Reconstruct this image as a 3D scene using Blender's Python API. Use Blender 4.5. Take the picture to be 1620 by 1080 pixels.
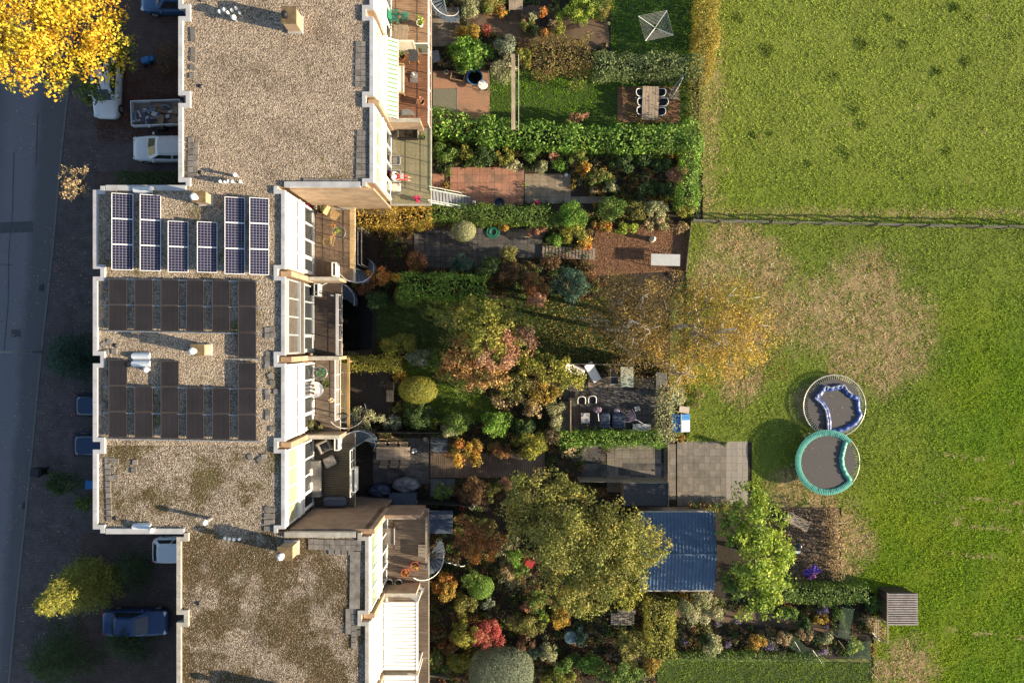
import bpy, math, random
import numpy as np
from mathutils import Vector, Matrix

# ------------------------------------------------------------------ clear
for o in list(bpy.data.objects):
    bpy.data.objects.remove(o, do_unlink=True)
scene = bpy.context.scene
COL = scene.collection
PI = math.pi
R = math.radians

# ------------------------------------------------------------------ camera (nadir view from 47 m)
H, F = 47.0, 1081.0            # camera height in metres, focal length in photograph pixels
cam_d = bpy.data.cameras.new('camera')
cam_d.sensor_width = 36.0
cam_d.lens = 36.0 * F / 1620.0
cam_d.clip_end = 2000
cam = bpy.data.objects.new('camera', cam_d)
COL.objects.link(cam)
cam.location = (0, 0, H)
scene.camera = cam

# ------------------------------------------------------------------ sky, sun, exposure
EL, AZ = 16.5, -12.5           # sun elevation; compass angle of the sun from +X
sun_dir = Vector((math.cos(R(EL)) * math.cos(R(AZ)), math.cos(R(EL)) * math.sin(R(AZ)), math.sin(R(EL))))
world = bpy.data.worlds.new('World')
scene.world = world
world.use_nodes = True
wn = world.node_tree
sky = wn.nodes.new('ShaderNodeTexSky')
sky.sky_type = 'NISHITA'
sky.sun_disc = False
sky.sun_elevation = R(EL)
sky.sun_rotation = math.atan2(sun_dir.x, sun_dir.y)
wn.links.new(sky.outputs[0], wn.nodes['Background'].inputs[0])
wn.nodes['Background'].inputs[1].default_value = 0.09
sl = bpy.data.lights.new('sun', 'SUN')
sl.energy = 5.0
sl.angle = R(0.5)
sl.color = (1.0, 0.83, 0.58)
sun = bpy.data.objects.new('sun', sl)
COL.objects.link(sun)
sun.rotation_euler = sun_dir.to_track_quat('Z', 'Y').to_euler()
sun.location = (30, -10, 40)
vs = scene.view_settings
vs.view_transform = 'Standard'
vs.look = 'None'
vs.gamma = 1
vs.use_curve_mapping = False
vs.exposure = 1.38

# ------------------------------------------------------------------ helpers
def W(px, py, z=0.0):
    """ground position of a spot that the survey photograph shows at (px, py), at height z"""
    k = (H - z) / F
    return Vector(((px - 810) * k, -(py - 540) * k, z))

def M(px, z=0.0):
    return px * (H - z) / F

def tag(o, label=None, cat=None, group=None, kind=None):
    if label: o['label'] = label
    if cat: o['category'] = cat
    if group: o['group'] = group
    if kind: o['kind'] = kind
    return o

def thing(name, label, cat, loc, rz=0.0, group=None):
    o = bpy.data.objects.new(name, None)
    o.empty_display_size = 0.3
    COL.objects.link(o)
    o.location = loc
    o.rotation_euler = (0, 0, rz)
    return tag(o, label, cat, group)

def link(name, me, parent=None, loc=(0, 0, 0), rot=(0, 0, 0), scale=(1, 1, 1)):
    o = bpy.data.objects.new(name, me)
    COL.objects.link(o)
    o.parent = parent
    o.location = loc
    o.rotation_euler = rot
    o.scale = scale
    return o

MATS = {}
def _base(name):
    m = bpy.data.materials.new(name)
    m.use_nodes = True
    nt = m.node_tree
    return m, nt, nt.nodes['Principled BSDF']

def L3(c): return (c[0], c[1], c[2], 1.0)

def ramp(nt, fac, stops):
    r = nt.nodes.new('ShaderNodeValToRGB')
    el = r.color_ramp.elements
    while len(el) < len(stops): el.new(0.5)
    for e, (p, c) in zip(el, stops):
        e.position = p
        e.color = L3(c)
    nt.links.new(fac, r.inputs[0])
    return r.outputs[0]

def pos(nt):
    return nt.nodes.new('ShaderNodeNewGeometry').outputs['Position']

def noise(nt, scale, detail=3, vec=None, rough=0.55, dist=0.0):
    n = nt.nodes.new('ShaderNodeTexNoise')
    n.inputs['Scale'].default_value = scale
    n.inputs['Detail'].default_value = detail
    n.inputs['Roughness'].default_value = rough
    n.inputs['Distortion'].default_value = dist
    nt.links.new(vec if vec is not None else pos(nt), n.inputs['Vector'])
    return n.outputs['Fac']

def mixc(nt, fac, a, b, mode='MIX'):
    n = nt.nodes.new('ShaderNodeMix')
    n.data_type = 'RGBA'
    n.blend_type = mode
    for v, i in ((fac, 0), (a, 6), (b, 7)):
        if hasattr(v, 'is_output'): nt.links.new(v, n.inputs[i])
        else: n.inputs[i].default_value = v if i == 0 else L3(v)
    return n.outputs[2]

def bump(nt, bs, h, strength=0.5, dist=0.02):
    b = nt.nodes.new('ShaderNodeBump')
    b.inputs['Strength'].default_value = strength
    b.inputs['Distance'].default_value = dist
    nt.links.new(h, b.inputs['Height'])
    nt.links.new(b.outputs[0], bs.inputs['Normal'])

def mat(name, c, rough=0.7, var=0.25, sc=6.0, metal=0.0, spec=0.4, bmp=0.3, dirt=None, dirt_sc=0.7):
    """plain surface with fine and broad colour variation; dirt is a second worn colour in patches"""
    if name in MATS: return MATS[name]
    m, nt, bs = _base(name)
    lo = tuple(v * (1 - var) for v in c)
    hi = tuple(min(1, v * (1 + var)) for v in c)
    col = ramp(nt, noise(nt, sc, 5), [(0.3, lo), (0.7, hi)])
    if dirt:
        n2 = noise(nt, dirt_sc, 5)
        f = ramp(nt, n2, [(0.48, (0, 0, 0)), (0.68, (1, 1, 1))])
        col = mixc(nt, f, col, dirt)
    nt.links.new(col, bs.inputs['Base Color'])
    bs.inputs['Roughness'].default_value = rough
    bs.inputs['Metallic'].default_value = metal
    bs.inputs['Specular IOR Level'].default_value = spec
    if bmp: bump(nt, bs, noise(nt, sc * 3, 4), bmp, 0.01)
    MATS[name] = m
    return m

def wood(name, c, along='x', plank=0.0):
    if name in MATS: return MATS[name]
    m, nt, bs = _base(name)
    mp = nt.nodes.new('ShaderNodeMapping')
    mp.inputs['Scale'].default_value = (0.8, 14, 14) if along == 'x' else (14, 0.8, 14)
    nt.links.new(pos(nt), mp.inputs[0])
    g = ramp(nt, noise(nt, 1.6, 5, mp.outputs[0]), [(0.3, tuple(v * 0.55 for v in c)), (0.7, tuple(v * 1.3 for v in c))])
    w = ramp(nt, noise(nt, 0.9, 4), [(0.4, (0.72, 0.72, 0.72)), (0.65, (1.1, 1.1, 1.1))])
    nt.links.new(mixc(nt, 1.0, g, w, 'MULTIPLY'), bs.inputs['Base Color'])
    bs.inputs['Roughness'].default_value = 0.75
    bs.inputs['Specular IOR Level'].default_value = 0.25
    MATS[name] = m
    return m

def brick(name, c1, c2, mortar, scale=1.0, flat=False, bw=0.22, rh=0.065):
    if name in MATS: return MATS[name]
    m, nt, bs = _base(name)
    sp = nt.nodes.new('ShaderNodeSeparateXYZ')
    nt.links.new(pos(nt), sp.inputs[0])
    cb = nt.nodes.new('ShaderNodeCombineXYZ')
    if flat:
        nt.links.new(sp.outputs[0], cb.inputs[0]); nt.links.new(sp.outputs[1], cb.inputs[1])
    else:
        ad = nt.nodes.new('ShaderNodeMath'); ad.operation = 'ADD'
        nt.links.new(sp.outputs[0], ad.inputs[0]); nt.links.new(sp.outputs[1], ad.inputs[1])
        nt.links.new(ad.outputs[0], cb.inputs[0]); nt.links.new(sp.outputs[2], cb.inputs[1])
    b = nt.nodes.new('ShaderNodeTexBrick')
    nt.links.new(cb.outputs[0], b.inputs['Vector'])
    b.inputs['Color1'].default_value = L3(c1); b.inputs['Color2'].default_value = L3(c2); b.inputs['Mortar'].default_value = L3(mortar)
    b.inputs['Scale'].default_value = scale
    b.inputs['Brick Width'].default_value = bw; b.inputs['Row Height'].default_value = rh; b.inputs['Mortar Size'].default_value = 0.008
    v = ramp(nt, noise(nt, 1.3, 5), [(0.3, (0.7, 0.7, 0.7)), (0.7, (1.15, 1.15, 1.15))])
    nt.links.new(mixc(nt, 1.0, b.outputs['Color'], v, 'MULTIPLY'), bs.inputs['Base Color'])
    bs.inputs['Roughness'].default_value = 0.85
    bs.inputs['Specular IOR Level'].default_value = 0.2
    bump(nt, bs, b.outputs['Fac'], -0.4, 0.01)
    MATS[name] = m
    return m

def gravel(name, moss, c_lo, c_mid, c_hi, moss_a=(0.10, 0.06, 0.02), moss_b=(0.11, 0.11, 0.025), sc=20.0):
    m, nt, bs = _base(name)
    v = nt.nodes.new('ShaderNodeTexVoronoi')
    v.inputs['Scale'].default_value = sc
    nt.links.new(pos(nt), v.inputs['Vector'])
    sep = nt.nodes.new('ShaderNodeSeparateColor')
    nt.links.new(v.outputs['Color'], sep.inputs[0])
    stone = ramp(nt, sep.outputs[0], [(0.0, c_lo), (0.45, c_mid), (1.0, c_hi)])
    wide = ramp(nt, noise(nt, 0.55, 8, rough=.68), [(0.32, (0.55, 0.53, 0.52)), (0.5, (.92, .90, .88)), (0.7, (1.08, 1.06, 1.03))])
    stone = mixc(nt, 1.0, stone, wide, 'MULTIPLY')
    mcol = mixc(nt, ramp(nt, noise(nt, 0.9, 3), [(0.4, (0, 0, 0)), (0.6, (1, 1, 1))]), moss_a, moss_b)
    mn = noise(nt, 0.36, 8, rough=0.64)
    mask = ramp(nt, mn, [(0.64 - moss * 0.30, (0, 0, 0)), (0.76 - moss * 0.30, (1, 1, 1))])
    spk = ramp(nt, sep.outputs[1], [(0.35, (0, 0, 0)), (0.5, (1, 1, 1))])
    mk = nt.nodes.new('ShaderNodeMath'); mk.operation = 'MULTIPLY'
    nt.links.new(mask, mk.inputs[0]); nt.links.new(spk, mk.inputs[1])
    ad = nt.nodes.new('ShaderNodeMath'); ad.operation = 'MULTIPLY_ADD'
    nt.links.new(mask, ad.inputs[0]); ad.inputs[1].default_value = 0.62
    nt.links.new(mk.outputs[0], ad.inputs[2]); ad.use_clamp = True
    nt.links.new(mixc(nt, ad.outputs[0], stone, mcol), bs.inputs['Base Color'])
    bs.inputs['Roughness'].default_value = 0.9
    bs.inputs['Specular IOR Level'].default_value = 0.2
    bump(nt, bs, v.outputs['Distance'], 0.9, 0.05)
    MATS[name] = m
    return m

def attr_mat(name, trans=0.35, rough=0.6, spec=0.25):
    m, nt, bs = _base(name)
    a = nt.nodes.new('ShaderNodeAttribute'); a.attribute_name = 'col'
    nt.links.new(a.outputs['Color'], bs.inputs['Base Color'])
    bs.inputs['Roughness'].default_value = rough
    bs.inputs['Specular IOR Level'].default_value = spec
    if trans:
        t = nt.nodes.new('ShaderNodeBsdfTranslucent')
        nt.links.new(a.outputs['Color'], t.inputs[0])
        mx = nt.nodes.new('ShaderNodeMixShader'); mx.inputs[0].default_value = trans
        nt.links.new(bs.outputs[0], mx.inputs[1]); nt.links.new(t.outputs[0], mx.inputs[2])
        nt.links.new(mx.outputs[0], nt.nodes['Material Output'].inputs[0])
    MATS[name] = m
    return m

def glass(name, c, rough=0.08):
    if name in MATS: return MATS[name]
    m, nt, bs = _base(name)
    bs.inputs['Base Color'].default_value = L3(c)
    bs.inputs['Roughness'].default_value = rough
    bs.inputs['Specular IOR Level'].default_value = 0.8
    MATS[name] = m
    return m

def clear_glass(name):
    if name in MATS: return MATS[name]
    m, nt, bs = _base(name)
    bs.inputs['Base Color'].default_value = (0.8, 0.9, 0.85, 1)
    bs.inputs['Roughness'].default_value = 0.03
    bs.inputs['Transmission Weight'].default_value = 1.0
    bs.inputs['IOR'].default_value = 1.1
    MATS[name] = m
    return m

# --- mesh building ---------------------------------------------------------
def np_mesh(name, verts, faces, material, cols=None, smooth=False):
    """verts (N,3), faces (M,K) index array, cols (N,3) point colours"""
    me = bpy.data.meshes.new(name)
    nv, (nf, k) = len(verts), faces.shape
    me.vertices.add(nv)
    me.vertices.foreach_set('co', np.ascontiguousarray(verts, dtype=np.float32).ravel())
    me.loops.add(nf * k)
    me.loops.foreach_set('vertex_index', np.ascontiguousarray(faces, dtype=np.int32).ravel())
    me.polygons.add(nf)
    me.polygons.foreach_set('loop_start', np.arange(0, nf * k, k, dtype=np.int32))
    me.polygons.foreach_set('loop_total', np.full(nf, k, dtype=np.int32))
    if smooth: me.polygons.foreach_set('use_smooth', np.ones(nf, dtype=bool))
    me.update(calc_edges=True)
    if cols is not None:
        a = me.color_attributes.new('col', 'FLOAT_COLOR', 'POINT')
        a.data.foreach_set('color', np.concatenate([cols, np.ones((nv, 1))], 1).astype(np.float32).ravel())
    me.materials.append(material)
    return me

class MB:
    def __init__(s): s.v, s.f = [], []
    def add(s, vs, fs):
        b = len(s.v)
        s.v += [tuple(p) for p in vs]
        s.f += [tuple(b + i for i in q) for q in fs]
        return s
    def box(s, c, d, rz=0.0, ry=0.0, rx=0.0):
        m = Matrix.Rotation(rz, 3, 'Z') @ Matrix.Rotation(ry, 3, 'Y') @ Matrix.Rotation(rx, 3, 'X')
        c = Vector(c)
        vs = [c + m @ Vector((x * d[0] / 2, y * d[1] / 2, z * d[2] / 2)) for x in (-1, 1) for y in (-1, 1) for z in (-1, 1)]
        return s.add(vs, [(0, 1, 3, 2), (4, 6, 7, 5), (0, 4, 5, 1), (2, 3, 7, 6), (0, 2, 6, 4), (1, 5, 7, 3)])
    def prism(s, poly, z0, z1):
        n = len(poly)
        vs = [(p[0], p[1], z0) for p in poly] + [(p[0], p[1], z1) for p in poly]
        return s.add(vs, [tuple(range(n - 1, -1, -1)), tuple(range(n, 2 * n))] + [(i, (i + 1) % n, n + (i + 1) % n, n + i) for i in range(n)])
    def tube(s, pts, r, seg=6, cap=True):
        pts = [Vector(p) for p in pts]
        rs = r if isinstance(r, (list, tuple)) else [r] * len(pts)
        rings = []
        for i, p in enumerate(pts):
            d = (pts[min(i + 1, len(pts) - 1)] - pts[max(i - 1, 0)]).normalized()
            up = Vector((0, 0, 1)) if abs(d.z) < 0.95 else Vector((1, 0, 0))
            a = d.cross(up).normalized(); b = d.cross(a)
            rings.append([p + (a * math.cos(t) + b * math.sin(t)) * rs[i] for t in [2 * PI * k / seg for k in range(seg)]])
        fs = []
        for i in range(len(pts) - 1):
            for k in range(seg):
                fs.append((i * seg + k, i * seg + (k + 1) % seg, (i + 1) * seg + (k + 1) % seg, (i + 1) * seg + k))
        if cap:
            fs += [tuple(range(seg - 1, -1, -1)), tuple(range((len(pts) - 1) * seg, len(pts) * seg))]
        return s.add([p for q in rings for p in q], fs)
    def lathe(s, prof, seg=20, c=(0, 0, 0)):
        """prof: list of (radius, z)"""
        vs = [(c[0] + r * math.cos(2 * PI * k / seg), c[1] + r * math.sin(2 * PI * k / seg), c[2] + z) for r, z in prof for k in range(seg)]
        fs = [(i * seg + k, i * seg + (k + 1) % seg, (i + 1) * seg + (k + 1) % seg, (i + 1) * seg + k) for i in range(len(prof) - 1) for k in range(seg)]
        fs += [tuple(range(seg - 1, -1, -1)), tuple(range((len(prof) - 1) * seg, len(prof) * seg))]
        return s.add(vs, fs)
    def loft(s, rings, close=True):
        n = len(rings[0])
        vs = [p for r in rings for p in r]
        fs = [(i * n + k, i * n + (k + 1) % n, (i + 1) * n + (k + 1) % n, (i + 1) * n + k) for i in range(len(rings) - 1) for k in range(n)]
        if close: fs += [tuple(range(n - 1, -1, -1)), tuple(range((len(rings) - 1) * n, len(rings) * n))]
        return s.add(vs, fs)
    def mesh(s, name, material, smooth=False):
        me = bpy.data.meshes.new(name)
        me.from_pydata(s.v, [], s.f)
        me.update()
        if smooth:
            for p in me.polygons: p.use_smooth = len(p.vertices) == 4
        me.materials.append(material)
        return me
    def build(s, name, material, parent=None, loc=(0, 0, 0), rz=0.0, smooth=False):
        return link(name, s.mesh(name, material, smooth), parent, loc, (0, 0, rz))

_cube = {}
def pc(parent, name, material, loc, size, rz=0.0, ry=0.0, rx=0.0):
    """one box-shaped piece; all pieces of one material share their mesh"""
    if material.name not in _cube:
        b = 0.02
        mb = MB().box((0, 0, 0), (1, 1, 1))
        _cube[material.name] = mb.mesh('block', material)
    return link(name, _cube[material.name], parent, loc, (rx, ry, rz), size)

def cyl(parent, name, material, loc, r, h, r2=None, seg=16, smooth=True):
    r2 = r if r2 is None else r2
    return MB().lathe([(r, 0), (r2, h)], seg).build(name, material, parent, loc, smooth=False)

# --- foliage ---------------------------------------------------------------
LEAF = attr_mat('leaf', 0.30)
def rng(seed): return np.random.default_rng(seed)

def leaf_quads(P, N, size, C, g, aspect=0.62):
    """diamond shaped folded leaves at P with normals N"""
    n = len(P)
    N = N / (np.linalg.norm(N, axis=1, keepdims=True) + 1e-9)
    t = g.normal(size=(n, 3))
    A = np.cross(N, t); A /= (np.linalg.norm(A, axis=1, keepdims=True) + 1e-9)
    B = np.cross(N, A)
    s = (size * g.uniform(0.65, 1.3, n))[:, None]
    v = np.stack([P - A * s * .5, P + B * s * .5 * aspect - N * s * .08, P + A * s * .5, P - B * s * .5 * aspect - N * s * .08], 1).reshape(-1, 3)
    f = np.arange(4 * n).reshape(n, 4)
    return v, f, np.repeat(C, 4, 0)

def pal_pick(pal, n, g):
    pal = np.array(pal, dtype=float)
    return pal[g.integers(0, len(pal), n)]

def ball_pts(n, g, up=-0.35):
    d = g.normal(size=(n, 3)); d /= np.linalg.norm(d, axis=1, keepdims=True)
    bad = d[:, 2] < up
    d[bad, 2] *= -1
    return d

def foliage(center, rad, pal, seed, leaf=0.12, dens=1.0, sub=None, clipped=False, power=2.0, rough=0.12, zmin=0.03, lobe=(0.22, 0.42)):
    """leaf cloud for a crown: sub-lobes on an ellipsoid, or one clipped shell"""
    g = rng(seed)
    rad = np.array(rad, float); center = np.array(center, float)
    rm = (rad[0] * rad[1]) ** 0.5
    if clipped:
        area = 4 * PI * ((rad[0] * rad[1]) ** 1.6 / 3 + (rad[0] * rad[2]) ** 1.6 / 3 + (rad[1] * rad[2]) ** 1.6 / 3) ** (1 / 1.6)
        n = int(dens * 2.6 * area / (leaf * leaf * 0.62 * 0.5)) // 2
        n = max(150, min(n, 30000))
        d = ball_pts(n, g, -0.5)
        if power > 2:
            k = (np.abs(d) ** power).sum(1) ** (-1 / power)
        else:
            k = np.ones(n)
        k = k * (1 - rough * np.abs(g.normal(size=n)) * 0.6)
        P = center + d * rad * k[:, None]
        N = d / rad + g.normal(size=(n, 3)) * 0.45 / rm
        lump = np.sin(P[:, 0] * 3.1 + seed) * np.sin(P[:, 1] * 2.7 + seed * 2) * 0.12
        C = pal_pick(pal, n, g) * (g.uniform(0.55, 1.35, n) + lump)[:, None]
    else:
        ns = sub or int(np.clip(10 + rm * 13, 10, 85))
        ld = ball_pts(ns, g, -0.25)
        lc = center + ld * rad * g.uniform(0.45, 0.95, (ns, 1))
        lr = rm * g.uniform(lobe[0], lobe[1], ns) * (1.0 if ns < 24 else 0.75)
        lcol = pal_pick(pal, ns, g) * g.uniform(0.8, 1.2, (ns, 1))
        Ps, Ns, Cs = [], [], []
        for i in range(ns):
            n = int(dens * 1.9 * 4 * PI * lr[i] ** 2 / (leaf * leaf * 0.62)) // 3 + 8
            d = ball_pts(n, g, -0.6)
            rr = lr[i] * np.array([1, 1, min(1.0, 0.55 + 0.45 * rad[2] / rm)])
            P = lc[i] + d * rr * (g.uniform(0.35, 1.0, n) ** 0.6 + np.abs(g.normal(0, .14, n)))[:, None]
            Ps.append(P); Ns.append(d + g.normal(size=(n, 3)) * 0.75 + np.array([0, 0, 0.25]))
            Cs.append((lcol[i] * 0.72 + pal_pick(pal, n, g) * 0.28) * g.uniform(0.5, 1.5, (n, 1)))
        P, N, C = np.concatenate(Ps), np.concatenate(Ns), np.concatenate(Cs)
    keep = P[:, 2] > zmin
    return leaf_quads(P[keep], N[keep], leaf, np.clip(C[keep], 0, 0.9), g)

PAL = dict(
    dark=[(.035, .065, .018), (.05, .09, .025), (.07, .105, .035)],
    green=[(.07, .125, .02), (.10, .165, .03), (.13, .18, .04)],
    laurel=[(.09, .19, .02), (.13, .24, .03), (.20, .29, .05), (.055, .12, .015)],
    lime=[(.22, .30, .03), (.28, .33, .04), (.15, .22, .03)],
    olive=[(.15, .15, .035), (.19, .18, .045), (.11, .11, .03)],
    yellowgreen=[(.20, .20, .03), (.28, .25, .04), (.14, .16, .03)],
    yellow=[(.48, .32, .03), (.42, .25, .03), (.33, .27, .04)],
    maple=[(.60, .40, .02), (.56, .34, .02), (.46, .38, .02), (.52, .27, .02), (.34, .31, .03), (.42, .36, .02), (.62, .34, .02)],
    gold=[(.40, .26, .03), (.34, .19, .03), (.26, .20, .04), (.18, .14, .03)],
    orange=[(.42, .17, .03), (.36, .13, .03), (.30, .18, .05)],
    rust=[(.25, .10, .04), (.20, .09, .04), (.16, .08, .03), (.14, .11, .03)],
    pink=[(.36, .18, .11), (.30, .13, .08), (.34, .22, .13)],
    red=[(.36, .06, .05), (.28, .06, .05), (.38, .14, .09)], copper=[(.33, .17, .06), (.27, .14, .05), (.30, .21, .07), (.24, .18, .05)], olivegreen=[(.16, .175, .035), (.23, .22, .05), (.28, .235, .055), (.11, .13, .03)], bronze=[(.19, .12, .03), (.13, .09, .03), (.26, .17, .04), (.09, .08, .03)],
    grey=[(.16, .19, .12), (.12, .15, .09), (.20, .22, .15)],
    pale=[(.27, .28, .14), (.33, .30, .18), (.18, .21, .09)],
    blue=[(.04, .085, .06), (.06, .11, .08), (.03, .06, .04)],
    tan=[(.33, .25, .14), (.26, .19, .10), (.20, .15, .07)],
    brown=[(.12, .07, .035), (.09, .055, .03), (.16, .09, .04)],
    purple=[(.20, .13, .32), (.27, .20, .38), (.08, .10, .05), (.07, .09, .04)],
    mix=[(.06, .12, .02), (.20, .18, .04), (.26, .14, .06), (.10, .16, .03)],
    autumn=[(.38, .24, .03), (.34, .12, .03), (.16, .13, .03), (.45, .30, .05)],
    cream=[(.62, .48, .30), (.55, .40, .24), (.20, .22, .08)],
    magenta=[(.55, .03, .14), (.48, .02, .10), (.62, .08, .22)],
)
def _tone(q):
    y = .3 * q[0] + .6 * q[1] + .1 * q[2]
    return tuple(min(.85, (x * .97 + y * .03) * 1.36) for x in q)
PAL = {k: [_tone(q) for q in v] for k, v in PAL.items()}
BARK = mat('bark', (.07, .055, .04), 0.9, 0.4, 9)
BARK_PALE = mat('pale_bark', (.50, .46, .40), 0.8, 0.3, 5, dirt=(.12, .10, .08), dirt_sc=4)
TWIG = mat('twig', (.13, .10, .065), 0.9, 0.3, 9)

_seed = [100]
def nseed():
    _seed[0] += 7
    return _seed[0]

def stems(root, h, r, n, seed, material=None, name='stem'):
    g = random.Random(seed)
    mb = MB()
    for i in range(n):
        a = 2 * PI * i / n + g.random()
        e = Vector((math.cos(a) * r * 0.55, math.sin(a) * r * 0.55, h * 0.72))
        mb.tube([(math.cos(a) * .04, math.sin(a) * .04, 0), e * 0.5 + Vector((0, 0, h * 0.1)), e], [0.03, 0.022, 0.01], 5)
    return mb.build(name, material or TWIG, root)

def shrub(label, px, py, rx, ry, h, pal, leaf=0.11, name='shrub', cat='shrub', clipped=False, power=2.0, dens=1.0, sub=None, group=None, z0=0.0, zc=0.5):
    c = W(px, py, z0 + h * 0.6)
    c.z = z0
    wx, wy = M(rx, h * 0.6), M(ry, h * 0.6)
    root = thing(name, label, cat, c, 0, group)
    p = PAL[pal] if isinstance(pal, str) else pal
    s = nseed()
    if clipped:
        v, f, col = foliage((0, 0, h * 0.5), (wx, wy, h * 0.5), p, s, leaf, dens, clipped=True, power=power)
    else:
        v, f, col = foliage((0, 0, h * zc), (wx, wy, h * (1 - zc)), p, s, leaf, dens, sub)
    link('foliage', np_mesh('foliage', v, f, LEAF, col), root)
    stems(root, h, min(wx, wy), 5, s)
    return root

def grassy(label, px, py, rx, ry, h, pal, n=260, name='grass_clump', cat='plant', width=0.035, group=None, heads=None):
    """arching blades from one crown; optional flower heads"""
    c = W(px, py, h * 0.5); c.z = 0
    wx, wy = M(rx, h * .5), M(ry, h * .5)
    g = rng(nseed())
    a = g.uniform(0, 2 * PI, n); q = g.uniform(0.35, 1, n) ** 0.7
    ex, ey = np.cos(a) * wx * q, np.sin(a) * wy * q
    ez = h * (1.05 - 0.75 * q ** 2) * g.uniform(.8, 1.1, n)
    base = np.stack([ex * .12, ey * .12, np.zeros(n)], 1)
    mid = np.stack([ex * .55, ey * .55, h * .8 * np.ones(n) * g.uniform(.7, 1.05, n)], 1)
    end = np.stack([ex, ey, np.maximum(ez * 0.8, .03)], 1)
    side = np.stack([-np.sin(a), np.cos(a), np.zeros(n)], 1) * width
    v = np.stack([base - side * .5, base + side * .5, mid + side * .6, mid - side * .6, end + side * .15, end - side * .15], 1).reshape(-1, 3)
    k = np.arange(n)[:, None] * 6
    f = np.concatenate([k + [0, 1, 2, 3], k + [3, 2, 4, 5]], 0)
    C = np.repeat(np.clip(pal_pick(PAL[pal], n, g) * g.uniform(.6, 1.3, (n, 1)), 0, .9), 6, 0)
    root = thing(name, label, cat, c, 0, group)
    link('blades', np_mesh('blades', v, f, LEAF, C), root)
    if heads:
        m = 40
        P = np.stack([g.normal(0, wx * .4, m), g.normal(0, wy * .4, m), h * g.uniform(.8, 1.1, m)], 1)
        vv, ff, cc = leaf_quads(np.repeat(P, 10, 0) + g.normal(0, .06, (m * 10, 3)), g.normal(size=(m * 10, 3)) + [0, 0, 1], 0.09, pal_pick(PAL[heads], m * 10, g), g)
        link('flower_heads', np_mesh('flower_heads', vv, ff, LEAF, cc), root)
    return root

def hedge(label, pts, wpx, h, pal, leaf=0.11, dens=1.0, cat='hedge', rough=0.10, h0=0.0, group=None):
    """clipped hedge along a line of photograph points, shaggy box section"""
    g = rng(nseed())
    P0 = [W(x, y, h * .8) for x, y in pts]
    c = P0[0].copy(); c.z = h0
    w = M(wpx, h * .8)
    V, N = [], []
    for a, b in zip(P0[:-1], P0[1:]):
        a = np.array(a[:2]); b = np.array(b[:2])
        Ln = np.linalg.norm(b - a); u = (b - a) / Ln; nn = np.array([-u[1], u[0]])
        per = w + 2 * h
        n = int(dens * 2.3 * Ln * per / (leaf * leaf * .62 * .5)) // 2
        t = g.uniform(-w * .35, Ln + w * .35, n); s = g.uniform(0, per, n)
        off = np.where(s < h, -w / 2, np.where(s < h + w, s - h - w / 2, w / 2))
        z = np.where(s < h, s, np.where(s < h + w, h, per - s))
        wav = 0.09 * np.sin(t * 1.7 + 1.3) + 0.06 * np.sin(t * 4.3) + 0.05 * np.sin(off * 5 + t * 2.9)
        z = z * (1 + wav * .6) - np.where((s > h) & (s < h + w), (np.abs(off) / (w / 2)) ** 4 * .14, 0)
        off = off * (1 + wav)
        nrm = np.where(s < h, -1.0, np.where(s < h + w, 0.0, 1.0)); nz = np.where((s > h) & (s < h + w), 1.0, 0.15)
        jit = g.normal(0, rough, (n, 3))
        p = np.stack([a[0] + u[0] * t + nn[0] * off, a[1] + u[1] * t + nn[1] * off, z], 1) + jit
        V.append(p); N.append(np.stack([nn[0] * nrm, nn[1] * nrm, nz], 1) + g.normal(size=(n, 3)) * .5)
    V = np.concatenate(V) - np.array([c.x, c.y, 0]); N = np.concatenate(N)
    k = V[:, 2] > 0.03
    V, N = V[k], N[k]
    p = PAL[pal] if isinstance(pal, str) else pal
    C = pal_pick(p, len(V), g) * g.uniform(.65, 1.35, (len(V), 1))
    C *= (1 + 0.18 * np.sin(V[:, 0:1] * 1.3) * np.cos(V[:, 1:2] * 1.9 + 1))
    v, f, col = leaf_quads(V, N, leaf, np.clip(C, 0, .9), g)
    root = thing('hedge', label, cat, c, 0, group)
    link('foliage', np_mesh('foliage', v, f, LEAF, col), root)
    mb = MB()
    for a, b in zip(P0[:-1], P0[1:]):
        n = max(2, int((b - a).length / 0.7))
        for i in range(n):
            q = a.lerp(b, (i + .5) / n) - c; q.z = 0
            mb.tube([q, q + Vector((.05, .03, h * .75))], [.035, .015], 5)
    mb.build('stem', TWIG, root)
    return root

def limb(mb, a, b, r0, r1, g, bend=0.12, seg=6, n=4):
    d = b - a
    pts = [a + d * (i / n) + Vector((g.uniform(-1, 1), g.uniform(-1, 1), g.uniform(-.3, .6))) * d.length * bend * math.sin(PI * i / n) for i in range(n + 1)]
    mb.tube(pts, [r0 + (r1 - r0) * i / n for i in range(n + 1)], seg)
    return pts

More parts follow.
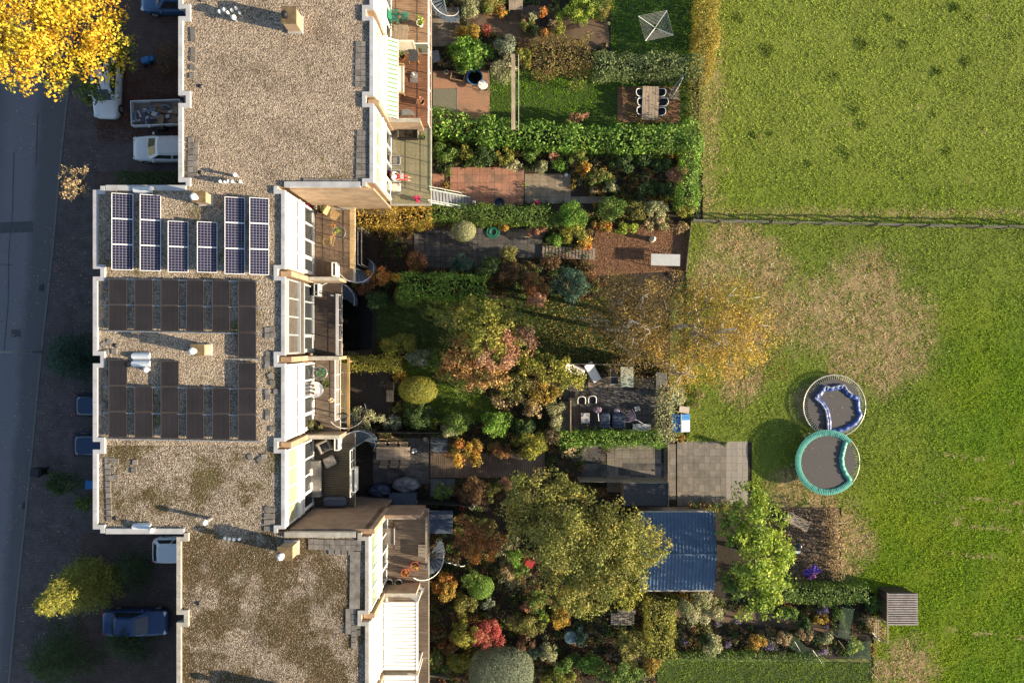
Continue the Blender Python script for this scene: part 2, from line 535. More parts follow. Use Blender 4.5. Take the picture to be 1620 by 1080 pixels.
def tree(label, base, lobes, pal, leaf=0.15, dens=1.0, trunk_r=0.16, bark=None, name='tree', sub=None, group=None, twigs=5, lobe=(0.22, 0.42)):
    """base (px,py); lobes: (px,py,z, rx,ry,rz in m[, palette]) at their real heights"""
    b = W(base[0], base[1], 0)
    root = thing(name, label, 'tree', b, 0, group)
    s = nseed(); g = random.Random(s)
    mb = MB(); V, Fc, C, off = [], [], [], 0
    zlow = min(l[2] - l[5] for l in lobes)
    fork = Vector((0, 0, max(0.8, zlow * 0.9)))
    mb.tube([(0, 0, -.05), fork * .5 + Vector((.05, .04, 0)), fork], [trunk_r * 1.25, trunk_r, trunk_r * .85], 9)
    for i, l in enumerate(lobes):
        c = W(l[0], l[1], l[2]) - b
        p = PAL[l[6]] if len(l) > 6 else PAL[pal]
        v, f, col = foliage(c, l[3:6], p, s + i, leaf, dens, sub, zmin=.2, lobe=lobe)
        V.append(v); Fc.append(f + off); C.append(col); off += len(v)
        pts = limb(mb, fork, c, trunk_r * .6, trunk_r * .22, g)
        for k in range(twigs):
            d = ball_pts(1, rng(s + k * 3 + i))[0]
            e = c + Vector(d * np.array(l[3:6]) * .85)
            limb(mb, pts[3], e, trunk_r * .28, .012, g, .1, 5)
    mb.build('trunk', bark or BARK, root, smooth=True)
    link('crown', np_mesh('crown', np.concatenate(V), np.concatenate(Fc), LEAF, np.concatenate(C)), root)
    return root

def conifer(label, base, top, h, r, pal, leaf=0.16, n=9000, name='conifer', group=None, droop=.25, z0=0.3):
    """layered evergreen: sprays along whorled boughs"""
    b = W(base[0], base[1], 0)
    root = thing(name, label, 'tree', b, 0, group)
    g = rng(nseed()); gg = random.Random(_seed[0])
    t = W(top[0], top[1], h) - b
    mb = MB(); mb.tube([(0, 0, -.05), t * .5, t * 1.0], [.16, .10, .02], 8)
    P, N = [], []
    nb = int(26 + h * 9)
    for i in range(nb):
        q = (i + .5) / nb
        o = np.array(t) * (z0 / h + q * (1 - z0 / h))
        ln = r * (1 - q) ** .6 * gg.uniform(.7, 1.1) + .12
        a = i * 2.4 + gg.uniform(-.3, .3)
        e = o + np.array([math.cos(a) * ln, math.sin(a) * ln, ln * (.25 - droop)])
        mb.tube([o, (o + e) / 2 + np.array([0, 0, .05 * ln]), e], [.03, .02, .008], 5)
        m = int(n / nb * (0.35 + 1.3 * (1 - q)))
        u = g.uniform(.15, 1.05, m) ** .7
        wd = .20 * ln + .08
        p = o + (e - o) * u[:, None] + g.normal(size=(m, 3)) * np.array([wd, wd, .1]) * (1.1 - .7 * u)[:, None]
        P.append(p); N.append(g.normal(size=(m, 3)) * .6 + np.array([math.cos(a) * .4, math.sin(a) * .4, .8]))
    P, N = np.concatenate(P), np.concatenate(N)
    k = P[:, 2] > .05
    P, N = P[k], N[k]
    col = pal_pick(PAL[pal], len(P), g) * g.uniform(.6, 1.35, (len(P), 1))
    v, f, c = leaf_quads(P, N, leaf, np.clip(col, 0, .9), g, .3)
    mb.build('trunk', BARK, root)
    link('crown', np_mesh('crown', v, f, LEAF, c), root)
    return root
# ------------------------------------------------------------------ materials of the place
ASPHALT = mat('asphalt', (.105, .10, .105), 0.9, 0.28, 30, bmp=.5)
def wear_lane(m):
    """lighter wheel-worn lane along the street, soft edged"""
    nt = m.node_tree; bs = nt.nodes['Principled BSDF']
    src = bs.inputs['Base Color'].links[0].from_socket
    sp = nt.nodes.new('ShaderNodeSeparateXYZ'); nt.links.new(pos(nt), sp.inputs[0])
    k = nt.nodes.new('ShaderNodeMath'); k.operation = 'MULTIPLY_ADD'; nt.links.new(sp.outputs[1], k.inputs[0]); k.inputs[1].default_value = -.0767; nt.links.new(sp.outputs[0], k.inputs[2])
    n = nt.nodes.new('ShaderNodeMath'); n.operation = 'MULTIPLY_ADD'; nt.links.new(noise(nt, .6, 4), n.inputs[0]); n.inputs[1].default_value = .9; nt.links.new(k.outputs[0], n.inputs[2])
    u = nt.nodes.new('ShaderNodeMapRange'); u.inputs[1].default_value = -37; u.inputs[2].default_value = -31; nt.links.new(n.outputs[0], u.inputs[0])
    f = ramp(nt, u.outputs[0], [(.10, (0, 0, 0)), (.32, (1, 1, 1)), (.58, (1, 1, 1)), (.68, (0, 0, 0))])
    nt.links.new(mixc(nt, f, src, mixc(nt, 1.0, src, (1.55, 1.55, 1.6), 'MULTIPLY')), bs.inputs['Base Color'])
wear_lane(ASPHALT)
PAVER = brick('clinker_paving', (.135, .105, .10), (.10, .078, .078), (.045, .042, .04), flat=True, bw=.21, rh=.105)
DRIVE_RED = brick('driveway_clinker', (.125, .08, .068), (.09, .066, .058), (.03, .025, .02), flat=True, bw=.21, rh=.105)
KERB = mat('kerb_concrete', (.14, .135, .13), .9, .2, 8)
SOIL = mat('garden_soil', (.028, .021, .014), .95, .5, 5, bmp=.8, dirt=(.042, .03, .02))
BARKCHIP = mat('bark_mulch', (.20, .105, .06), .95, .45, 14, bmp=.9)
DIRT = mat('trodden_earth', (.13, .088, .058), .95, .35, 12, bmp=.7, dirt=(.06, .04, .026))
BUFF = brick('buff_brick', (.42, .29, .18), (.36, .24, .15), (.33, .29, .24))
BROWNBR = brick('brown_brick', (.30, .20, .14), (.25, .165, .12), (.24, .20, .17))
REDPAVE = brick('red_brick_paving', (.33, .15, .09), (.26, .12, .08), (.10, .07, .05), flat=True, bw=.21, rh=.10)
COPING = mat('coping_metal', (.43, .43, .44), .45, .12, 3, metal=.0, spec=.5, bmp=.05, dirt=(.32, .32, .32), dirt_sc=1.5)
COPING_OLD = mat('coping_concrete', (.36, .335, .295), .85, .2, 4, dirt=(.28, .26, .22), dirt_sc=1.5)
WHITE = mat('white_paint', (.78, .77, .74), .5, .05, 3, bmp=.05)
CREAM = mat('cream_paint', (.66, .60, .47), .6, .08, 3, bmp=.05)
GREYPAINT = mat('grey_paint', (.30, .32, .34), .5, .1, 3, bmp=.05)
ROLLER = mat('brown_screen', (.075, .062, .055), .8, .25, 3)
GLASS_BLIND = glass('window_blind_pane', (.34, .34, .24), .25)
GLASS_GREEN = glass('window_green_pane', (.22, .27, .20), .2)
GLASS_DARK = glass('window_dark_pane', (.03, .035, .04), .05)
CLEAR = clear_glass('clear_pane')
BLACK = mat('black_plastic', (.014, .014, .016), .5, .2, 5, bmp=.1)
NAVY = mat('navy_tarpaulin', (.035, .05, .085), .55, .3, 4, bmp=.3)
DARKGREY = mat('dark_grey_fabric', (.05, .052, .058), .85, .2, 8)
MIDGREY = mat('mid_grey_fabric', (.20, .19, .18), .85, .2, 8)
GALV = mat('galvanised_steel', (.45, .47, .48), .4, .15, 6, metal=.6)
STAIRMETAL = mat('blue_grey_stair_steel', (.13, .16, .20), .55, .25, 5, metal=.2)
GREENMETAL = mat('dark_green_metal', (.03, .06, .045), .5, .2, 5)
TEAK = wood('pale_teak', (.42, .33, .24), 'y')
TEAKX = wood('pale_teak_x', (.42, .33, .24), 'x')
OLDWOOD = wood('grey_weathered_wood', (.26, .22, .18), 'x')
HONEY = wood('honey_wood', (.46, .32, .16), 'x')
GOLDWOOD = wood('golden_timber', (.36, .24, .10), 'y')
DECK_TAN = wood('tan_decking', (.34, .22, .14), 'x')
DECK_RED = wood('red_brown_decking', (.24, .115, .065), 'x')
DECK_DARK = wood('dark_decking', (.075, .055, .045), 'x')
DECK_OLIVE = wood('olive_brown_decking', (.10, .085, .06), 'x')
DECK_WORN = wood('worn_grey_decking', (.17, .13, .10), 'x')
DECK_FELT = mat('olive_deck_tile', (.20, .18, .11), .95, .2, 20, dirt=(.24, .22, .14))
TILE_BROWN = [mat('brown_deck_tile%d' % i, c, .85, .2, 7) for i, c in enumerate([(.16, .11, .075), (.14, .10, .07), (.18, .125, .085)])]
TILE_RED = [mat('red_tile%d' % i, c, .85, .18, 5, dirt=(.20, .13, .09), dirt_sc=1.2) for i, c in enumerate([(.34, .165, .105), (.31, .15, .10), (.37, .185, .12)])]
TILE_GREY = [mat('grey_tile%d' % i, c, .85, .15, 5, dirt=(.12, .11, .09), dirt_sc=.9) for i, c in enumerate([(.185, .162, .138), (.215, .188, .16), (.165, .145, .124)])]
TILE_PALE = [mat('pale_tile%d' % i, c, .85, .12, 5, dirt=(.25, .23, .20), dirt_sc=.9) for i, c in enumerate([(.265, .235, .205), (.245, .218, .19), (.285, .253, .22)])]
TILE_BEIGE = [mat('beige_tile%d' % i, c, .85, .18, 5, dirt=(.14, .11, .07), dirt_sc=.9) for i, c in enumerate([(.25, .20, .14), (.22, .175, .125), (.28, .225, .16)])]
TILE_DARK = [mat('dark_tile%d' % i, c, .85, .22, 5, dirt=(.05, .045, .04), dirt_sc=1.4) for i, c in enumerate([(.085, .080, .077), (.07, .067, .066), (.105, .097, .092)])]
ROOFPAVER = [mat('roof_paver%d' % i, c, .9, .25, 6, dirt=(.10, .09, .07), dirt_sc=3) for i, c in enumerate([(.19, .17, .155), (.16, .145, .13), (.22, .20, .18)])]
G_CLEAN = gravel('roof_gravel_clean', 0.12, (.08, .064, .05), (.30, .235, .17), (.58, .485, .385))
G_MIX = gravel('roof_gravel_sandy', 0.28, (.09, .075, .06), (.31, .245, .175), (.60, .51, .40))
G_MOSS = gravel('roof_gravel_mossy', 0.58, (.09, .075, .06), (.29, .235, .18), (.54, .47, .385), moss_a=(.075, .052, .018), moss_b=(.085, .072, .02))
G_MOSS2 = gravel('roof_gravel_mossiest', 0.70, (.08, .066, .055), (.26, .21, .16), (.50, .43, .355), moss_a=(.085, .055, .02), moss_b=(.06, .045, .016))
PEBBLE = attr_mat('pebble', 0, .85, .25)
GRASSM = attr_mat('grass_blade', .35, .7, .15)
GROUNDA = attr_mat('field_soil', 0, .95, .1)

def inpoly(P, poly):
    x, y = P[:, 0], P[:, 1]
    r = np.zeros(len(P), bool)
    n = len(poly)
    for i in range(n):
        x0, y0 = poly[i]; x1, y1 = poly[(i + 1) % n]
        c = ((y0 > y) != (y1 > y)) & (x < (x1 - x0) * (y - y0) / (y1 - y0 + 1e-12) + x0)
        r ^= c
    return r

def pxpoly(pts, z=0.0):
    return [tuple(W(x, y, z)[:2]) for x, y in pts]

def sheet(name, pts, z, material, label=None, kind='structure', thick=0.0):
    if name not in ('garden_bed',): PAVED.append(pxpoly(pts))
    poly = pxpoly(pts, z)
    a = sum(poly[i][0] * poly[(i + 1) % len(poly)][1] - poly[(i + 1) % len(poly)][0] * poly[i][1] for i in range(len(poly)))
    if a < 0: poly = poly[::-1]
    mb = MB()
    if thick: mb.prism(poly, z - thick, z)
    else: mb.add([(x, y, z) for x, y in poly], [tuple(range(len(poly)))])
    o = mb.build(name, material)
    tag(o, label, kind=kind)
    return o

def rect(x0, y0, x1, y1): return [(x0, y0), (x1, y0), (x1, y1), (x0, y1)]

_tab = np.random.default_rng(77).uniform(-1, 1, (256, 256))
def vnoise(x, y):
    xi, yi = np.floor(x).astype(int), np.floor(y).astype(int)
    fx, fy = x - xi, y - yi
    fx, fy = fx * fx * (3 - 2 * fx), fy * fy * (3 - 2 * fy)
    t = lambda i, j: _tab[i % 256, j % 256]
    return (t(xi, yi) * (1 - fx) + t(xi + 1, yi) * fx) * (1 - fy) + (t(xi, yi + 1) * (1 - fx) + t(xi + 1, yi + 1) * fx) * fy
def fnoise(x, y, s=0):
    """smooth fractal value noise"""
    x, y = x + s * 13.7, y + s * 29.3
    return (vnoise(x, y) + .55 * vnoise(x * 2.1 + 5, y * 2.1 + 9) + .3 * vnoise(x * 4.3 + 1, y * 4.3)) * 1.05

PAVED = []
# ------------------------------------------------------------------ ground
gm = mat('far_meadow', (.10, .12, .03), .95, .3, 2)
o = MB().add([(-600, -600, -.02), (600, -600, -.02), (600, 600, -.02), (-600, 600, -.02)], [(0, 1, 2, 3)]).build('ground', gm)
tag(o, kind='structure')
SOILPOLY = [(480, -60), (1112, -60), (1112, 350), (1090, 350), (1088, 430), (1060, 470), (1060, 600), (1060, 697), (1190, 697), (1190, 800), (1330, 800), (1330, 925), (1382, 935), (1382, 1042), (1040, 1042), (1040, 1140), (480, 1140)]
sheet('garden_bed', SOILPOLY, 0.0, SOIL)

# the field: a finely divided sheet whose soil and worn patches are coloured per point
TAN = [(1370, 455, 62), (1405, 520, 72), (1310, 500, 62), (1160, 385, 46), (1205, 425, 48), (1245, 500, 52), (1425, 560, 46), (1345, 565, 48), (1170, 600, 40), (1180, 540, 50),
       (1330, 840, 42), (1300, 800, 30), (1360, 860, 26), (1435, 1055, 46), (1250, 770, 36), (1280, 640, 28), (1400, 590, 40), (1130, 430, 40),
       (1340, 900, 18), (1395, 1060, 26), (1390, 1000, 16)]
def field_cols(X, Y, g, blade):
    px = X * F / H + 810; py = 540 - Y * F / H
    n1 = fnoise(X * .35, Y * .35, 1.0); n2 = fnoise(X * 1.6, Y * 1.6, 4.0); n3 = fnoise(X * 4.5, Y * 4.5, 2.0)
    north = (py < 352)
    t = np.zeros(len(X))
    for cx, cy, r in TAN:
        d = np.hypot(px - cx, py - cy) / r + n2 * .22 + n3 * .16
        t = np.maximum(t, np.clip((1.28 - d) / .75, 0, 1))
    strip = np.clip((1150 - px + n2 * 12) / 26, 0, 1) * north * np.clip(py / 160 + .25, .25, 1)
    band = np.clip((13 - np.abs(py - 338 + n2 * 5)) / 12, 0, 1) * north * .8
    t = np.maximum(t, np.maximum(strip * .62, band * .7))
    for y0 in (724, 788, 802, 822, 832, 878, 1000):   # wheel and mowing tracks
        ln = np.clip((3.2 - np.abs(py - y0 - (px - 1540) * .10 + n2 * 2)) / 2.5, 0, 1) * np.clip((px - 1470) / 50, 0, 1) * (n3 + n2 > -.15)
        t = np.maximum(t, ln * .75)
    t = np.where(north & (n2 + n3 > 2.1), np.maximum(t, .6), t)
    lush = np.clip((px - 1380) / 160, 0, 1) * np.clip((py - 380) / 200, 0, 1)
    lush = np.maximum(lush, np.clip((py - 640) / 200, 0, 1) * np.clip((px - 1330) / 60, 0, 1))
    lush = np.maximum(lush, north * np.clip((py - 220) / 140, 0, 1) * .55)
    lush = np.clip(lush + n1 * .06, 0, 1)[:, None]
    base = np.where(north[:, None], np.array([[.385, .46, .085]]), np.array([[.32, .40, .07]]))
    c = base * (1 - lush) + np.array([[.245, .385, .024]]) * lush
    hue = np.clip(.5 + .5 * n1, 0, 1)[:, None] * lush
    c = c * (1 + hue * np.array([[.34, .06, .2]]) - lush * np.array([[.10, .02, 0]]))
    c = c * (1 + .045 * n1 + .04 * n2)[:, None]
    tanc = np.array([[.68, .49, .27]]) * (1 + .2 * n3)[:, None]
    t = np.clip(t * (.80 + .45 * n3), 0, .92)
    pick = (g.random(len(X)) < t)[:, None] if blade else t[:, None]
    c = np.where(pick, tanc, c) if blade else c * (1 - pick) + tanc * pick
    return np.clip(c, 0, .8)

FIELD = [(1100, -60), (1720, -60), (1720, 1140), (1378, 1140), (1382, 935), (1330, 925), (1330, 800), (1190, 800), (1190, 697), (1060, 697), (1060, 470), (1085, 430), (1090, 350), (1112, 350)]
fp = pxpoly(FIELD)
g0 = rng(5)
step = .28
xs = np.arange(12.0, 40.0, step); ys = np.arange(-26.5, 26.5, step)
X, Y = np.meshgrid(xs, ys)
Zh = .008 * fnoise(X * .8, Y * .8, 3) + .004 * fnoise(X * 3.1, Y * 3.1, 7)
V = np.stack([X.ravel(), Y.ravel(), .0 + np.clip(Zh.ravel(), -.03, .06) + .03], 1)
nx = len(xs); ny = len(ys)
I = (np.arange(ny - 1)[:, None] * nx + np.arange(nx - 1)[None]).ravel()
Fq = np.stack([I, I + 1, I + nx + 1, I + nx], 1)
cen = V[Fq].mean(1)
Fq = Fq[inpoly(cen, fp)]
o = link('field', np_mesh('field', V, Fq, GROUNDA, field_cols(V[:, 0], V[:, 1], g0, False) * .42, True))
tag(o, kind='structure')

def blades(name, P, cols, g, ln=.13, wd=.028, zoff=0.02, lean=.8):
    n = len(P)
    a = g.uniform(0, 2 * PI, n)
    d = np.stack([np.cos(a), np.sin(a), np.zeros(n)], 1)
    s = np.stack([-np.sin(a), np.cos(a), np.zeros(n)], 1) * wd
    l = (ln if np.ndim(ln) else np.full(n, ln)) * g.uniform(.6, 1.4, n)
    tip = P + d * (l * lean * g.uniform(.2, 1, n))[:, None] + np.array([0, 0, 1]) * (l * .75)[:, None]
    v = np.stack([P - s, P + s, tip], 1).reshape(-1, 3)
    v[:, 2] += zoff - .02
    return np_mesh(name, v, np.arange(3 * n).reshape(n, 3), GRASSM, np.repeat(cols, 3, 0))

N = 250000
P = np.stack([g0.uniform(12, 39, N), g0.uniform(-26, 26, N), np.zeros(N)], 1)
P = P[inpoly(P, fp)]
cl = .8 * fnoise(P[:, 0] * 2.3, P[:, 1] * 2.3, 9.0)
P, cl = (q[g0.random(len(cl)) < np.clip(.75 + .3 * cl, .25, 1)] for q in (P, cl)) if False else (P, cl)
# tufts: three blades round each centre, every tuft with its own height and shade
th = g0.uniform(.4, 1.45, len(P)) * (1 + .25 * cl)
tc = field_cols(P[:, 0], P[:, 1], g0, True) * g0.uniform(.5, 1.6, (len(P), 1))
NB = 3
P = np.repeat(P, NB, 0); P[:, :2] += g0.normal(0, .03, (len(P), 2))
cols = np.repeat(tc, NB, 0) * g0.uniform(.75, 1.25, (len(P), 1))
ln = np.repeat(.085 * th, NB)
TUFTS = [(1512, 13, 9), (1534, 28, 7), (1365, 70, 12), (1432, 72, 8), (1216, 80, 12), (1530, 98, 9), (1322, 123, 8), (1485, 115, 10), (1353, 176, 9), (1366, 199, 7), (1478, 182, 6), (1196, 217, 8), (1219, 212, 6), (1339, 245, 11), (1604, 60, 6), (1410, 30, 7), (1170, 30, 9), (1280, 260, 7), (1500, 240, 8)]
for tx, ty, tr in TUFTS:
    c = W(tx, ty); d = np.hypot(P[:, 0] - c.x, P[:, 1] - c.y)
    q = np.clip(1.25 - d / M(tr), 0, 1)
    ln = ln * (1 + 1.6 * q)
    cols = cols * (1 - .62 * q)[:, None] + np.array([[.03, .07, .01]]) * (q * .5)[:, None]
P[:, 2] = .015
o = link('meadow_grass', blades('meadow_grass', P, np.clip(cols, 0, .8), g0, ln, .026))
tag(o, 'short meadow grass covering the field with worn tan patches', 'grass', kind='stuff')

def lawn(label, poly, c, dens=260, seed=1, leafy=0.0):
    pp = pxpoly(poly)
    PAVED.append(pp)
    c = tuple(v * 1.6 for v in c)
    z = .006
    mb = MB().add([(x, y, z) for x, y in (pp if sum(pp[i][0] * pp[(i + 1) % len(pp)][1] - pp[(i + 1) % len(pp)][0] * pp[i][1] for i in range(len(pp))) > 0 else pp[::-1])], [tuple(range(len(pp)))])
    o = mb.build('lawn', LAWNM); tag(o, kind='structure')
    g = rng(seed)
    A = np.array(pp); lo, hi = A.min(0), A.max(0)
    n = int((hi - lo).prod() * dens)
    P = np.stack([g.uniform(lo[0], hi[0], n), g.uniform(lo[1], hi[1], n), np.full(n, z)], 1)
    P = P[inpoly(P, pp)]
    cl = fnoise(P[:, 0] * 2.4, P[:, 1] * 2.4, seed)
    cc = np.array(c) * g.uniform(.6, 1.4, (len(P), 1)) * (1 + .25 * cl)[:, None]
    o2 = link('lawn_grass', blades('lawn_grass', P, np.clip(cc, 0, .8), g, .09 + .03 * cl, .022))
    tag(o2, label, 'grass', kind='stuff')
LAWNM = mat('lawn_soil', (.045, .075, .015), .95, .4, 5)
lawn('bright green lawn under the rotary clothes dryer', [(966, -40), (1104, -40), (1104, 96), (966, 96)], (.075, .17, .008), seed=11)
lawn('bright green lawn around the dining terrace', [(776, 112), (1095, 108), (1095, 212), (776, 206)], (.095, .19, .010), seed=12)
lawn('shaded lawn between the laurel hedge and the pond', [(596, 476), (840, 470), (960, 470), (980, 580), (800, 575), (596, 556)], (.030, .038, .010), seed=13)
lawn('mossy lawn around the clipped golden dome', [(632, 572), (700, 572), (790, 640), (780, 668), (640, 668)], (.12, .19, .012), seed=14)
lawn('mown strip of grass along the bottom boundary hedge', [(1040, 1046), (1378, 1048), (1378, 1140), (1040, 1140)], (.14, .19, .025), seed=15)

# ------------------------------------------------------------------ street
sheet('road', [(-400, -200), (138, -200), (108, 160), (97, 260), (85, 400), (67, 560), (50, 740), (27, 960), (8, 1160), (-400, 1160)], .004, ASPHALT)
KL = [(138, -200), (108, 160), (97, 260), (85, 400), (67, 560), (50, 740), (27, 960), (8, 1160)]
sheet('pavement', KL + [(250, 1160), (255, 850), (255, -200)][0:1] + [(250, 850), (262, 560), (262, 300), (152, 290), (155, -200)], .10, PAVER, thick=.12)
kerb = MB()
for (x0, y0), (x1, y1) in zip(KL[:-1], KL[1:]):
    a, b = W(x0, y0), W(x1, y1)
    n = max(1, int((b - a).length / 1.0))
    for i in range(n):
        p = a.lerp(b, (i + .5) / n); d = b - a
        kerb.box((p.x - .02, p.y, .055), (d.length / n - .012, .14, .125), math.atan2(d.y, d.x))
tag(kerb.build('kerb', KERB), kind='structure')
sheet('driveway', [(150, -200), (400, -200), (400, 296), (150, 296)], .112, DRIVE_RED)
sheet('driveway', [(128, 842), (400, 842), (400, 1160), (112, 1160)], .112, DRIVE_RED)
sheet('driveway', [(118, 590), (300, 590), (300, 840), (112, 840)], .108, PAVER)
sheet('driveway', [(150, 205), (400, 205), (400, 272), (150, 272)], .116, PAVER)
# lighter resurfaced strip and patch in the asphalt
ROADPATCH = mat('asphalt_patch', (.075, .074, .08), .9, .2, 30)
sheet('road_patch', rect(18, 521, 33, 533), .012, ROADPATCH)
sheet('road_patch', [(0, 352), (52, 350), (52, 367), (0, 369)], .012, ROADPATCH)
# tar-filled cracks
cr = MB()
for pts in ([(22, 240), (20, 330), (14, 400), (13, 480), (6, 560)], [(0, 418), (20, 419)], [(0, 509), (6, 507)], [(60, 180), (57, 260)]):
    for (x0, y0), (x1, y1) in zip(pts[:-1], pts[1:]):
        a, b = W(x0, y0), W(x1, y1); d = b - a; m = (a + b) / 2
        cr.box((m.x, m.y, .014), (d.length, .05, .004), math.atan2(d.y, d.x))
tag(cr.build('road_crack', ROADPATCH), kind='structure')

# ------------------------------------------------------------------ fallen leaves and bark chips
LITTER = attr_mat('fallen_leaf', .15, .8, .15)
def litter(label, poly, n, pal, size, seed, z=.03, keep=None):
    g = rng(seed); pp = pxpoly(poly); A = np.array(pp); lo, hi = A.min(0), A.max(0)
    P = np.stack([g.uniform(lo[0], hi[0], n), g.uniform(lo[1], hi[1], n), z + g.uniform(0, .02, n)], 1)
    P = P[inpoly(P, pp)]
    if keep is not None:
        P = P[fnoise(P[:, 0] * .9, P[:, 1] * .9, seed) > keep]
    v, f, c = leaf_quads(P, g.normal(size=(len(P), 3)) * .35 + [0, 0, 1], size, pal_pick(pal, len(P), g) * g.uniform(.6, 1.3, (len(P), 1)), g)
    return tag(link('fallen_leaves', np_mesh('fallen_leaves', v, f, LITTER, c)), label, 'leaves', kind='stuff')
LP = [(.30, .15, .05), (.22, .10, .04), (.34, .22, .08), (.14, .07, .03)]
litter('scattered dry leaves on the pavement and the road edge', [(20, -60), (160, -60), (160, 280), (140, 600), (125, 1140), (-10, 1140)], 3400, [(.42, .36, .26), (.34, .26, .14), (.25, .18, .10)], .10, 31, .125, -.1)
litter('red brown leaves covering the driveway beside the trailer', [(155, 100), (300, 100), (300, 225), (155, 225)], 5200, [(.16, .05, .035), (.12, .05, .03), (.20, .08, .04)], .10, 32, .13)
litter('dry leaves on the southern driveway', [(120, 850), (290, 850), (290, 1120), (60, 1120)], 900, [(.20, .14, .10), (.30, .26, .20)], .08, 33, .13)
litter('bark chips and leaves on the mulched seating corner', [(946, 362), (1092, 350), (1086, 425), (930, 440), (930, 400)], 9000, [(.26, .13, .07), (.20, .10, .05), (.32, .19, .11), (.12, .06, .03)], .07, 34, .02)
litter('golden leaves lying on the lawn below the birches', [(840, 470), (1090, 440), (1240, 440), (1250, 600), (1090, 610), (980, 575), (860, 570)], 9000, [(.40, .26, .06), (.32, .18, .05), (.24, .15, .05), (.40, .32, .12)], .09, 35, .06)
litter('brown leaves along the planting beds', [(600, 330), (1090, 330), (1090, 1030), (620, 1030)], 16000, LP, .09, 36, .02, .05)
litter('leaves among the logs of the fire pit corner', [(1245, 800), (1326, 805), (1326, 915), (1245, 915)], 5200, [(.30, .22, .13), (.22, .15, .09), (.14, .10, .06), (.36, .29, .2)], .09, 37, .03)

# ------------------------------------------------------------------ houses
ZR, ZD = 8.45, 3.1          # roof and terrace level
XWA, XEA = -18.70, -7.85
XWB, XEB = -23.50, -12.82
XWC, XEC = -18.80, -8.10
YA = [23.34, 18.47, 13.60, 8.73]
YB = [8.73, 3.86, -1.01, -5.85, -10.76]
YC = [-10.76, -15.55, -20.4]
ND, NW = .42, .27

def strip(name, pts, inward, w, z0, z1, material, parent):
    """coping along an open line of axis-aligned points; inward = per-segment unit normals"""
    out, inn = [], []
    for i, p in enumerate(pts):
        ns = [inward[j] for j in (i - 1, i) if 0 <= j < len(inward)]
        nx = sum({tuple(n) for n in ns} and [n[0] for n in ns]) if len(ns) == 1 or ns[0] != ns[1] else ns[0][0]
        ny = sum([n[1] for n in ns]) if len(ns) == 1 or ns[0] != ns[1] else ns[0][1]
        out.append((p[0] - nx * .05, p[1] - ny * .05)); inn.append((p[0] + nx * (w - .05), p[1] + ny * (w - .05)))
    mb = MB()
    for i in range(len(pts) - 1):
        a, b, c, d = out[i], out[i + 1], inn[i + 1], inn[i]
        vs = [(q[0], q[1], z) for z in (z0, z1) for q in (a, b, c, d)]
        fs = [(4, 5, 6, 7), (0, 1, 5, 4), (2, 3, 7, 6)]
        if i == 0: fs.append((3, 0, 4, 7))
        if i == len(pts) - 2: fs.append((1, 2, 6, 5))
        mb.add(vs, fs)
    return mb.build(name, material, parent)

def pebbles(parent, poly, z, dens, seed, pal, size=.024):
    g = rng(seed); A = np.array(poly); lo, hi = A.min(0), A.max(0)
    n = int((hi - lo).prod() * dens)
    P = np.stack([g.uniform(lo[0], hi[0], n), g.uniform(lo[1], hi[1], n), np.full(n, z)], 1)
    P = P[inpoly(P, poly)]; n = len(P)
    o8 = np.array([(1, 0, 0), (0, 1, 0), (-1, 0, 0), (0, -1, 0), (0, 0, .75)], float)
    a = g.uniform(0, 2 * PI, n); s = size * g.uniform(.5, 1.5, n)
    ca, sa = np.cos(a), np.sin(a)
    q = o8[None] * np.stack([s * g.uniform(.7, 1.3, n), s * g.uniform(.6, 1, n), s], 1)[:, None, :]
    v = np.stack([q[..., 0] * ca[:, None] - q[..., 1] * sa[:, None], q[..., 0] * sa[:, None] + q[..., 1] * ca[:, None], q[..., 2]], 2) + P[:, None, :]
    k = np.arange(n)[:, None] * 5
    f = np.concatenate([k + [0, 1, 4], k + [1, 2, 4], k + [2, 3, 4], k + [3, 0, 4]], 0)
    c = pal_pick(pal, n, g) * g.uniform(.6, 1.3, (n, 1))
    o = link('gravel', np_mesh('gravel', v.reshape(-1, 3), f, PEBBLE, np.repeat(np.clip(c, 0, .9), 5, 0)), parent)
    return tag(o, kind='stuff')

PEB = [(.46, .39, .31), (.33, .26, .19), (.56, .49, .40), (.18, .14, .11), (.46, .36, .27)]
PEBM = [(.42, .35, .28), (.28, .21, .15), (.13, .09, .05), (.13, .08, .03), (.12, .075, .03), (.10, .08, .03), (.12, .10, .03)]

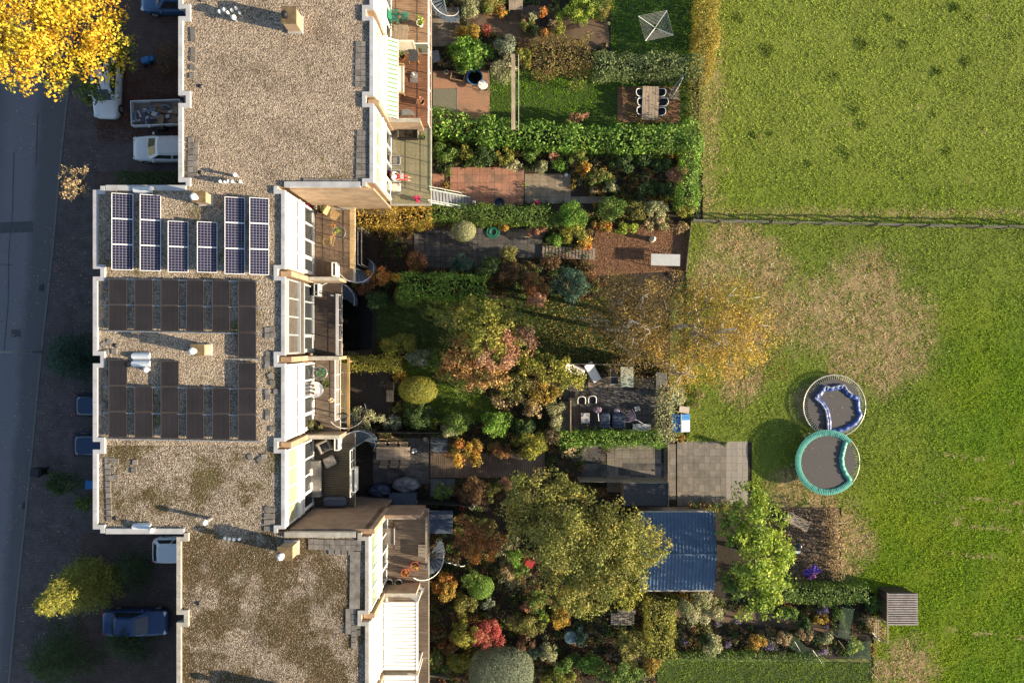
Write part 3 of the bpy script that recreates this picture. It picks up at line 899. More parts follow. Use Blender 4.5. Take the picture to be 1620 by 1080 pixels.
def house(label, xw, xe, y1, y0, gmat, facade, deckx, decking, pal, cop, dens=150, wallm=None, fin=True, deck_extra=0):
    """one terraced house from party line y0 (south) to y1 (north)"""
    root = thing('terraced_house', label, 'house', (0, 0, 0))
    wallm = wallm or BUFF
    out = [(xw + ND, y0), (xe - ND, y0), (xe - ND, y0 + NW), (xe, y0 + NW), (xe, y1 - NW), (xe - ND, y1 - NW), (xe - ND, y1), (xw + ND, y1), (xw + ND, y1 - NW), (xw, y1 - NW), (xw, y0 + NW), (xw + ND, y0 + NW)]
    MB().prism(out, 0, ZR - .03).build('wall', wallm, root)
    rf = MB().add([(x, y, ZR) for x, y in out], [tuple(range(12))]).build('roof', gmat, root)
    pebbles(rf, out, ZR, dens, int(abs(y0) * 10), pal)
    wpts = [(xw + ND, y1), (xw + ND, y1 - NW), (xw, y1 - NW), (xw, y0 + NW), (xw + ND, y0 + NW), (xw + ND, y0)]
    strip('coping', wpts, [(1, 0), (0, -1), (1, 0), (0, 1), (1, 0)], .24, ZR - .12, ZR + .16, cop, root)
    epts = [(xe - ND, y1), (xe - ND, y1 - NW), (xe, y1 - NW), (xe, y0 + NW), (xe - ND, y0 + NW), (xe - ND, y0)]
    strip('coping', epts, [(-1, 0), (0, -1), (-1, 0), (0, 1), (-1, 0)], .21, ZR - .12, ZR + .13, cop, root)
    for k in range(1, 4):      # lapped joints in the coping and a roof drain
        yj = y0 + (y1 - y0) * k / 4
        pc(root, 'coping_joint', GREYPAINT, (xw + .07, yj, ZR + .162), (.26, .03, .012)); pc(root, 'coping_joint', GREYPAINT, (xe - .055, yj, ZR + .132), (.23, .03, .012))
    cyl(root, 'roof_drain', BLACK, (xw + 1.1, y0 + .8, ZR), .13, .06, .08, 12)
    # east front: fascia, upper window band, parapet panel, glazed terrace front
    ya, yb = y0 + NW + .02, y1 - NW - .02
    ym, ln = (ya + yb) / 2, yb - ya
    fr, upper, panel, pane = facade
    pc(root, 'fascia', fr, (xe + .06, ym, 8.20), (.10, ln, .26))
    band = pc(root, 'window_band' if upper in (GLASS_BLIND, GLASS_GREEN, GLASS_DARK) else 'facade_panel', upper, (xe + .03, ym, 7.2), (.05, ln - .1, 1.66))
    nm = 4
    for i in range(nm + 1):
        pc(root, 'mullion', fr, (xe + .075, ya + .05 + (ln - .1) * i / nm, 7.2), (.08, .09, 1.7))
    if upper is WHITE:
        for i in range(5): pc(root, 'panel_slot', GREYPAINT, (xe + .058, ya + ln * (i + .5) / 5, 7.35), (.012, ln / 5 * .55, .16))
        pc(root, 'painted_sill_shadow', ROLLER, (xe + .06, ym, 6.42), (.03, ln - .1, .12))  # dark strip painted in for the shadow at the sill
    pc(root, 'sill', fr, (xe + .11, ym, 6.30), (.20, ln, .10))
    pc(root, 'parapet_panel', panel, (xe + .07, ym, 5.86), (.13, ln, .76))
    pc(root, 'lintel', fr, (xe + .09, ym, 5.36), (.17, ln, .16))
    for i in range(4):
        w = (ln - .2) / 4
        yc = ya + .1 + w * (i + .5)
        if i == 0:
            d = pc(root, 'terrace_door', fr, (xe + .05, yc, 4.2), (.07, w - .08, 2.12))
            dp = pc(root, 'door_pane', pane, (xe + .095, yc, 4.35), (.02, w - .32, 1.6))
            dh = pc(root, 'door_handle', GALV, (xe + .13, yc + w * .36, 4.15), (.04, .03, .14))
        else:
            pc(root, 'window_pane', pane, (xe + .03, yc, 4.3), (.04, w - .04, 1.9))
        pc(root, 'window_post', fr, (xe + .07, ya + .1 + w * i, 4.2), (.12, .09, 2.2))
    pc(root, 'window_post', fr, (xe + .07, yb - .1, 4.2), (.12, .09, 2.2))
    pc(root, 'window_rail', fr, (xe + .08, ym + .3, 3.25), (.12, ln - 1.0, .16))
    # ground floor garden front
    for i in range(3):
        yc = ya + ln * (i + .5) / 3
        w = pc(root, 'garden_window', GLASS_DARK, (xe + .03, yc, 1.25), (.05, ln / 3 - .25, 2.1))
        pc(root, 'window_frame', fr, (xe + .05, yc, 2.35), (.08, ln / 3 - .1, .1))
    # street front
    pc(root, 'garage_door', GREYPAINT, (xw - .03, y0 + 1.5, 1.15), (.06, 2.3, 2.2))
    pc(root, 'front_door', ROLLER, (xw - .03, y0 + 3.7, 1.1), (.06, .95, 2.15))
    for z in (4.4, 7.1):
        for k in (0, 1):
            pc(root, 'window_pane', GLASS_DARK, (xw - .02, y0 + 1.4 + k * 2.1, z), (.05, 1.7, 1.5))
            pc(root, 'window_sill', fr, (xw - .06, y0 + 1.4 + k * 2.1, z - .8), (.14, 1.8, .07))
    # terrace
    dm, dk = decking
    deck = pc(root, 'terrace_slab', COPING_OLD, ((xe + deckx) / 2, (y0 + y1) / 2, ZD - .14), (deckx - xe, y1 - y0 - .02, .2))
    if dk == 'boards':
        mb = MB(); y = y0 + .06; i = 0
        gg = random.Random(int(y0 * 7))
        while y < y1 - .1:
            mb.box(((xe + deckx) / 2 + .06, y + .065, ZD - .025 + gg.uniform(-.004, .004)), (deckx - xe - .14, .128, .03)); y += .142
        tag(mb.build('deck_boards', dm, root), kind='stuff')
    elif dk == 'felt':
        mb = MB()
        for i in range(5):
            for j in range(9):
                mb.box((xe + .2 + (deckx - xe - .25) * (i + .5) / 5, y0 + .1 + (y1 - y0 - .2) * (j + .5) / 9, ZD - .03), ((deckx - xe - .25) / 5 - .008, (y1 - y0 - .2) / 9 - .008, .02))
        tag(mb.build('deck_tiles', dm, root), kind='stuff')
    else:
        nxt, nyt = int((deckx - xe - .2) / .3), int((y1 - y0 - .1) / .3)
        mb = MB()
        for i in range(nxt):
            for j in range(nyt):
                mb.box((xe + .2 + .3 * (i + .5), y0 + .08 + .3 * (j + .5), ZD - .028), (.285, .285, .03))
        tag(mb.build('deck_tiles', dm, root), kind='stuff')
    for k in (0.15, .5, .85):
        pc(root, 'support_post', wallm, (deckx - .75, y0 + (y1 - y0) * k, (ZD - .25) / 2), (.22, .22, ZD - .25))
    # brick pier on the north party line and the low privacy wall running out from it
    if fin:
        pc(root, 'pier', wallm, (xe - .02, y1 - .02, (ZD + ZR) / 2 - .1), (.62, .30, ZR - ZD - .35))
        pc(root, 'privacy_wall', wallm, (xe + .3 + .95, y1 - .02, ZD + .95), (1.9, .2, 1.9))
        pc(root, 'wall_cap', COPING_OLD, (xe + .3 + .95, y1 - .02, ZD + 1.93), (1.94, .24, .05))
    return root

WF = (WHITE, GLASS_GREEN, WHITE, GLASS_DARK)
WB_ = (WHITE, GLASS_BLIND, WHITE, GLASS_DARK)
WW = (WHITE, WHITE, WHITE, GLASS_DARK)
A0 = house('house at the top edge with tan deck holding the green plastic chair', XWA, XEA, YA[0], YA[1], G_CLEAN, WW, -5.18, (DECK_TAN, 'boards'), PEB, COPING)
A1 = house('house with the green and white striped awning over a red brown deck', XWA, XEA, YA[1], YA[2], G_CLEAN, WB_, -5.18, (DECK_RED, 'boards'), PEB, COPING, fin=False)
A2 = house('house with olive deck, dark green railing and straight outside stair', XWA, XEA, YA[2], YA[3], G_CLEAN, WF, -5.18, (DECK_FELT, 'felt'), PEB, COPING)
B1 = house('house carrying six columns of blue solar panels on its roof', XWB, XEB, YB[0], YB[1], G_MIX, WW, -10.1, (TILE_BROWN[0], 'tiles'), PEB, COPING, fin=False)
B2 = house('house with dark brown screens and a narrow almost black deck', XWB, XEB, YB[1], YB[2], G_MIX, (GREYPAINT, ROLLER, ROLLER, GLASS_DARK), -10.95, (DECK_DARK, 'boards'), PEB, COPING)
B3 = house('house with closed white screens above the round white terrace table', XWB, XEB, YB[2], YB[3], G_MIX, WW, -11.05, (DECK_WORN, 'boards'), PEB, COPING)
B4 = house('house with mossy gravel roof without panels and a shaded lounge terrace', XWB, XEB, YB[3], YB[4], G_MOSS, WB_, -10.1, (DECK_OLIVE, 'boards'), PEBM, COPING)
C1 = house('house with weathered deck holding red and white plant pots', XWC, XEC, YC[0], YC[1], G_MOSS2, WF, -5.35, (DECK_WORN, 'boards'), PEBM, COPING_OLD)
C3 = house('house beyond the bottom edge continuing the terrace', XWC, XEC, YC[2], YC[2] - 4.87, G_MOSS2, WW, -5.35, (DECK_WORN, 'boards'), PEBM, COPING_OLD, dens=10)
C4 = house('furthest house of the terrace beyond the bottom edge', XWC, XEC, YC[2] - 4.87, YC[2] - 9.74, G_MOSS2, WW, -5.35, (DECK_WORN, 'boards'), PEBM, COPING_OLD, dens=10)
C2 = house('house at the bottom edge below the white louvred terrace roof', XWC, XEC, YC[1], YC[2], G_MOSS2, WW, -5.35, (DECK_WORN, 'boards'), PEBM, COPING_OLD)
# copings on the exposed stretches of the end walls
def endcop(h, x0, x1, y, inn, m):
    strip('coping', [(x0, y), (x1, y)], [(0, inn)], .30, ZR - .12, ZR + .15, m, h)
endcop(A2, XEB + .02, XEA - ND - .27, YA[3], 1, COPING)
endcop(B1, XWB + ND + .24, XWA + ND - .07, YB[0], -1, COPING)
endcop(B4, XWB + ND + .24, XWC + ND - .07, YB[4], 1, COPING)
endcop(C1, XEB + .02, XEC - ND - .27, YC[0], -1, COPING_OLD)
# exposed end walls, faced in brick to the corner of the terrace
pc(A2, 'end_wall', BUFF, ((XEB + XEA) / 2 + .1, YA[3] - .07, ZR / 2 - .1), (XEA - XEB - .2, .12, ZR - .3))
pc(C1, 'end_wall', BROWNBR, ((XEB + XEC) / 2 + .1, YC[0] + .07, ZR / 2 - .1), (XEC - XEB - .2, .12, ZR - .3))
pc(C1, 'screen_wall', BROWNBR, (XEC + 1.35, YC[0] + .02, ZD + .7), (2.3, .2, 2.6))

# ------------------------------------------------------------------ roof furniture
RW = lambda x, y, z=0.0: W(x, y, ZR + z)
def chimney(label, px, py, w, d, h, capm, pipe):
    c = RW(px, py); 
    t = thing('chimney', label, 'chimney', c)
    pc(t, 'stack', BUFF, (0, 0, h / 2), (w, d, h))
    pc(t, 'cap', capm, (0, 0, h + .035), (w + .10, d + .10, .07))
    pc(t, 'lead_flashing', COPING, (0, 0, .06), (w + .12, d + .12, .12))
    if pipe: 
        f = MB().lathe([(.13, 0), (.13, .22), (.19, .24), (.19, .34), (.08, .42)], 14).build('flue', pipe, t, (-w * .2, -d * .12, h + .07))
    return t
CAPM = mat('mossy_cap', (.13, .09, .05), .9, .3, 8, dirt=(.20, .145, .06), dirt_sc=3)
chimney('square chimney with mossy cap on the northern gravel roof', 468, 40, .72, .85, 1.15, CAPM, BLACK)
chimney('brick chimney with white flue between the solar panel columns', 327, 317, .66, .54, .95, CAPM, WHITE)
chimney('brick chimney with white flue between the two dark panel fields', 325, 553, .66, .54, .95, CAPM, WHITE)
chimney('brick chimney with ringed white flue on the mossy southern roof', 462, 865, .72, .68, 1.15, CAPM, WHITE)
chimney('chimney just beyond the bottom edge whose shadow falls on the roof', 462, 1098, .85, .78, 1.2, CAPM, WHITE)

def vent(label, px, py, r, h, group=None, bend=False):
    t = thing('roof_vent', label, 'vent', RW(px, py), 0, group)
    cyl(t, 'pipe', GALV, (0, 0, 0), r * .6, h, seg=10)
    MB().lathe([(r * .6, 0), (r, .03), (r * .95, .10), (r * .6, .17), (.02, .20)], 12).build('cap', WHITE, t, (0, 0, h), smooth=True)
    return t
VL = 'white vent pipe, %s in the cluster %s'
for lab, lst in (('beside the northern chimney shadow', [(352, 24, .10, .35), (360, 22, .13, .4), (366, 27, .09, .45), (373, 24, .10, .5), (380, 22, .09, .55), (374, 33, .15, .35), (384, 27, .08, .4)]),
                 ('north of the blue solar panels', [(353, 290, .10, .35), (360, 290, .09, .3), (366, 289, .09, .35), (372, 290, .10, .35), (377, 280, .12, .45), (384, 290, .09, .3)]),
                 ('in the shadow of the southern chimney', [(360, 848, .09, .3), (367, 849, .09, .3), (374, 850, .10, .3), (383, 849, .09, .35)])):
    for i, (x, y, r, h) in enumerate(lst):
        vent(VL % (('first', 'second', 'third', 'fourth', 'fifth', 'sixth', 'seventh')[i] + ' from left', lab), x, y, r, h, 'roof vent clusters')
vent('single white vent with long shadow on the mossy roof', 334, 820, .16, .75)
vent('white vent pipe beside the duct box at the mossy roof edge', 246, 835, .15, .4)
vent('white vent pipe right of the duct box above the blue panels', 246, 301, .14, .4)
vent('white vent ball below the pair of duct boxes', 237, 584, .17, .35)
def duct(label, px, py, ln=1.0):
    t = thing('roof_duct', label, 'duct', RW(px, py))
    prof = [(.17 * math.cos(a), .04 + .20 * math.sin(a)) for a in [PI * k / 8 for k in range(9)]]
    MB().loft([[(-ln / 2, y, z) for y, z in prof], [(ln / 2, y, z) for y, z in prof]]).build('hood', mat('white_duct_metal', (.62, .65, .70), .3, .08, 3, metal=.3, bmp=.05), t)
    pc(t, 'curb', GALV, (0, 0, .05), (ln - .08, .42, .1))
duct('white duct box along the north edge above the blue panels', 228, 301, 1.05)
duct('upper of two white duct boxes between the dark panels', 225, 563, 1.0)
duct('lower of two white duct boxes between the dark panels', 225, 575, 1.0)
duct('white duct box on the south edge of the mossy roof', 226, 832, 1.0)

# solar panels ---------------------------------------------------------------
def cellmat(name, base, line, nx, ny, lw):
    m, nt, bs = _base(name)
    tc = nt.nodes.new('ShaderNodeTexCoord')
    sp = nt.nodes.new('ShaderNodeSeparateXYZ'); nt.links.new(tc.outputs['Generated'], sp.inputs[0])
    fs = []
    for ax, n in ((0, nx), (1, ny)):
        a = nt.nodes.new('ShaderNodeMath'); a.operation = 'MULTIPLY'; a.inputs[1].default_value = n; nt.links.new(sp.outputs[ax], a.inputs[0])
        b = nt.nodes.new('ShaderNodeMath'); b.operation = 'FRACT'; nt.links.new(a.outputs[0], b.inputs[0])
        c = nt.nodes.new('ShaderNodeMath'); c.operation = 'LESS_THAN'; c.inputs[1].default_value = lw; nt.links.new(b.outputs[0], c.inputs[0])
        fs.append(c.outputs[0])
    mx = nt.nodes.new('ShaderNodeMath'); mx.operation = 'MAXIMUM'; nt.links.new(fs[0], mx.inputs[0]); nt.links.new(fs[1], mx.inputs[1])
    var = ramp(nt, noise(nt, 1.1, 4), [(.3, tuple(v * .85 for v in base)), (.7, tuple(v * 1.2 for v in base))])
    nt.links.new(mixc(nt, mx.outputs[0], var, line), bs.inputs['Base Color'])
    bs.inputs['Roughness'].default_value = .22
    bs.inputs['Specular IOR Level'].default_value = .5
    return m
CELL = cellmat('solar_cells', (.012, .012, .034), (.30, .29, .34), 6, 9, .07)
CELLD = cellmat('dark_thin_film', (.021, .0185, .0195), (.012, .011, .012), 3, 14, .05)
FRAME = mat('aluminium_frame', (.72, .73, .75), .4, .06, 4, metal=.2, bmp=0)
FRAMED = mat('dark_frame', (.05, .04, .038), .5, .1, 4, bmp=0)
def panel_mesh(w, l, cm):
    return MB().box((0, 0, 0), (w, l, .03)).mesh('cells', cm)
_pm = {}
def solar(label, x0, x1, y0, y1, tilt, dark, group):
    """panel between photograph columns x0..x1 and rows y0..y1; west edge raised"""
    z = .28
    a, b = RW(x0, y0, z), RW(x1, y1, z)
    w, l = b.x - a.x, a.y - b.y
    c = (a + b) / 2
    t = thing('solar_panel', label, 'solar panel', (c.x, c.y, ZR))
    t['group'] = group
    k = (round(w, 2), round(l, 2), dark)
    cm = CELLD if dark else CELL
    if k not in _pm:
        _pm[k] = panel_mesh(w - .05, l - .05, cm)
        mb = MB(); e = .034
        for s in (-1, 1):
            mb.box((s * (w / 2 - e / 2), 0, .002), (e, l - .004, .05)); mb.box((0, s * (l / 2 - e / 2), .002), (w - 2 * e, e, .05))
        _pm[k + (1,)] = mb.mesh('frame', FRAMED if dark else FRAME)
    zc = .10 + w / 2 * math.sin(tilt)
    link('cells', _pm[k], t, (0, 0, zc), (0, tilt, 0))
    link('frame', _pm[k + (1,)], t, (0, 0, zc), (0, tilt, 0))
    for s in (-1, 1):
        pc(t, 'stand', GALV, (-w / 2 + .08, s * (l / 2 - .25), (zc + w * .42 * math.sin(tilt)) / 2), (.05, .05, zc + w * .42 * math.sin(tilt) - .03))
    return t
ORD = ['first', 'second', 'third', 'fourth', 'fifth', 'sixth']
for ci, (x0, x1, y0, y1, n) in enumerate([(178.5, 209, 306, 427.5, 3), (223, 253, 308, 429, 3), (267, 296.5, 350, 431, 2), (313, 342.5, 351, 431.5, 2), (356.5, 386.5, 312, 434, 3), (395.5, 424.8, 313, 435, 3)]):
    for k in range(n):
        h = (y1 - y0) / n
        nm = ('top', 'middle', 'bottom')[k] if n == 3 else ('upper', 'lower')[k]
        solar('blue framed solar panel, %s one in the %s column from the street' % (nm, ORD[ci]), x0, x1, y0 + h * k, y0 + h * (k + 1) - .3, R(19), False, 'blue solar panels')
DC = [(171, 198.5), (212, 239), (253.5, 280.5), (294, 320.5), (335, 361.5), (376, 403.5)]
for ci, (x0, x1) in enumerate(DC):
    s = ci * .9
    for k in range(2):
        solar('matte dark solar panel, %s row of the northern dark field, %s column' % (('upper', 'lower')[k], ORD[ci]), x0, x1, 441 + s * .5 + 41 * k, 481.6 + s * .5 + 41 * k, R(8), True, 'dark solar panels')
    rows = ['second', 'bottom']
    for k in range(2):
        solar('matte dark solar panel, %s row of the southern dark field, %s column' % (rows[k], ORD[ci]), x0, x1, 610 + s + 41 * k, 650.6 + s + 41 * k, R(8), True, 'dark solar panels')
for ci in (0, 2, 5):
    x0, x1 = DC[ci]; s = ci * .9
    solar('matte dark solar panel, top row of the southern dark field, %s column' % ORD[ci], x0, x1, 569 + s, 609.6 + s, R(8), True, 'dark solar panels')
solar('matte dark solar panel bridging the two dark fields on the garden side', 376, 403.5, 526, 566, R(8), True, 'dark solar panels')
for i, (y, xa, xb) in enumerate([(441, 163, 413), (482, 163, 413), (523.5, 163, 413), (567.5, 368, 413), (611, 163, 413), (652.5, 163, 413), (694, 168, 415)]):
    a, b = RW(xa, y, .1), RW(xb, y + (xb - xa) * .018, .1)
    d = b - a
    o = MB().box((0, 0, 0), (d.length, .05, .05)).build('mounting_rail', GALV, None, (a + b) / 2, math.atan2(d.y, d.x))
    tag(o, 'thin metal mounting rail under dark panels, %s from the north' % (ORD + ['seventh'])[i], 'rail', 'panel mounting rails')

# loose roof pavers
PAVC = {}
def pavers(root, lst, s=.30):
    gg = random.Random(len(lst))
    for x, y, a in lst:
        c = RW(x, y, .02)
        pc(root, 'roof_paver', ROOFPAVER[gg.randrange(3)], (c.x, c.y, ZR + .025 + gg.uniform(0, .008)), (s - .012, s - .012, .05), R(a))
row = lambda x0, y0, x1, y1, n, a=0: [(x0 + (x1 - x0) * i / max(1, n - 1), y0 + (y1 - y0) * i / max(1, n - 1), a) for i in range(n)]
pavers(A1, row(567, 70, 566, 134, 8) + row(575.5, 70, 574.5, 134, 8) + row(305, 48, 306, 62, 3) + row(306, 80, 304, 120, 4))
pavers(A2, row(569, 210, 567, 282, 9) + row(577.5, 210, 575.5, 282, 9) + row(484, 286, 562, 288, 10) + row(302, 222, 301, 278, 7) + row(310, 230, 309, 278, 6) + [(306, 83, 5), (296, 158, 0)])
pavers(B2, [(160, 470, 3), (161, 511, 35), (168, 452, 0), (165, 545, 40), (173, 541, -30), (168, 556, 2), (181, 556, 0), (423, 522, 0), (430, 521, 0), (423, 531, 0), (432, 530, 0), (425, 560, 0), (423, 568, 0)])
pavers(B3, row(157, 600, 158, 685, 9, 4) + [(166, 590, 10), (164, 640, -8), (428, 594, 30), (431, 605, 0), (437, 619, 0), (423, 620, 0), (424, 628, 0), (424, 652, 0), (424, 660, 2), (431, 678, 0), (424, 572, 0), (423, 580, 0)])
pavers(B4, row(170, 728, 173, 820, 11, 0) + row(178, 728, 177, 756, 3) + [(184, 729, 0), (183, 754, 0), (214, 731, 0), (212, 744, 0), (396, 722, 20), (411, 727, 40), (418, 722, 10)] + row(423, 805, 422, 836, 4) + row(431, 806, 430, 836, 4))
pavers(C1, row(492, 856, 568, 858, 10) + row(492, 864.5, 568, 866.5, 10) + row(524, 872, 555, 873, 4) + row(558, 876, 557, 958, 11) + row(566, 876, 565, 958, 11))
pavers(C2, row(551, 966, 551, 998, 5) + row(559.5, 966, 560, 1020, 7) + row(567, 980, 566, 1000, 3))

for i, (x, y) in enumerate(((74, 455), (47, 800))):
    p = W(x, y)
    dc = MB(); dc.box((0, 0, .01), (.45, .3, .02))
    for k in range(6): dc.box((-.18 + .072 * k, 0, .026), (.04, .26, .012))
    o = dc.build('drain_cover', mat('cast_iron', (.035, .035, .038), .6, .2, 8), None, (p.x - .35, p.y, .006), R(84))
    tag(o, ('cast iron gully grate at the kerb above the lamp', 'cast iron gully grate at the kerb below the black bin')[i], 'drain')
# ------------------------------------------------------------------ terraces: railings, awnings, stairs
DW = lambda x, y, z=0.0: W(x, y, ZD + z)

def railing(root, x, y0, y1, m, top=1.0, bars=3, posts=5, ends=True, flat=.05, xin=None):
    for i in range(posts):
        y = y0 + (y1 - y0) * i / (posts - 1)
        pc(root, 'railing_post', m, (x, y, ZD + top / 2), (.045, .045, top))
    pc(root, 'handrail', m, (x, (y0 + y1) / 2, ZD + top + .02), (flat, abs(y1 - y0) + .05, .04))
    for k in range(bars):
        pc(root, 'railing_bar', m, (x, (y0 + y1) / 2, ZD + top * (k + .6) / (bars + .4)), (.02, abs(y1 - y0), .02))

railing(A0, -5.25, YA[1] + .05, YA[0] - .1, WHITE, 1.0, 2, 5, flat=.06)
railing(A1, -5.25, YA[2] + .1, YA[1] - .15, WHITE, 1.0, 2, 5, flat=.06)
railing(A2, -5.26, YA[3] + .75, YA[2] - .1, GREENMETAL, 1.0, 3, 5, flat=.09)
railing(B1, -10.05, YB[1] + .75, YB[0] - .4, HONEY, .95, 2, 5, flat=.26)
railing(B2, -10.98, YB[2] + .15, YB[1] - .9, COPING, 1.0, 2, 5, flat=.16)
railing(B3, -11.1, YB[3] + .9, YB[2] - .15, WHITE, 1.0, 3, 5, flat=.05)
railing(B4, -10.15, YB[4] + 1.0, YB[3] - 1.0, WHITE, 1.0, 1, 5, flat=.06)
railing(C1, -5.38, YC[1] + 1.7, YC[0] - .3, OLDWOOD, 1.0, 2, 5, flat=.12)
# low white window-like screens leaning on the terraces
def screen(root, px, py, wpx, hpx, m, z=.9, name='wind_screen'):
    c = DW(px, py, z / 2)
    w, l = M(wpx, ZD + z), M(hpx, ZD + z)
    for s in (-1, 1):
        pc(root, name, m, (c.x + s * (w / 2 - .025), c.y, ZD + z / 2), (.05, l, z))
        pc(root, name, m, (c.x, c.y + s * (l / 2 - .025), ZD + z / 2), (w - .1, .05, z))
screen(B1, 531, 427, 7, 22, WHITE)
screen(B2, 503, 459, 7, 20, COPING)
screen(B4, 535, 700, 7, 22, WHITE)
screen(B4, 561, 758, 7, 38, WHITE, .8)

def stripe_awning():
    t = thing('striped_awning', 'green and white striped awning above the red brown deck', 'awning', (0, 0, 0))
    xa, za, xb, zb = XEA + .22, 5.62, -7.02, 5.15
    ya, yb = W(0, 185, 5.4).y, W(0, 61, 5.4).y
    ang = math.atan2(za - zb, xb - xa); ln = math.hypot(xb - xa, za - zb)
    fab = mat('white_awning_cloth', (.80, .80, .76), .8, .05, 4)
    grn = mat('green_awning_cloth', (.11, .20, .10), .8, .08, 4)
    pc(t, 'fabric', fab, ((xa + xb) / 2, (ya + yb) / 2, (za + zb) / 2), (ln, yb - ya, .012), 0, ang)
    n = 17
    for i in range(n):
        y = ya + (yb - ya) * (i + .35) / n
        pc(t, 'stripe', grn, ((xa + xb) / 2 + .05, y, (za + zb) / 2 - .008 + .012), (ln - .1, (yb - ya) / n * .42, .014), 0, ang)
    pc(t, 'front_bar', WHITE, (xb + .02, (ya + yb) / 2, zb - .02), (.06, yb - ya + .05, .07))
    pc(t, 'cassette', WHITE, (xa - .05, (ya + yb) / 2, za + .02), (.14, yb - ya + .05, .16))
    for y in (ya + .5, yb - .5):
        pc(t, 'folding_arm', GALV, ((xa + xb) / 2, y, (za + zb) / 2 - .07), (ln - .1, .04, .04), 0, ang)
stripe_awning()

def louvre_roof(label, y_a, y_b, n, x_out=660):
    t = thing('louvred_roof', label, 'awning', (0, 0, 0))
    z = 5.35
    xa = XEC + .25; xb = W(x_out, 0, z).x
    ya, yb = W(0, y_a, z).y, W(0, y_b, z).y
    lw = mat('white_louvre', (.70, .70, .69), .5, .04, 3, bmp=0)
    for i in range(n):
        y = ya + (yb - ya) * (i + .5) / n
        pc(t, 'louvre', lw, ((xa + xb) / 2, y, z), (xb - xa - .1, abs(yb - ya) / n * .93, .03), R(-1.5), 0, R(13))
    pc(t, 'front_beam', WHITE, (xb, (ya + yb) / 2, z - .02), (.10, abs(yb - ya) + .1, .14))
    pc(t, 'wall_beam', WHITE, (xa - .06, (ya + yb) / 2, z - .02), (.10, abs(yb - ya) + .1, .14))
    for y in (ya, yb):
        pc(t, 'side_beam', WHITE, ((xa + xb) / 2, y, z - .04), (xb - xa, .07, .10))
        pc(t, 'post', WHITE, (xb, y, (ZD + z) / 2 - .06), (.09, .09, z - ZD - .12))
louvre_roof('white louvred terrace roof below the potted plants deck', 953, 1058, 19)
louvre_roof('second white louvred roof cut off by the bottom edge', 1069, 1150, 13)

# straight partition between the two northern decks: cream panel, then glass
t = thing('deck_partition', 'cream and glass privacy screen between the two northern decks', 'screen', (0, YA[1], ZD))
pc(t, 'cream_panel', CREAM, (XEA + .95, 0, .95), (1.5, .06, 1.8))
pc(t, 'cream_post', CREAM, (XEA + 1.75, 0, .95), (.09, .09, 1.9))
pc(t, 'glass_pane', glass('partition_glass', (.16, .19, .15), .15), (XEA + 2.2, 0, .8), (.8, .03, 1.3))
pc(t, 'top_rail', WHITE, (XEA + 2.2, 0, 1.5), (.82, .05, .05))
pc(t, 'top_rail', CREAM, (XEA + .95, 0, 1.88), (1.55, .09, .06))

def spiral(label, px, py, r, a0, sweep, n=14, m=None, rail=True):
    c = W(px, py, ZD); c.z = 0
    t = thing('spiral_stair', label, 'stairs', c)
    m = m or STAIRMETAL
    da = R(sweep) / n
    mb = MB(); poly = [(.06 * math.cos(s), .06 * math.sin(s)) for s in (0, abs(da))][:1]
    pts = [(.05, 0)] + [(r * math.cos(abs(da) * 1.06 * k / 3), r * math.sin(abs(da) * 1.06 * k / 3)) for k in range(4)]
    mb.prism(pts, -.02, .02)
    tm = mb.mesh('tread', m)
    for i in range(n):
        a = R(a0) + da * i + (0 if da > 0 else da)
        link('tread', tm, t, (0, 0, ZD * (1 - (i + .6) / n) + .02), (0, 0, a))
    cyl(t, 'pole', m, (0, 0, 0), .055, ZD + .9, seg=10)
    if rail:
        pts = [(r * math.cos(R(a0) + da * i), r * math.sin(R(a0) + da * i), ZD * (1 - i / n) + .9) for i in range(n + 1)]
        MB().tube(pts, .022, 6).build('handrail', COPING if rail is True else rail, t)
        mb = MB()
        for i in range(0, n + 1, 2):
            p = pts[i]; mb.tube([(p[0], p[1], p[2] - .9), p], .012, 5)
        mb.build('balusters', m, t)
    return t
spiral('blue grey spiral stair beside the brown tiled terrace', 562, 424, .92, 195, 235)
spiral('blue grey spiral stair at the narrow dark deck', 528, 468, .92, 172, -205)
spiral('dark spiral stair below the flower covered terrace', 549, 657, .85, 200, 200, m=mat('dark_stair', (.05, .055, .065), .6, .2, 5))
spiral('blue grey spiral stair above the long garden table', 562, 706, .95, 172, -215)
spiral('spiral stair with curved white rail beside the red pots', 676, 893, .92, 215, 215, rail=WHITE)
spiral('grey spiral stair at the top edge beside the tan deck', 701, -4, .85, 170, 215)

def straight_stair():
    a, b = W(679, 310, ZD), W(744, 322, 0.0)
    d = b - a
    t = thing('straight_stair', 'straight white steel stair from olive deck to the red tiles', 'stairs', (a.x, a.y, 0), math.atan2(d.y, d.x))
    ln = math.hypot(d.x, d.y); n = 13
    sm = mat('pale_green_steel', (.42, .47, .44), .5, .1, 4, metal=.2)
    for i in range(n):
        pc(t, 'tread', GREYPAINT if i > 8 else COPING, (ln * (i + .5) / n, 0, ZD * (1 - (i + .8) / n)), (ln / n * .8, .78, .035))
    for s in (-1, 1):
        MB().box((ln / 2, s * .42, ZD / 2), (math.hypot(ln, ZD), .05, .2), 0, math.atan2(ZD, ln)).build('stringer', sm, t)
        MB().tube([(0, s * .44, ZD + .9), (ln * .8, s * .44, ZD * .2 + .9)], .022, 6).build('handrail', sm, t)
        for k in (0, .4, .8):
            pc(t, 'baluster', sm, (ln * k, s * .44, ZD * (1 - k) + .45), (.03, .03, .9))
straight_stair()

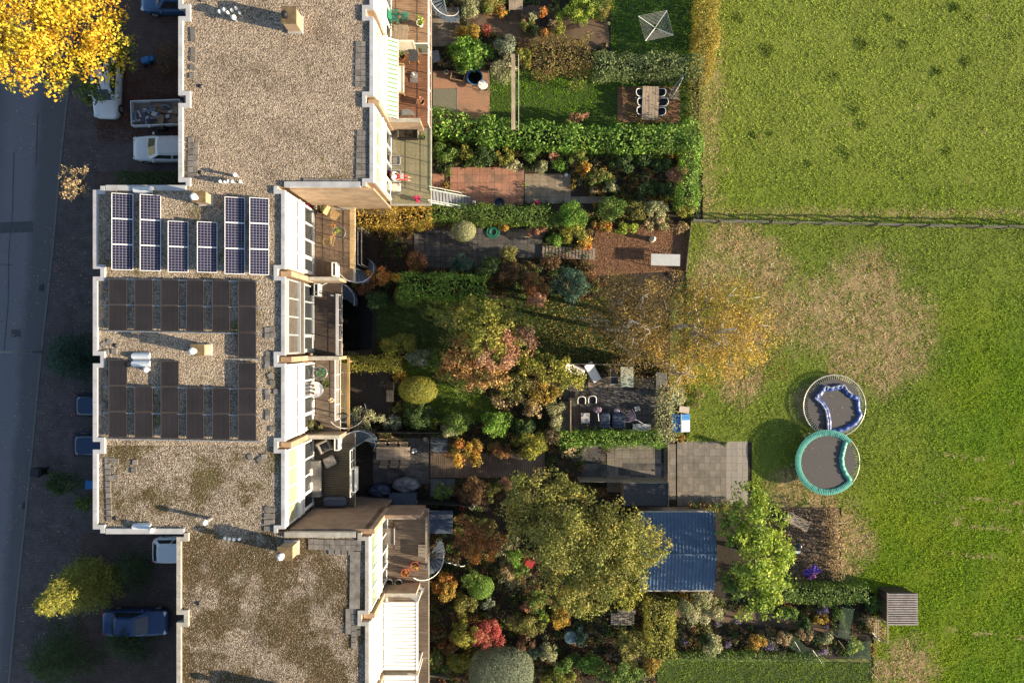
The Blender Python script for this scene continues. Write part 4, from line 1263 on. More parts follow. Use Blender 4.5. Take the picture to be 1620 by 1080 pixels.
# timber frame in front of the white-screened house
t = thing('timber_frame', 'golden timber frame hanging before the terrace with round white table', 'pergola', (0, 0, 0))
ya, yb = W(0, 675, 2.9).y, W(0, 572, 2.9).y
xa, xb = W(536, 0, 2.9).x, W(551, 0, 2.9).x
pc(t, 'beam', GOLDWOOD, (xb, (ya + yb) / 2, 2.85), (.14, yb - ya + .5, .14))
for y in (ya + .3, ya + 1.2, (ya + yb) / 2, yb - .7):
    pc(t, 'cross_bar', COPING, ((xa + xb) / 2, y, 2.8), (xb - xa, .04, .04))
for y in (ya, yb):
    pc(t, 'post', GOLDWOOD, (xb, y, 1.4), (.12, .12, 2.75))
tb = pc(t, 'shelf', wood('weathered_shelf', (.22, .17, .10), 'y'), ((xa + xb) / 2 + .02, (ya + yb) / 2, 2.5), (xb - xa - .1, yb - ya - .3, .05))
# ledger frame of two white bars below the brown terrace
t = thing('trellis_rails', 'two pale horizontal rails below the brown tiled terrace', 'trellis', (0, 0, 0))
for x in (566, 572):
    a, b = W(x, 360, 2.4), W(x, 418, 2.4)
    pc(t, 'rail', COPING_OLD, (a.x, (a.y + b.y) / 2, 2.4), (.05, a.y - b.y, .05))
    for y in (a.y, b.y): pc(t, 'post', COPING_OLD, (a.x, y, 1.19), (.05, .05, 2.38))

# ------------------------------------------------------------------ furniture makers
def slat_table(label, px, py, w, l, z0, h, m, rz=0, n=9, name='slatted_table', cat='table', legs=True):
    t = thing(name, label, cat, (*W(px, py, z0 + h)[:2], z0), rz)
    for i in range(n):
        pc(t, 'slat', m, (-w / 2 + w * (i + .5) / n, 0, h - .015), (w / n - .018, l, .03))
    for s in (-1, 1):
        pc(t, 'apron', m, (0, s * (l / 2 - .06), h - .06), (w - .02, .04, .055))
        if legs:
            for q in (-1, 1): pc(t, 'leg', m, (q * (w / 2 - .05), s * (l / 2 - .05), (h - .035) / 2), (.055, .055, h - .035))
    return t

def chair(label, px, py, z0, rz, m, fm, group=None, w=.5, d=.5, sh=.44, bh=.42, recline=12, slats=0, name='garden_chair', arms=False):
    """faces +x in its own frame"""
    c = W(px, py, z0 + sh)
    t = thing(name, label, 'chair', (c.x, c.y, z0), rz, group)
    if slats:
        for i in range(slats): pc(t, 'seat_slat', m, (-d / 2 + d * (i + .5) / slats, 0, sh), (d / slats - .012, w, .022))
        for i in range(slats): pc(t, 'back_slat', m, (-d / 2 - .03 - math.sin(R(recline)) * (bh * (i + .7) / slats), 0, sh + .06 + bh * (i + .5) / slats), (.022, w, bh / slats - .015), 0, -R(recline))
    else:
        pc(t, 'seat', m, (0, 0, sh), (d, w - .04, .05))
        pc(t, 'backrest', m, (-d / 2 - math.sin(R(recline)) * bh / 2, 0, sh + bh / 2), (.05, w - .04, bh), 0, -R(recline))
    for s in (-1, 1):
        MB().tube([(d / 2 - .03, s * w / 2, 0), (d / 2 - .05, s * w / 2, sh + (.2 if arms else 0)), (-d / 2, s * w / 2, sh + (.22 if arms else 0)), (-d / 2 - math.sin(R(recline)) * bh, s * w / 2, sh + bh)], .016, 6).build('side_frame', fm, t)
        MB().tube([(-d / 2, s * w / 2, sh), (-d / 2 - .05, s * w / 2, 0)], .016, 6).build('leg', fm, t)
    return t

def armchair_shell(label, px, py, z0, rz, group=None):
    """dark moulded seat with a white rounded rim"""
    c = W(px, py, z0 + .6)
    t = thing('dining_chair', label, 'chair', (c.x, c.y, z0), rz, group)
    rim = [(.24 * 1.0, -.25, .62), (-.02, -.27, .66), (-.20, -.22, .74), (-.27, -.08, .78), (-.27, .08, .78), (-.20, .22, .74), (-.02, .27, .66), (.24, .25, .62)]
    MB().tube(rim, .028, 8).build('rim', WHITE, t, smooth=True)
    pc(t, 'seat', DARKGREY, (.02, 0, .44), (.46, .48, .06))
    mb = MB()
    mb.loft([[(x * .98, y * .95, z) for x, y, z in rim], [(x * .86, y * .85, .46) for x, y, z in rim]], False)
    mb.build('shell', DARKGREY, t)
    for sx in (-1, 1):
        for sy in (-1, 1): pc(t, 'leg', WHITE, (sx * .19, sy * .19, .21), (.03, .03, .42))
    return t

def pot(label, px, py, z0, r, h, m, pal=None, pr=0.0, ph=0.0, leaf=.07, cat='plant pot', name='plant_pot', dens=1.0, group=None):
    c = W(px, py, z0 + h)
    t = thing(name, label, cat, (c.x, c.y, z0), 0, group)
    MB().lathe([(r * .72, 0), (r * .98, h * .9), (r, h), (r * .86, h), (r * .82, h * .8)], 18).build('pot', m, t)
    cyl(t, 'soil', SOIL, (0, 0, h * .78), r * .84, .02, seg=14)
    if pal:
        v, f, col = foliage((0, 0, h + ph * .4), (pr, pr, ph * .6), PAL[pal], nseed(), leaf, dens, sub=9, zmin=h * .7)
        link('foliage', np_mesh('foliage', v, f, LEAF, col), t)
    return t

def cushion_box(parent, name, m, loc, size, rz=0.0, b=.05):
    """softened block"""
    x, y, z = size
    rings = []
    for k, (zz, i) in enumerate(((-z / 2, b), (-z / 2 + b * .6, 0), (z / 2 - b, 0), (z / 2, b))):
        hx, hy = x / 2 - i, y / 2 - i
        c = min(b * 1.3, hx * .5, hy * .5)
        rings.append([(-hx + c, -hy, zz), (hx - c, -hy, zz), (hx, -hy + c, zz), (hx, hy - c, zz), (hx - c, hy, zz), (-hx + c, hy, zz), (-hx, hy - c, zz), (-hx, -hy + c, zz)])
    return MB().loft(rings).build(name, m, parent, loc, rz)

# ------------------------------------------------------------------ terraces: furniture
GREENPL = mat('green_plastic', (.03, .20, .13), .45, .12, 4, bmp=.05)
# tan deck at the top
t = thing('plastic_armchair', 'green slatted plastic armchair on the tan deck', 'chair', (*DW(624, 26, .5)[:2], ZD), 0)
for i in range(6): pc(t, 'seat_slat', GREENPL, (-.16 + i * .075, 0, .42), (.06, .56, .03))
for i in range(6): pc(t, 'back_slat', GREENPL, (-.27, -.25 + i * .1, .72), (.04, .07, .55), 0, R(-12))
for s in (-1, 1):
    pc(t, 'armrest', GREENPL, (0, s * .32, .64), (.56, .07, .04))
    for x in (-.24, .24): pc(t, 'leg', GREENPL, (x, s * .31, .31), (.06, .06, .62))
pc(t, 'top_rail', GREENPL, (-.33, 0, 1.0), (.06, .7, .06))
t = thing('plastic_footstool', 'green slatted plastic footstool in front of the green armchair', 'stool', (*DW(640, 25, .4)[:2], ZD), 0)
for i in range(5): pc(t, 'slat', GREENPL, (-.17 + i * .085, 0, .40), (.07, .5, .03))
for sx in (-1, 1):
    for sy in (-1, 1): pc(t, 'leg', GREENPL, (sx * .18, sy * .2, .19), (.05, .05, .38))
slat_table('pale slatted wooden table on the tan deck', 634, 51, .88, .92, ZD, .74, TEAK, n=11)
pot('potted yellow green bush near the tan deck railing', 664, 36, ZD, .22, .35, WHITE, 'lime', .36, .75, .09)
# red brown deck
pot('green pot plant beside the sling chair on red brown deck', 636, 89, ZD, .20, .3, mat('terracotta', (.36, .15, .08), .8, .15, 5), 'green', .3, .6, .09)
chair('wooden sling chair standing at the cream privacy screen', 654, 90, ZD, R(-90), DARKGREY, HONEY, w=.6, d=.55, recline=20)
t = thing('garden_bench', 'cream cushioned bench under the striped awning', 'bench', (*DW(632, 125, .5)[:2], ZD))
cushion_box(t, 'seat_cushion', CREAM, (0, 0, .42), (.55, 1.75, .16))
cushion_box(t, 'back_cushion', WHITE, (-.30, 0, .68), (.16, 1.75, .5))
cushion_box(t, 'throw_pillow', WHITE, (-.1, -.45, .56), (.28, .42, .14))
for s in (-1, 1):
    pc(t, 'armrest', HONEY, (0, s * .93, .58), (.6, .06, .05))
    for x in (-.26, .26): pc(t, 'leg', HONEY, (x, s * .9, .28), (.06, .06, .56))
t = thing('parasol_base', 'square grey parasol foot in the middle of red brown deck', 'parasol base', (*DW(655, 121)[:2], ZD))
pc(t, 'plate', mat('slate_plate', (.16, .14, .14), .7, .2, 6), (0, -.1, .02), (.5, .62, .03))
cyl(t, 'collar', MIDGREY, (0, .05, .035), .22, .06)
cyl(t, 'socket', WHITE, (0, .05, .09), .045, .3, seg=10)
pot('terracotta pot with reddish leaves at the deck corner', 666, 160, ZD, .24, .35, MATS['terracotta'], 'pink', .34, .8, .11, dens=.6)
t = thing('curved_bench', 'grey half round seat against the privacy wall', 'bench', (*DW(645, 186)[:2], ZD))
MB().prism([(.52 * math.cos(PI * k / 10), .40 * math.sin(PI * k / 10)) for k in range(11)], .38, .46).build('seat', MIDGREY, t)
for x in (-.4, .4): pc(t, 'leg', MIDGREY, (x, .1, .19), (.05, .05, .38))
# olive deck
t = thing('planter_trough', 'long dark planter box at the north side of olive deck', 'planter', (*DW(645, 212, .4)[:2], ZD))
for s in (-1, 1):
    pc(t, 'side', BLACK, (0, s * .27, .2), (1.3, .04, .42)); pc(t, 'end', MIDGREY, (s * .63, 0, .2), (.04, .5, .42))
pc(t, 'soil', SOIL, (0, 0, .16), (1.2, .48, .3))
pot('small plant pot with flowers at the dark green railing', 669, 217, ZD, .14, .3, BLACK, 'green', .2, .4)
for i, (y, mm, lab) in enumerate(((254, MIDGREY, 'grey lounge seat nearest the wall planter on olive deck'), (296, CREAM, 'pale cushioned lounge seat below the sitting person'))):
    t = thing('lounge_chair', lab, 'chair', (*DW(625, y, .4)[:2], ZD))
    cushion_box(t, 'seat_cushion', mm, (.08, 0, .36), (.55, .52, .14))
    cushion_box(t, 'back_cushion', mm, (-.28, 0, .58), (.14, .52, .45))
    for s in (-1, 1):
        MB().tube([(-.34, s * .3, .8), (-.34, s * .3, .02), (.36, s * .3, .02), (.36, s * .3, .5), (-.34, s * .3, .55)], .02, 6).build('side_frame', GREYPAINT, t)
t = thing('lounge_sofa', 'dark framed grey sofa holding the sitting person', 'sofa', (*DW(625, 279, .4)[:2], ZD))
cushion_box(t, 'seat_cushion', MIDGREY, (.08, 0, .36), (.6, .62, .14))
cushion_box(t, 'back_cushion', mat('plum_cushion', (.10, .03, .06), .9, .2, 6), (-.30, .05, .58), (.16, .55, .42))
for s in (-1, 1): pc(t, 'armrest', GREYPAINT, (.02, s * .36, .52), (.68, .06, .05)); [pc(t, 'leg', GREYPAINT, (x, s * .36, .25), (.05, .05, .5)) for x in (-.28, .32)]
pot('magenta flowering pot at the head of the straight stair', 660, 315, ZD, .17, .28, BLACK, 'magenta', .26, .4, .08)

def skin_obj(name, verts, edges, radii, m, parent=None, root=0):
    me = bpy.data.meshes.new(name)
    me.from_pydata(verts, edges, [])
    me.materials.append(m)
    o = link(name, me, parent)
    o.modifiers.new('skin', 'SKIN').use_smooth_shade = True
    sv = me.skin_vertices[0].data
    for i, r in enumerate(radii): sv[i].radius = (r, r) if not isinstance(r, tuple) else r
    sv[root].use_root = True
    sb = o.modifiers.new('sub', 'SUBSURF'); sb.levels = 1; sb.render_levels = 2
    return o
def seated_person():
    c = DW(627, 280, .6)
    p = thing('person', 'person in white top and red trousers sitting on the sofa', 'person', (c.x - .05, c.y, ZD))
    skinm = mat('skin', (.55, .33, .24), .55, .08, 10, bmp=.05)
    top = mat('white_top', (.72, .66, .60), .85, .08, 9); tr = mat('red_trousers', (.50, .05, .06), .85, .15, 9); hair = mat('brown_hair', (.16, .075, .04), .6, .3, 20)
    V = [(0, 0, .50), (-.05, 0, .66), (-.12, 0, .85), (-.17, 0, .98), (-.19, 0, 1.06), (-.16, 0, 1.17), (-.17, 0, 1.26)]
    E = [(i, i + 1) for i in range(6)]
    Rr = [.14, .125, (.16, .11), .10, .055, .09, .075]
    for s in (-1, 1):
        b = len(V)
        V += [(-.13, s * .19, .95), (.02, s * .27, .74), (.22, s * .17, .72), (.29, s * .12, .73)]
        E += [(3, b), (b, b + 1), (b + 1, b + 2), (b + 2, b + 3)]; Rr += [.055, .045, .034, .03]
        for k in range(5):
            f = len(V); y = s * (.155 - .02 * k)
            V += [(.35 - (.03 if k == 0 else 0), y, .74 - (.0 if k else -.03)), (.385 - (.03 if k in (0, 4) else 0), y, .715)]
            E += [(b + 3, f), (f, f + 1)]; Rr += [.010, .008]
        b = len(V)
        V += [(.08, s * .10, .50), (.46, s * .13, .56), (.74, s * .10, .16), (.78, s * .10, .07), (.92, s * .11, .04)]
        E += [(0, b), (b, b + 1), (b + 1, b + 2), (b + 2, b + 3), (b + 3, b + 4)]; Rr += [.085, .06, .042, .045, .035]
    body = skin_obj('body', V, E, Rr, skinm, p)
    T = [(0, 0, .50)]; ET = []; RT = [.155]
    for s in (-1, 1):
        b = len(T); T += [(.08, s * .10, .50), (.46, s * .13, .565), (.73, s * .10, .20)]; ET += [(0, b), (b, b + 1), (b + 1, b + 2)]; RT += [.10, .078, .062]
    skin_obj('trousers', T, ET, RT, tr, p)
    S = [(-.01, 0, .54), (-.05, 0, .66), (-.12, 0, .85), (-.17, 0, .98)]; ES = [(0, 1), (1, 2), (2, 3)]; RS = [.155, .142, (.178, .125), .11]
    for s in (-1, 1):
        b = len(S); S += [(-.13, s * .19, .95), (-.0, s * .26, .77)]; ES += [(3, b), (b, b + 1)]; RS += [.068, .058]
    skin_obj('top', S, ES, RS, top, p)
    MB().lathe([(.085, -.06), (.105, 0), (.10, .06), (.06, .105), (.01, .115)], 12).build('hair', hair, p, (-.185, 0, 1.205), smooth=True)
    mb = MB()
    for s in (-1, 1): mb.box((-.075, s * .032, 1.185), (.012, .022, .012))
    mb.build('eyes', BLACK, p)
    MB().box((-.065, 0, 1.16), (.035, .022, .035)).build('nose', skinm, p)
    MB().box((-.078, 0, 1.125), (.012, .045, .012)).build('mouth', mat('lips', (.4, .12, .1), .5), p)
    b = thing('open_book', 'white open book held by the sitting person', 'book', (c.x + .34, c.y, ZD + .755), 0)
    for s in (-1, 1): pc(b, 'page_block', WHITE, (.02, s * .085, 0), (.23, .165, .018), 0, R(-25), R(8 * s))
seated_person()

# brown tiled terrace
pot('magenta flowering pot in the corner of the brown terrace', 489.5, 330, ZD, .2, .3, BLACK, 'magenta', .28, .45, .08)
pot('pale grassy pot plant against the sunlit brick wall', 507, 332, ZD, .25, .3, MATS['terracotta'], 'pale', .38, .55, .09)
chair('honey coloured folding chair above the glass table', 528, 340, ZD, R(-35), HONEY, HONEY, slats=3, w=.55, d=.6, recline=25)
chair('honey coloured folding chair below the flower bouquets', 518, 380, ZD, R(170), HONEY, HONEY, slats=3, w=.5, d=.6, recline=30)
t = thing('glass_table', 'round glass table with metal rim on brown terrace', 'table', (*DW(536, 368, .72)[:2], ZD))
cyl(t, 'glass_top', CLEAR, (0, 0, .70), .40, .012, seg=28)
MB().tube([(.41 * math.cos(2 * PI * k / 28), .41 * math.sin(2 * PI * k / 28), .706) for k in range(29)], .014, 6).build('rim', GALV, t)
for k in range(3): MB().tube([(0, 0, .68), (.36 * math.cos(k * 2.094), .36 * math.sin(k * 2.094), .69), (.3 * math.cos(k * 2.094), .3 * math.sin(k * 2.094), 0)], .013, 6).build('leg', GALV, t)
for lab, x, y, pal in (('orange bouquet on the glass table', 527, 357, 'orange'), ('lime green bouquet on the glass table', 533, 366, 'lime'), ('pink bouquet on the glass table', 527, 374, 'pink')):
    pot(lab, x, y, ZD + .72, .07, .16, GREYPAINT, pal, .2, .34, .07, cat='flowers', name='bouquet')
# narrow dark deck: two white-framed skylight screens are part of the house
for y in (460, 478, 500): pc(B2, 'window_frame', COPING, (*W(485, y, ZD + .8)[:2], ZD + .8), (.34, .06, 1.4))
# round white table terrace
t = thing('round_table', 'round white table with red pots on the worn terrace', 'table', (*DW(499, 616, .72)[:2], ZD))
cyl(t, 'top', WHITE, (0, 0, .70), .50, .03, seg=30)
cyl(t, 'column', WHITE, (0, 0, .02), .05, .68, seg=12)
MB().lathe([(.28, 0), (.26, .03), (.05, .06)], 18).build('foot', WHITE, t)
for lab, x, y in (('upper small red plant pot on the round white table', 495.5, 610), ('lower small red plant pot on the round white table', 495.5, 622)):
    pot(lab, x, y, ZD + .73, .075, .12, mat('red_glaze', (.42, .05, .04), .3, .1, 4), 'rust', .09, .12, .04, name='small_pot')
pot('small dark plant pot at the centre of the round white table', 497, 616, ZD + .73, .06, .1, BLACK, 'dark', .07, .1, .04, name='small_pot')
t = thing('wire_basket', 'round wire hanging basket frame with green hose and plants', 'basket', (*DW(506, 590, .5)[:2], ZD))
for z, r in ((.05, .34), (.3, .42), (.5, .46)): MB().tube([(r * math.cos(2 * PI * k / 24), r * math.sin(2 * PI * k / 24), z) for k in range(25)], .014, 5).build('ring', GALV, t)
for k in range(8): a = k * PI / 4; MB().tube([(.34 * math.cos(a), .34 * math.sin(a), .05), (.46 * math.cos(a), .46 * math.sin(a), .5)], .01, 5).build('upright', GALV, t)
MB().tube([((.20 + .05 * math.sin(k * .9)) * math.cos(k * .45), (.22 + .05 * math.sin(k * 1.3)) * math.sin(k * .45), .12 + .011 * k) for k in range(40)], .025, 6).build('hose', GREENPL, t)
v, f, c = foliage((0, 0, .3), (.3, .3, .25), PAL['green'], nseed(), .07, .35, sub=7); link('foliage', np_mesh('foliage', v, f, LEAF, c), t)
pot('leafy pot beside the wire basket at the terrace rail', 516, 607, ZD, .2, .3, BLACK, 'green', .3, .6, .08, dens=.6)
pot('pale flowering pot hooked on the white terrace rail', 525, 633, ZD + .6, .14, .2, WHITE, 'cream', .22, .3, .06)
chair('grey folding chair below the round white table', 490, 632, ZD, R(60), MIDGREY, GALV, w=.42, d=.42)
pot('big olive coloured pot shrub near the privacy wall', 500, 672, ZD, .32, .4, BLACK, 'olive', .52, 1.0, .09)
# lounge terrace in the shade
t = thing('lounge_armchair', 'grey cushioned armchair by the privacy wall of lounge terrace', 'chair', (*DW(514, 706, .4)[:2], ZD), R(-65))
cushion_box(t, 'seat_cushion', DARKGREY, (.05, 0, .38), (.55, .5, .14))
cushion_box(t, 'backrest', MIDGREY, (-.33, 0, .5), (.16, .8, .55))
for s in (-1, 1): cushion_box(t, 'armrest', MIDGREY, (0, s * .35, .38), (.7, .14, .5))
t = thing('footstool', 'square grey footstool turned askew on lounge terrace', 'stool', (*DW(521, 730, .4)[:2], ZD), R(25))
cushion_box(t, 'cushion', MIDGREY, (0, 0, .34), (.74, .66, .16))
for sx in (-1, 1):
    for sy in (-1, 1): pc(t, 'leg', BLACK, (sx * .3, sy * .26, .13), (.05, .05, .26))
t = thing('lounge_sofa', 'long grey sofa along the window of the lounge terrace', 'sofa', (*DW(497, 757, .4)[:2], ZD))
cushion_box(t, 'seat_cushion', MIDGREY, (.06, 0, .36), (.75, 2.1, .18))
cushion_box(t, 'backrest', MIDGREY, (-.40, 0, .5), (.18, 2.2, .6))
for s in (-1, 1): cushion_box(t, 'armrest', MIDGREY, (0, s * 1.1, .34), (.86, .14, .5))
for y in (-.4, .45): cushion_box(t, 'throw_pillow', CREAM, (-.18, y, .52), (.2, .42, .34), .1)
t = thing('storage_bag', 'navy cushion storage bag at the end of lounge terrace', 'bag', (*DW(530, 793, .3)[:2], ZD))
cushion_box(t, 'bag', NAVY, (0, 0, .28), (1.5, .62, .52), 0, .12)
MB().tube([(-.2, .33, .3), (-.15, .38, .36), (.15, .38, .36), (.2, .33, .3)], .02, 6).build('handle', BLACK, t)
# weathered deck with pots
RP = mat('red_pot_glaze', (.46, .10, .08), .4, .12, 4); WP = mat('white_pot_glaze', (.62, .60, .56), .4, .1, 4)
pot('red ceramic pot with yellowing plant, right one on weathered deck', 656, 895, ZD, .27, .4, RP, 'autumn', .24, .35, .07)
pot('red ceramic pot with orange plant, left one on weathered deck', 641, 906, ZD, .27, .4, RP, 'orange', .24, .3, .07)
pot('white ceramic pot, left one at the edge of the weathered deck', 615.5, 922, ZD, .24, .35, WP, 'brown', .12, .15, .06)
pot('white ceramic pot, right one at the edge of the weathered deck', 630.5, 922, ZD, .24, .35, WP, 'dark', .10, .12, .06)
t = thing('folding_table', 'grey wooden table with raised edge on the weathered deck', 'table', (*DW(614, 848, .6)[:2], ZD))
pc(t, 'top', OLDWOOD, (0, 0, .6), (.78, 1.0, .04)); pc(t, 'edge_strip', COPING, (.4, 0, .64), (.04, 1.05, .10))
for sx in (-1, 1):
    for sy in (-1, 1): pc(t, 'leg', OLDWOOD, (sx * .33, sy * .42, .29), (.05, .05, .58))
t = thing('wooden_chest', 'flat wooden planks chest beside the deck railing', 'chest', (*DW(668, 872, .3)[:2], ZD))
for i in range(5): pc(t, 'lid_plank', OLDWOOD, (0, -.36 + .18 * i, .34), (.5, .17, .03))
pc(t, 'body', OLDWOOD, (0, 0, .16), (.46, .86, .32))
pc(C1, 'deck_step', OLDWOOD, (*DW(628, 940, .15)[:2], ZD + .1), (1.9, .6, .2))
t = thing('folded_deck_chair', 'folded patterned deck chair at the deck corner', 'chair', (*DW(660, 938, .4)[:2], ZD), R(60))
pc(t, 'cloth', mat('grey_cloth', (.22, .24, .26), .8, .3, 14), (0, 0, .4), (.9, .5, .03), 0, R(30))
for s in (-1, 1):
    MB().tube([(-.5, s * .27, .1), (.5, s * .27, .7)], .02, 6).build('rail', TEAK, t); MB().tube([(-.3, s * .24, .6), (.4, s * .24, 0)], .02, 6).build('leg', TEAK, t)
# ------------------------------------------------------------------ paved areas
def tiles(x0, y0, x1, y1, nx, ny, mats, z=.035, gap=.014, skip=0.0, rot=0.0, grout=None, seed=1, jit=.003, joined=False, wide=None):
    PAVED.append(pxpoly(rect(x0, y0, x1, y1)))
    a, b = W(x0, y0), W(x1, y1)
    w, l = b.x - a.x, a.y - b.y
    c = (a + b) / 2
    base = MB().box((0, 0, 0), (w + .02, l + .02, .02)).build('patio', grout or SOIL, None, (c.x, c.y, .012), R(rot))
    tag(base, kind='structure')
    gg = random.Random(seed)
    for i in range(nx):
        for j in range(ny):
            if gg.random() < skip: continue
            m = mats(i, j) if callable(mats) else mats[gg.randrange(len(mats))]
            pc(base, 'paving_tile', m, (-w / 2 + w * (i + .5) / nx, -l / 2 + l * (j + .5) / ny, z - .032 + gg.uniform(-jit, jit)), (w / nx - gap, l / ny - gap, .04), R(gg.uniform(-.5, .5)))
    return base
tiles(684, 12, 727, 74, 5, 7, TILE_BEIGE, seed=2)
tiles(712, 265, 829, 325, 10, 5, TILE_RED, seed=3)
tiles(830, 275, 903, 311, 6, 3, TILE_BEIGE, seed=4)
tiles(830, 311, 965, 322, 11, 1, TILE_GREY, seed=5)
tiles(684, 275, 703, 300, 2, 2, TILE_RED, seed=6)
tiles(655, 361, 764, 424, 13, 7, TILE_DARK, seed=7, gap=.03)
tiles(764, 364, 858, 408, 8, 4, TILE_DARK, seed=8)
tiles(800, 362, 862, 376, 5, 1, TILE_BEIGE, seed=9, z=.05)
tiles(884, 606, 1058, 688, 16, 8, TILE_DARK, seed=10, gap=.02)
tiles(930, 596, 1046, 612, 10, 2, TILE_BEIGE, seed=11, z=.05)
tiles(960, 698, 1046, 778, 7, 6, TILE_GREY, seed=12)
def slab_m(i, j):
    return TILE_PALE[(i * 7 + j * 3) % 3] if i >= 9 else TILE_GREY[(i * 5 + j * 7) % 3]
tiles(1071, 698, 1183, 800, 13, 9, slab_m, seed=13, gap=.010)
tiles(1050, 702, 1069, 790, 2, 8, TILE_GREY, seed=14)
tiles(590, 692, 679, 765, 8, 7, TILE_DARK, seed=15)
tiles(905, 700, 958, 730, 4, 3, TILE_DARK, seed=16)
tiles(920, 732, 1050, 756, 9, 2, TILE_DARK, seed=17)
SLATE = [mat('blue_slate%d' % i, c, .7, .2, 5) for i, c in enumerate([(.07, .085, .11), (.06, .075, .10), (.08, .095, .115)])]
tiles(681, 690, 708, 715, 2, 2, SLATE, seed=18)
tiles(681, 757, 720, 785, 3, 2, SLATE, seed=19)
# timber walk of cross boards
PAVED.append(pxpoly(rect(681, 716, 862, 755)))
bw = MB(); a, b = W(681, 716), W(862, 755); n = 56
base = tag(MB().box(((a.x + b.x) / 2, (a.y + b.y) / 2, .03), (b.x - a.x, a.y - b.y, .03)).build('boardwalk', DECK_DARK), kind='structure')
for i in range(n): bw.box((a.x + (b.x - a.x) * (i + .5) / n, (a.y + b.y) / 2, .06), ((b.x - a.x) / n - .02, a.y - b.y, .03))
tag(bw.build('walk_boards', wood('walk_boards', (.16, .115, .085), 'y'), base), kind='stuff')
sheet('gravel_path', [(735, 24), (800, 20), (840, 8), (906, 18), (908, 30), (962, 34), (964, 76), (900, 80), (820, 66), (740, 44)], .010, DIRT)
sheet('gravel_terrace', [(685, 112), (775, 112), (775, 196), (685, 196)], .010, mat('red_gravel', (.34, .19, .12), .95, .3, 14, bmp=.7, dirt=(.26, .17, .11)))
sheet('dining_terrace', [(977, 137), (1076, 137), (1076, 195), (977, 193)], .028, REDPAVE, thick=.03)
tiles(1054, 140, 1075, 158, 2, 2, TILE_BEIGE, seed=20, z=.05)
sheet('mulch_corner', [(944, 366), (1095, 352), (1088, 428), (936, 436), (928, 404)], .010, BARKCHIP)
sheet('fire_pit_ground', [(1240, 796), (1326, 803), (1328, 920), (1240, 925)], .010, DIRT)
sheet('garden_path', [(1060, 955), (1240, 970), (1340, 1000), (1340, 1012), (1235, 992), (1060, 975)], .010, DIRT)
sheet('pond_water', [(535, 470), (580, 468), (590, 500), (588, 552), (536, 556)], .012, mat('dark_water', (.004, .005, .005), .25, .2, 3, spec=.15, bmp=0))
sheet('dark_yard', [(556, 582), (616, 582), (620, 660), (556, 665)], .010, mat('dark_yard_soil', (.05, .04, .033), .95, .4, 9))
# dark block put in for the shadowed ground beside the long shed
t = thing('shadowed_ground_block', 'low dark block standing in for shadowed ground behind pale edge boards', 'shed', (*W(1022, 782, 2.1)[:2], 0))
pc(t, 'body', OLDWOOD, (0, 0, 1.0), (2.7, 1.3, 2.0))
pc(t, 'roof', mat('shadowed_ground_dark', (.045, .045, .05), .9, .25, 8), (0, 0, 2.04), (2.9, 1.5, .08))
pc(t, 'edge_board', OLDWOOD, (0, .77, 2.06), (3.0, .05, .14)); pc(t, 'edge_board', OLDWOOD, (1.47, 0, 2.06), (.05, 1.49, .14))

# ------------------------------------------------------------------ fences and edging
def board_fence(label, pts, h, m, n_per=1.8, name='garden_fence', boards=5, thick=.03):
    P = [W(x, y, h) for x, y in pts]
    t = thing(name, label, 'fence', (P[0].x, P[0].y, 0))
    for a, b in zip(P[:-1], P[1:]):
        d = b - a; ln = math.hypot(d.x, d.y); rz = math.atan2(d.y, d.x); m_ = (a + b) / 2 - P[0]
        for k in range(boards):
            pc(t, 'board', m, (m_.x, m_.y, h * (k + .5) / boards), (ln, thick, h / boards - .015), rz)
        n = max(1, int(ln / n_per))
        for i in range(n + 1):
            q = a.lerp(b, i / n) - P[0]
            pc(t, 'post', m, (q.x, q.y, h / 2 + .03), (.09, .09, h + .06), rz + .02)
    return t
board_fence('dark board fence between the clipped dome garden and the long table', [(592, 684), (700, 685)], 1.8, BLACK)
board_fence('pale topped fence above the white reclining chairs', [(905, 576), (1056, 578)], 1.6, OLDWOOD)
board_fence('wooden fence along the south side of grey slab patio', [(918, 762), (1056, 763)], 1.7, OLDWOOD)
board_fence('low timber edging between the two slab patios', [(1057, 700), (1057, 800)], .3, OLDWOOD, boards=1)
board_fence('dark fence beside the covered box below lounge terrace', [(660, 797), (745, 800)], 1.7, BLACK)
board_fence('low board edge on the east side of mulched corner', [(1094, 352), (1086, 428)], .35, OLDWOOD, boards=1)
t = board_fence('pale plank wall beside the two white rimmed armchairs', [(903, 634), (903, 682)], 1.5, TEAK, boards=6, thick=.06)
t = thing('plank_table', 'long grey plank table top against the plank wall', 'table', (*W(893, 658, .7)[:2], 0))
for i in range(4): pc(t, 'plank', OLDWOOD, (-.25 + i * .165, 0, .7), (.155, 2.0, .04))
for s in (-1, 1): pc(t, 'trestle', OLDWOOD, (0, s * .8, .34), (.5, .06, .68))
board_fence('short paling fence below the low mixed bed', [(662, 1066), (705, 1072)], 1.0, OLDWOOD, boards=3)

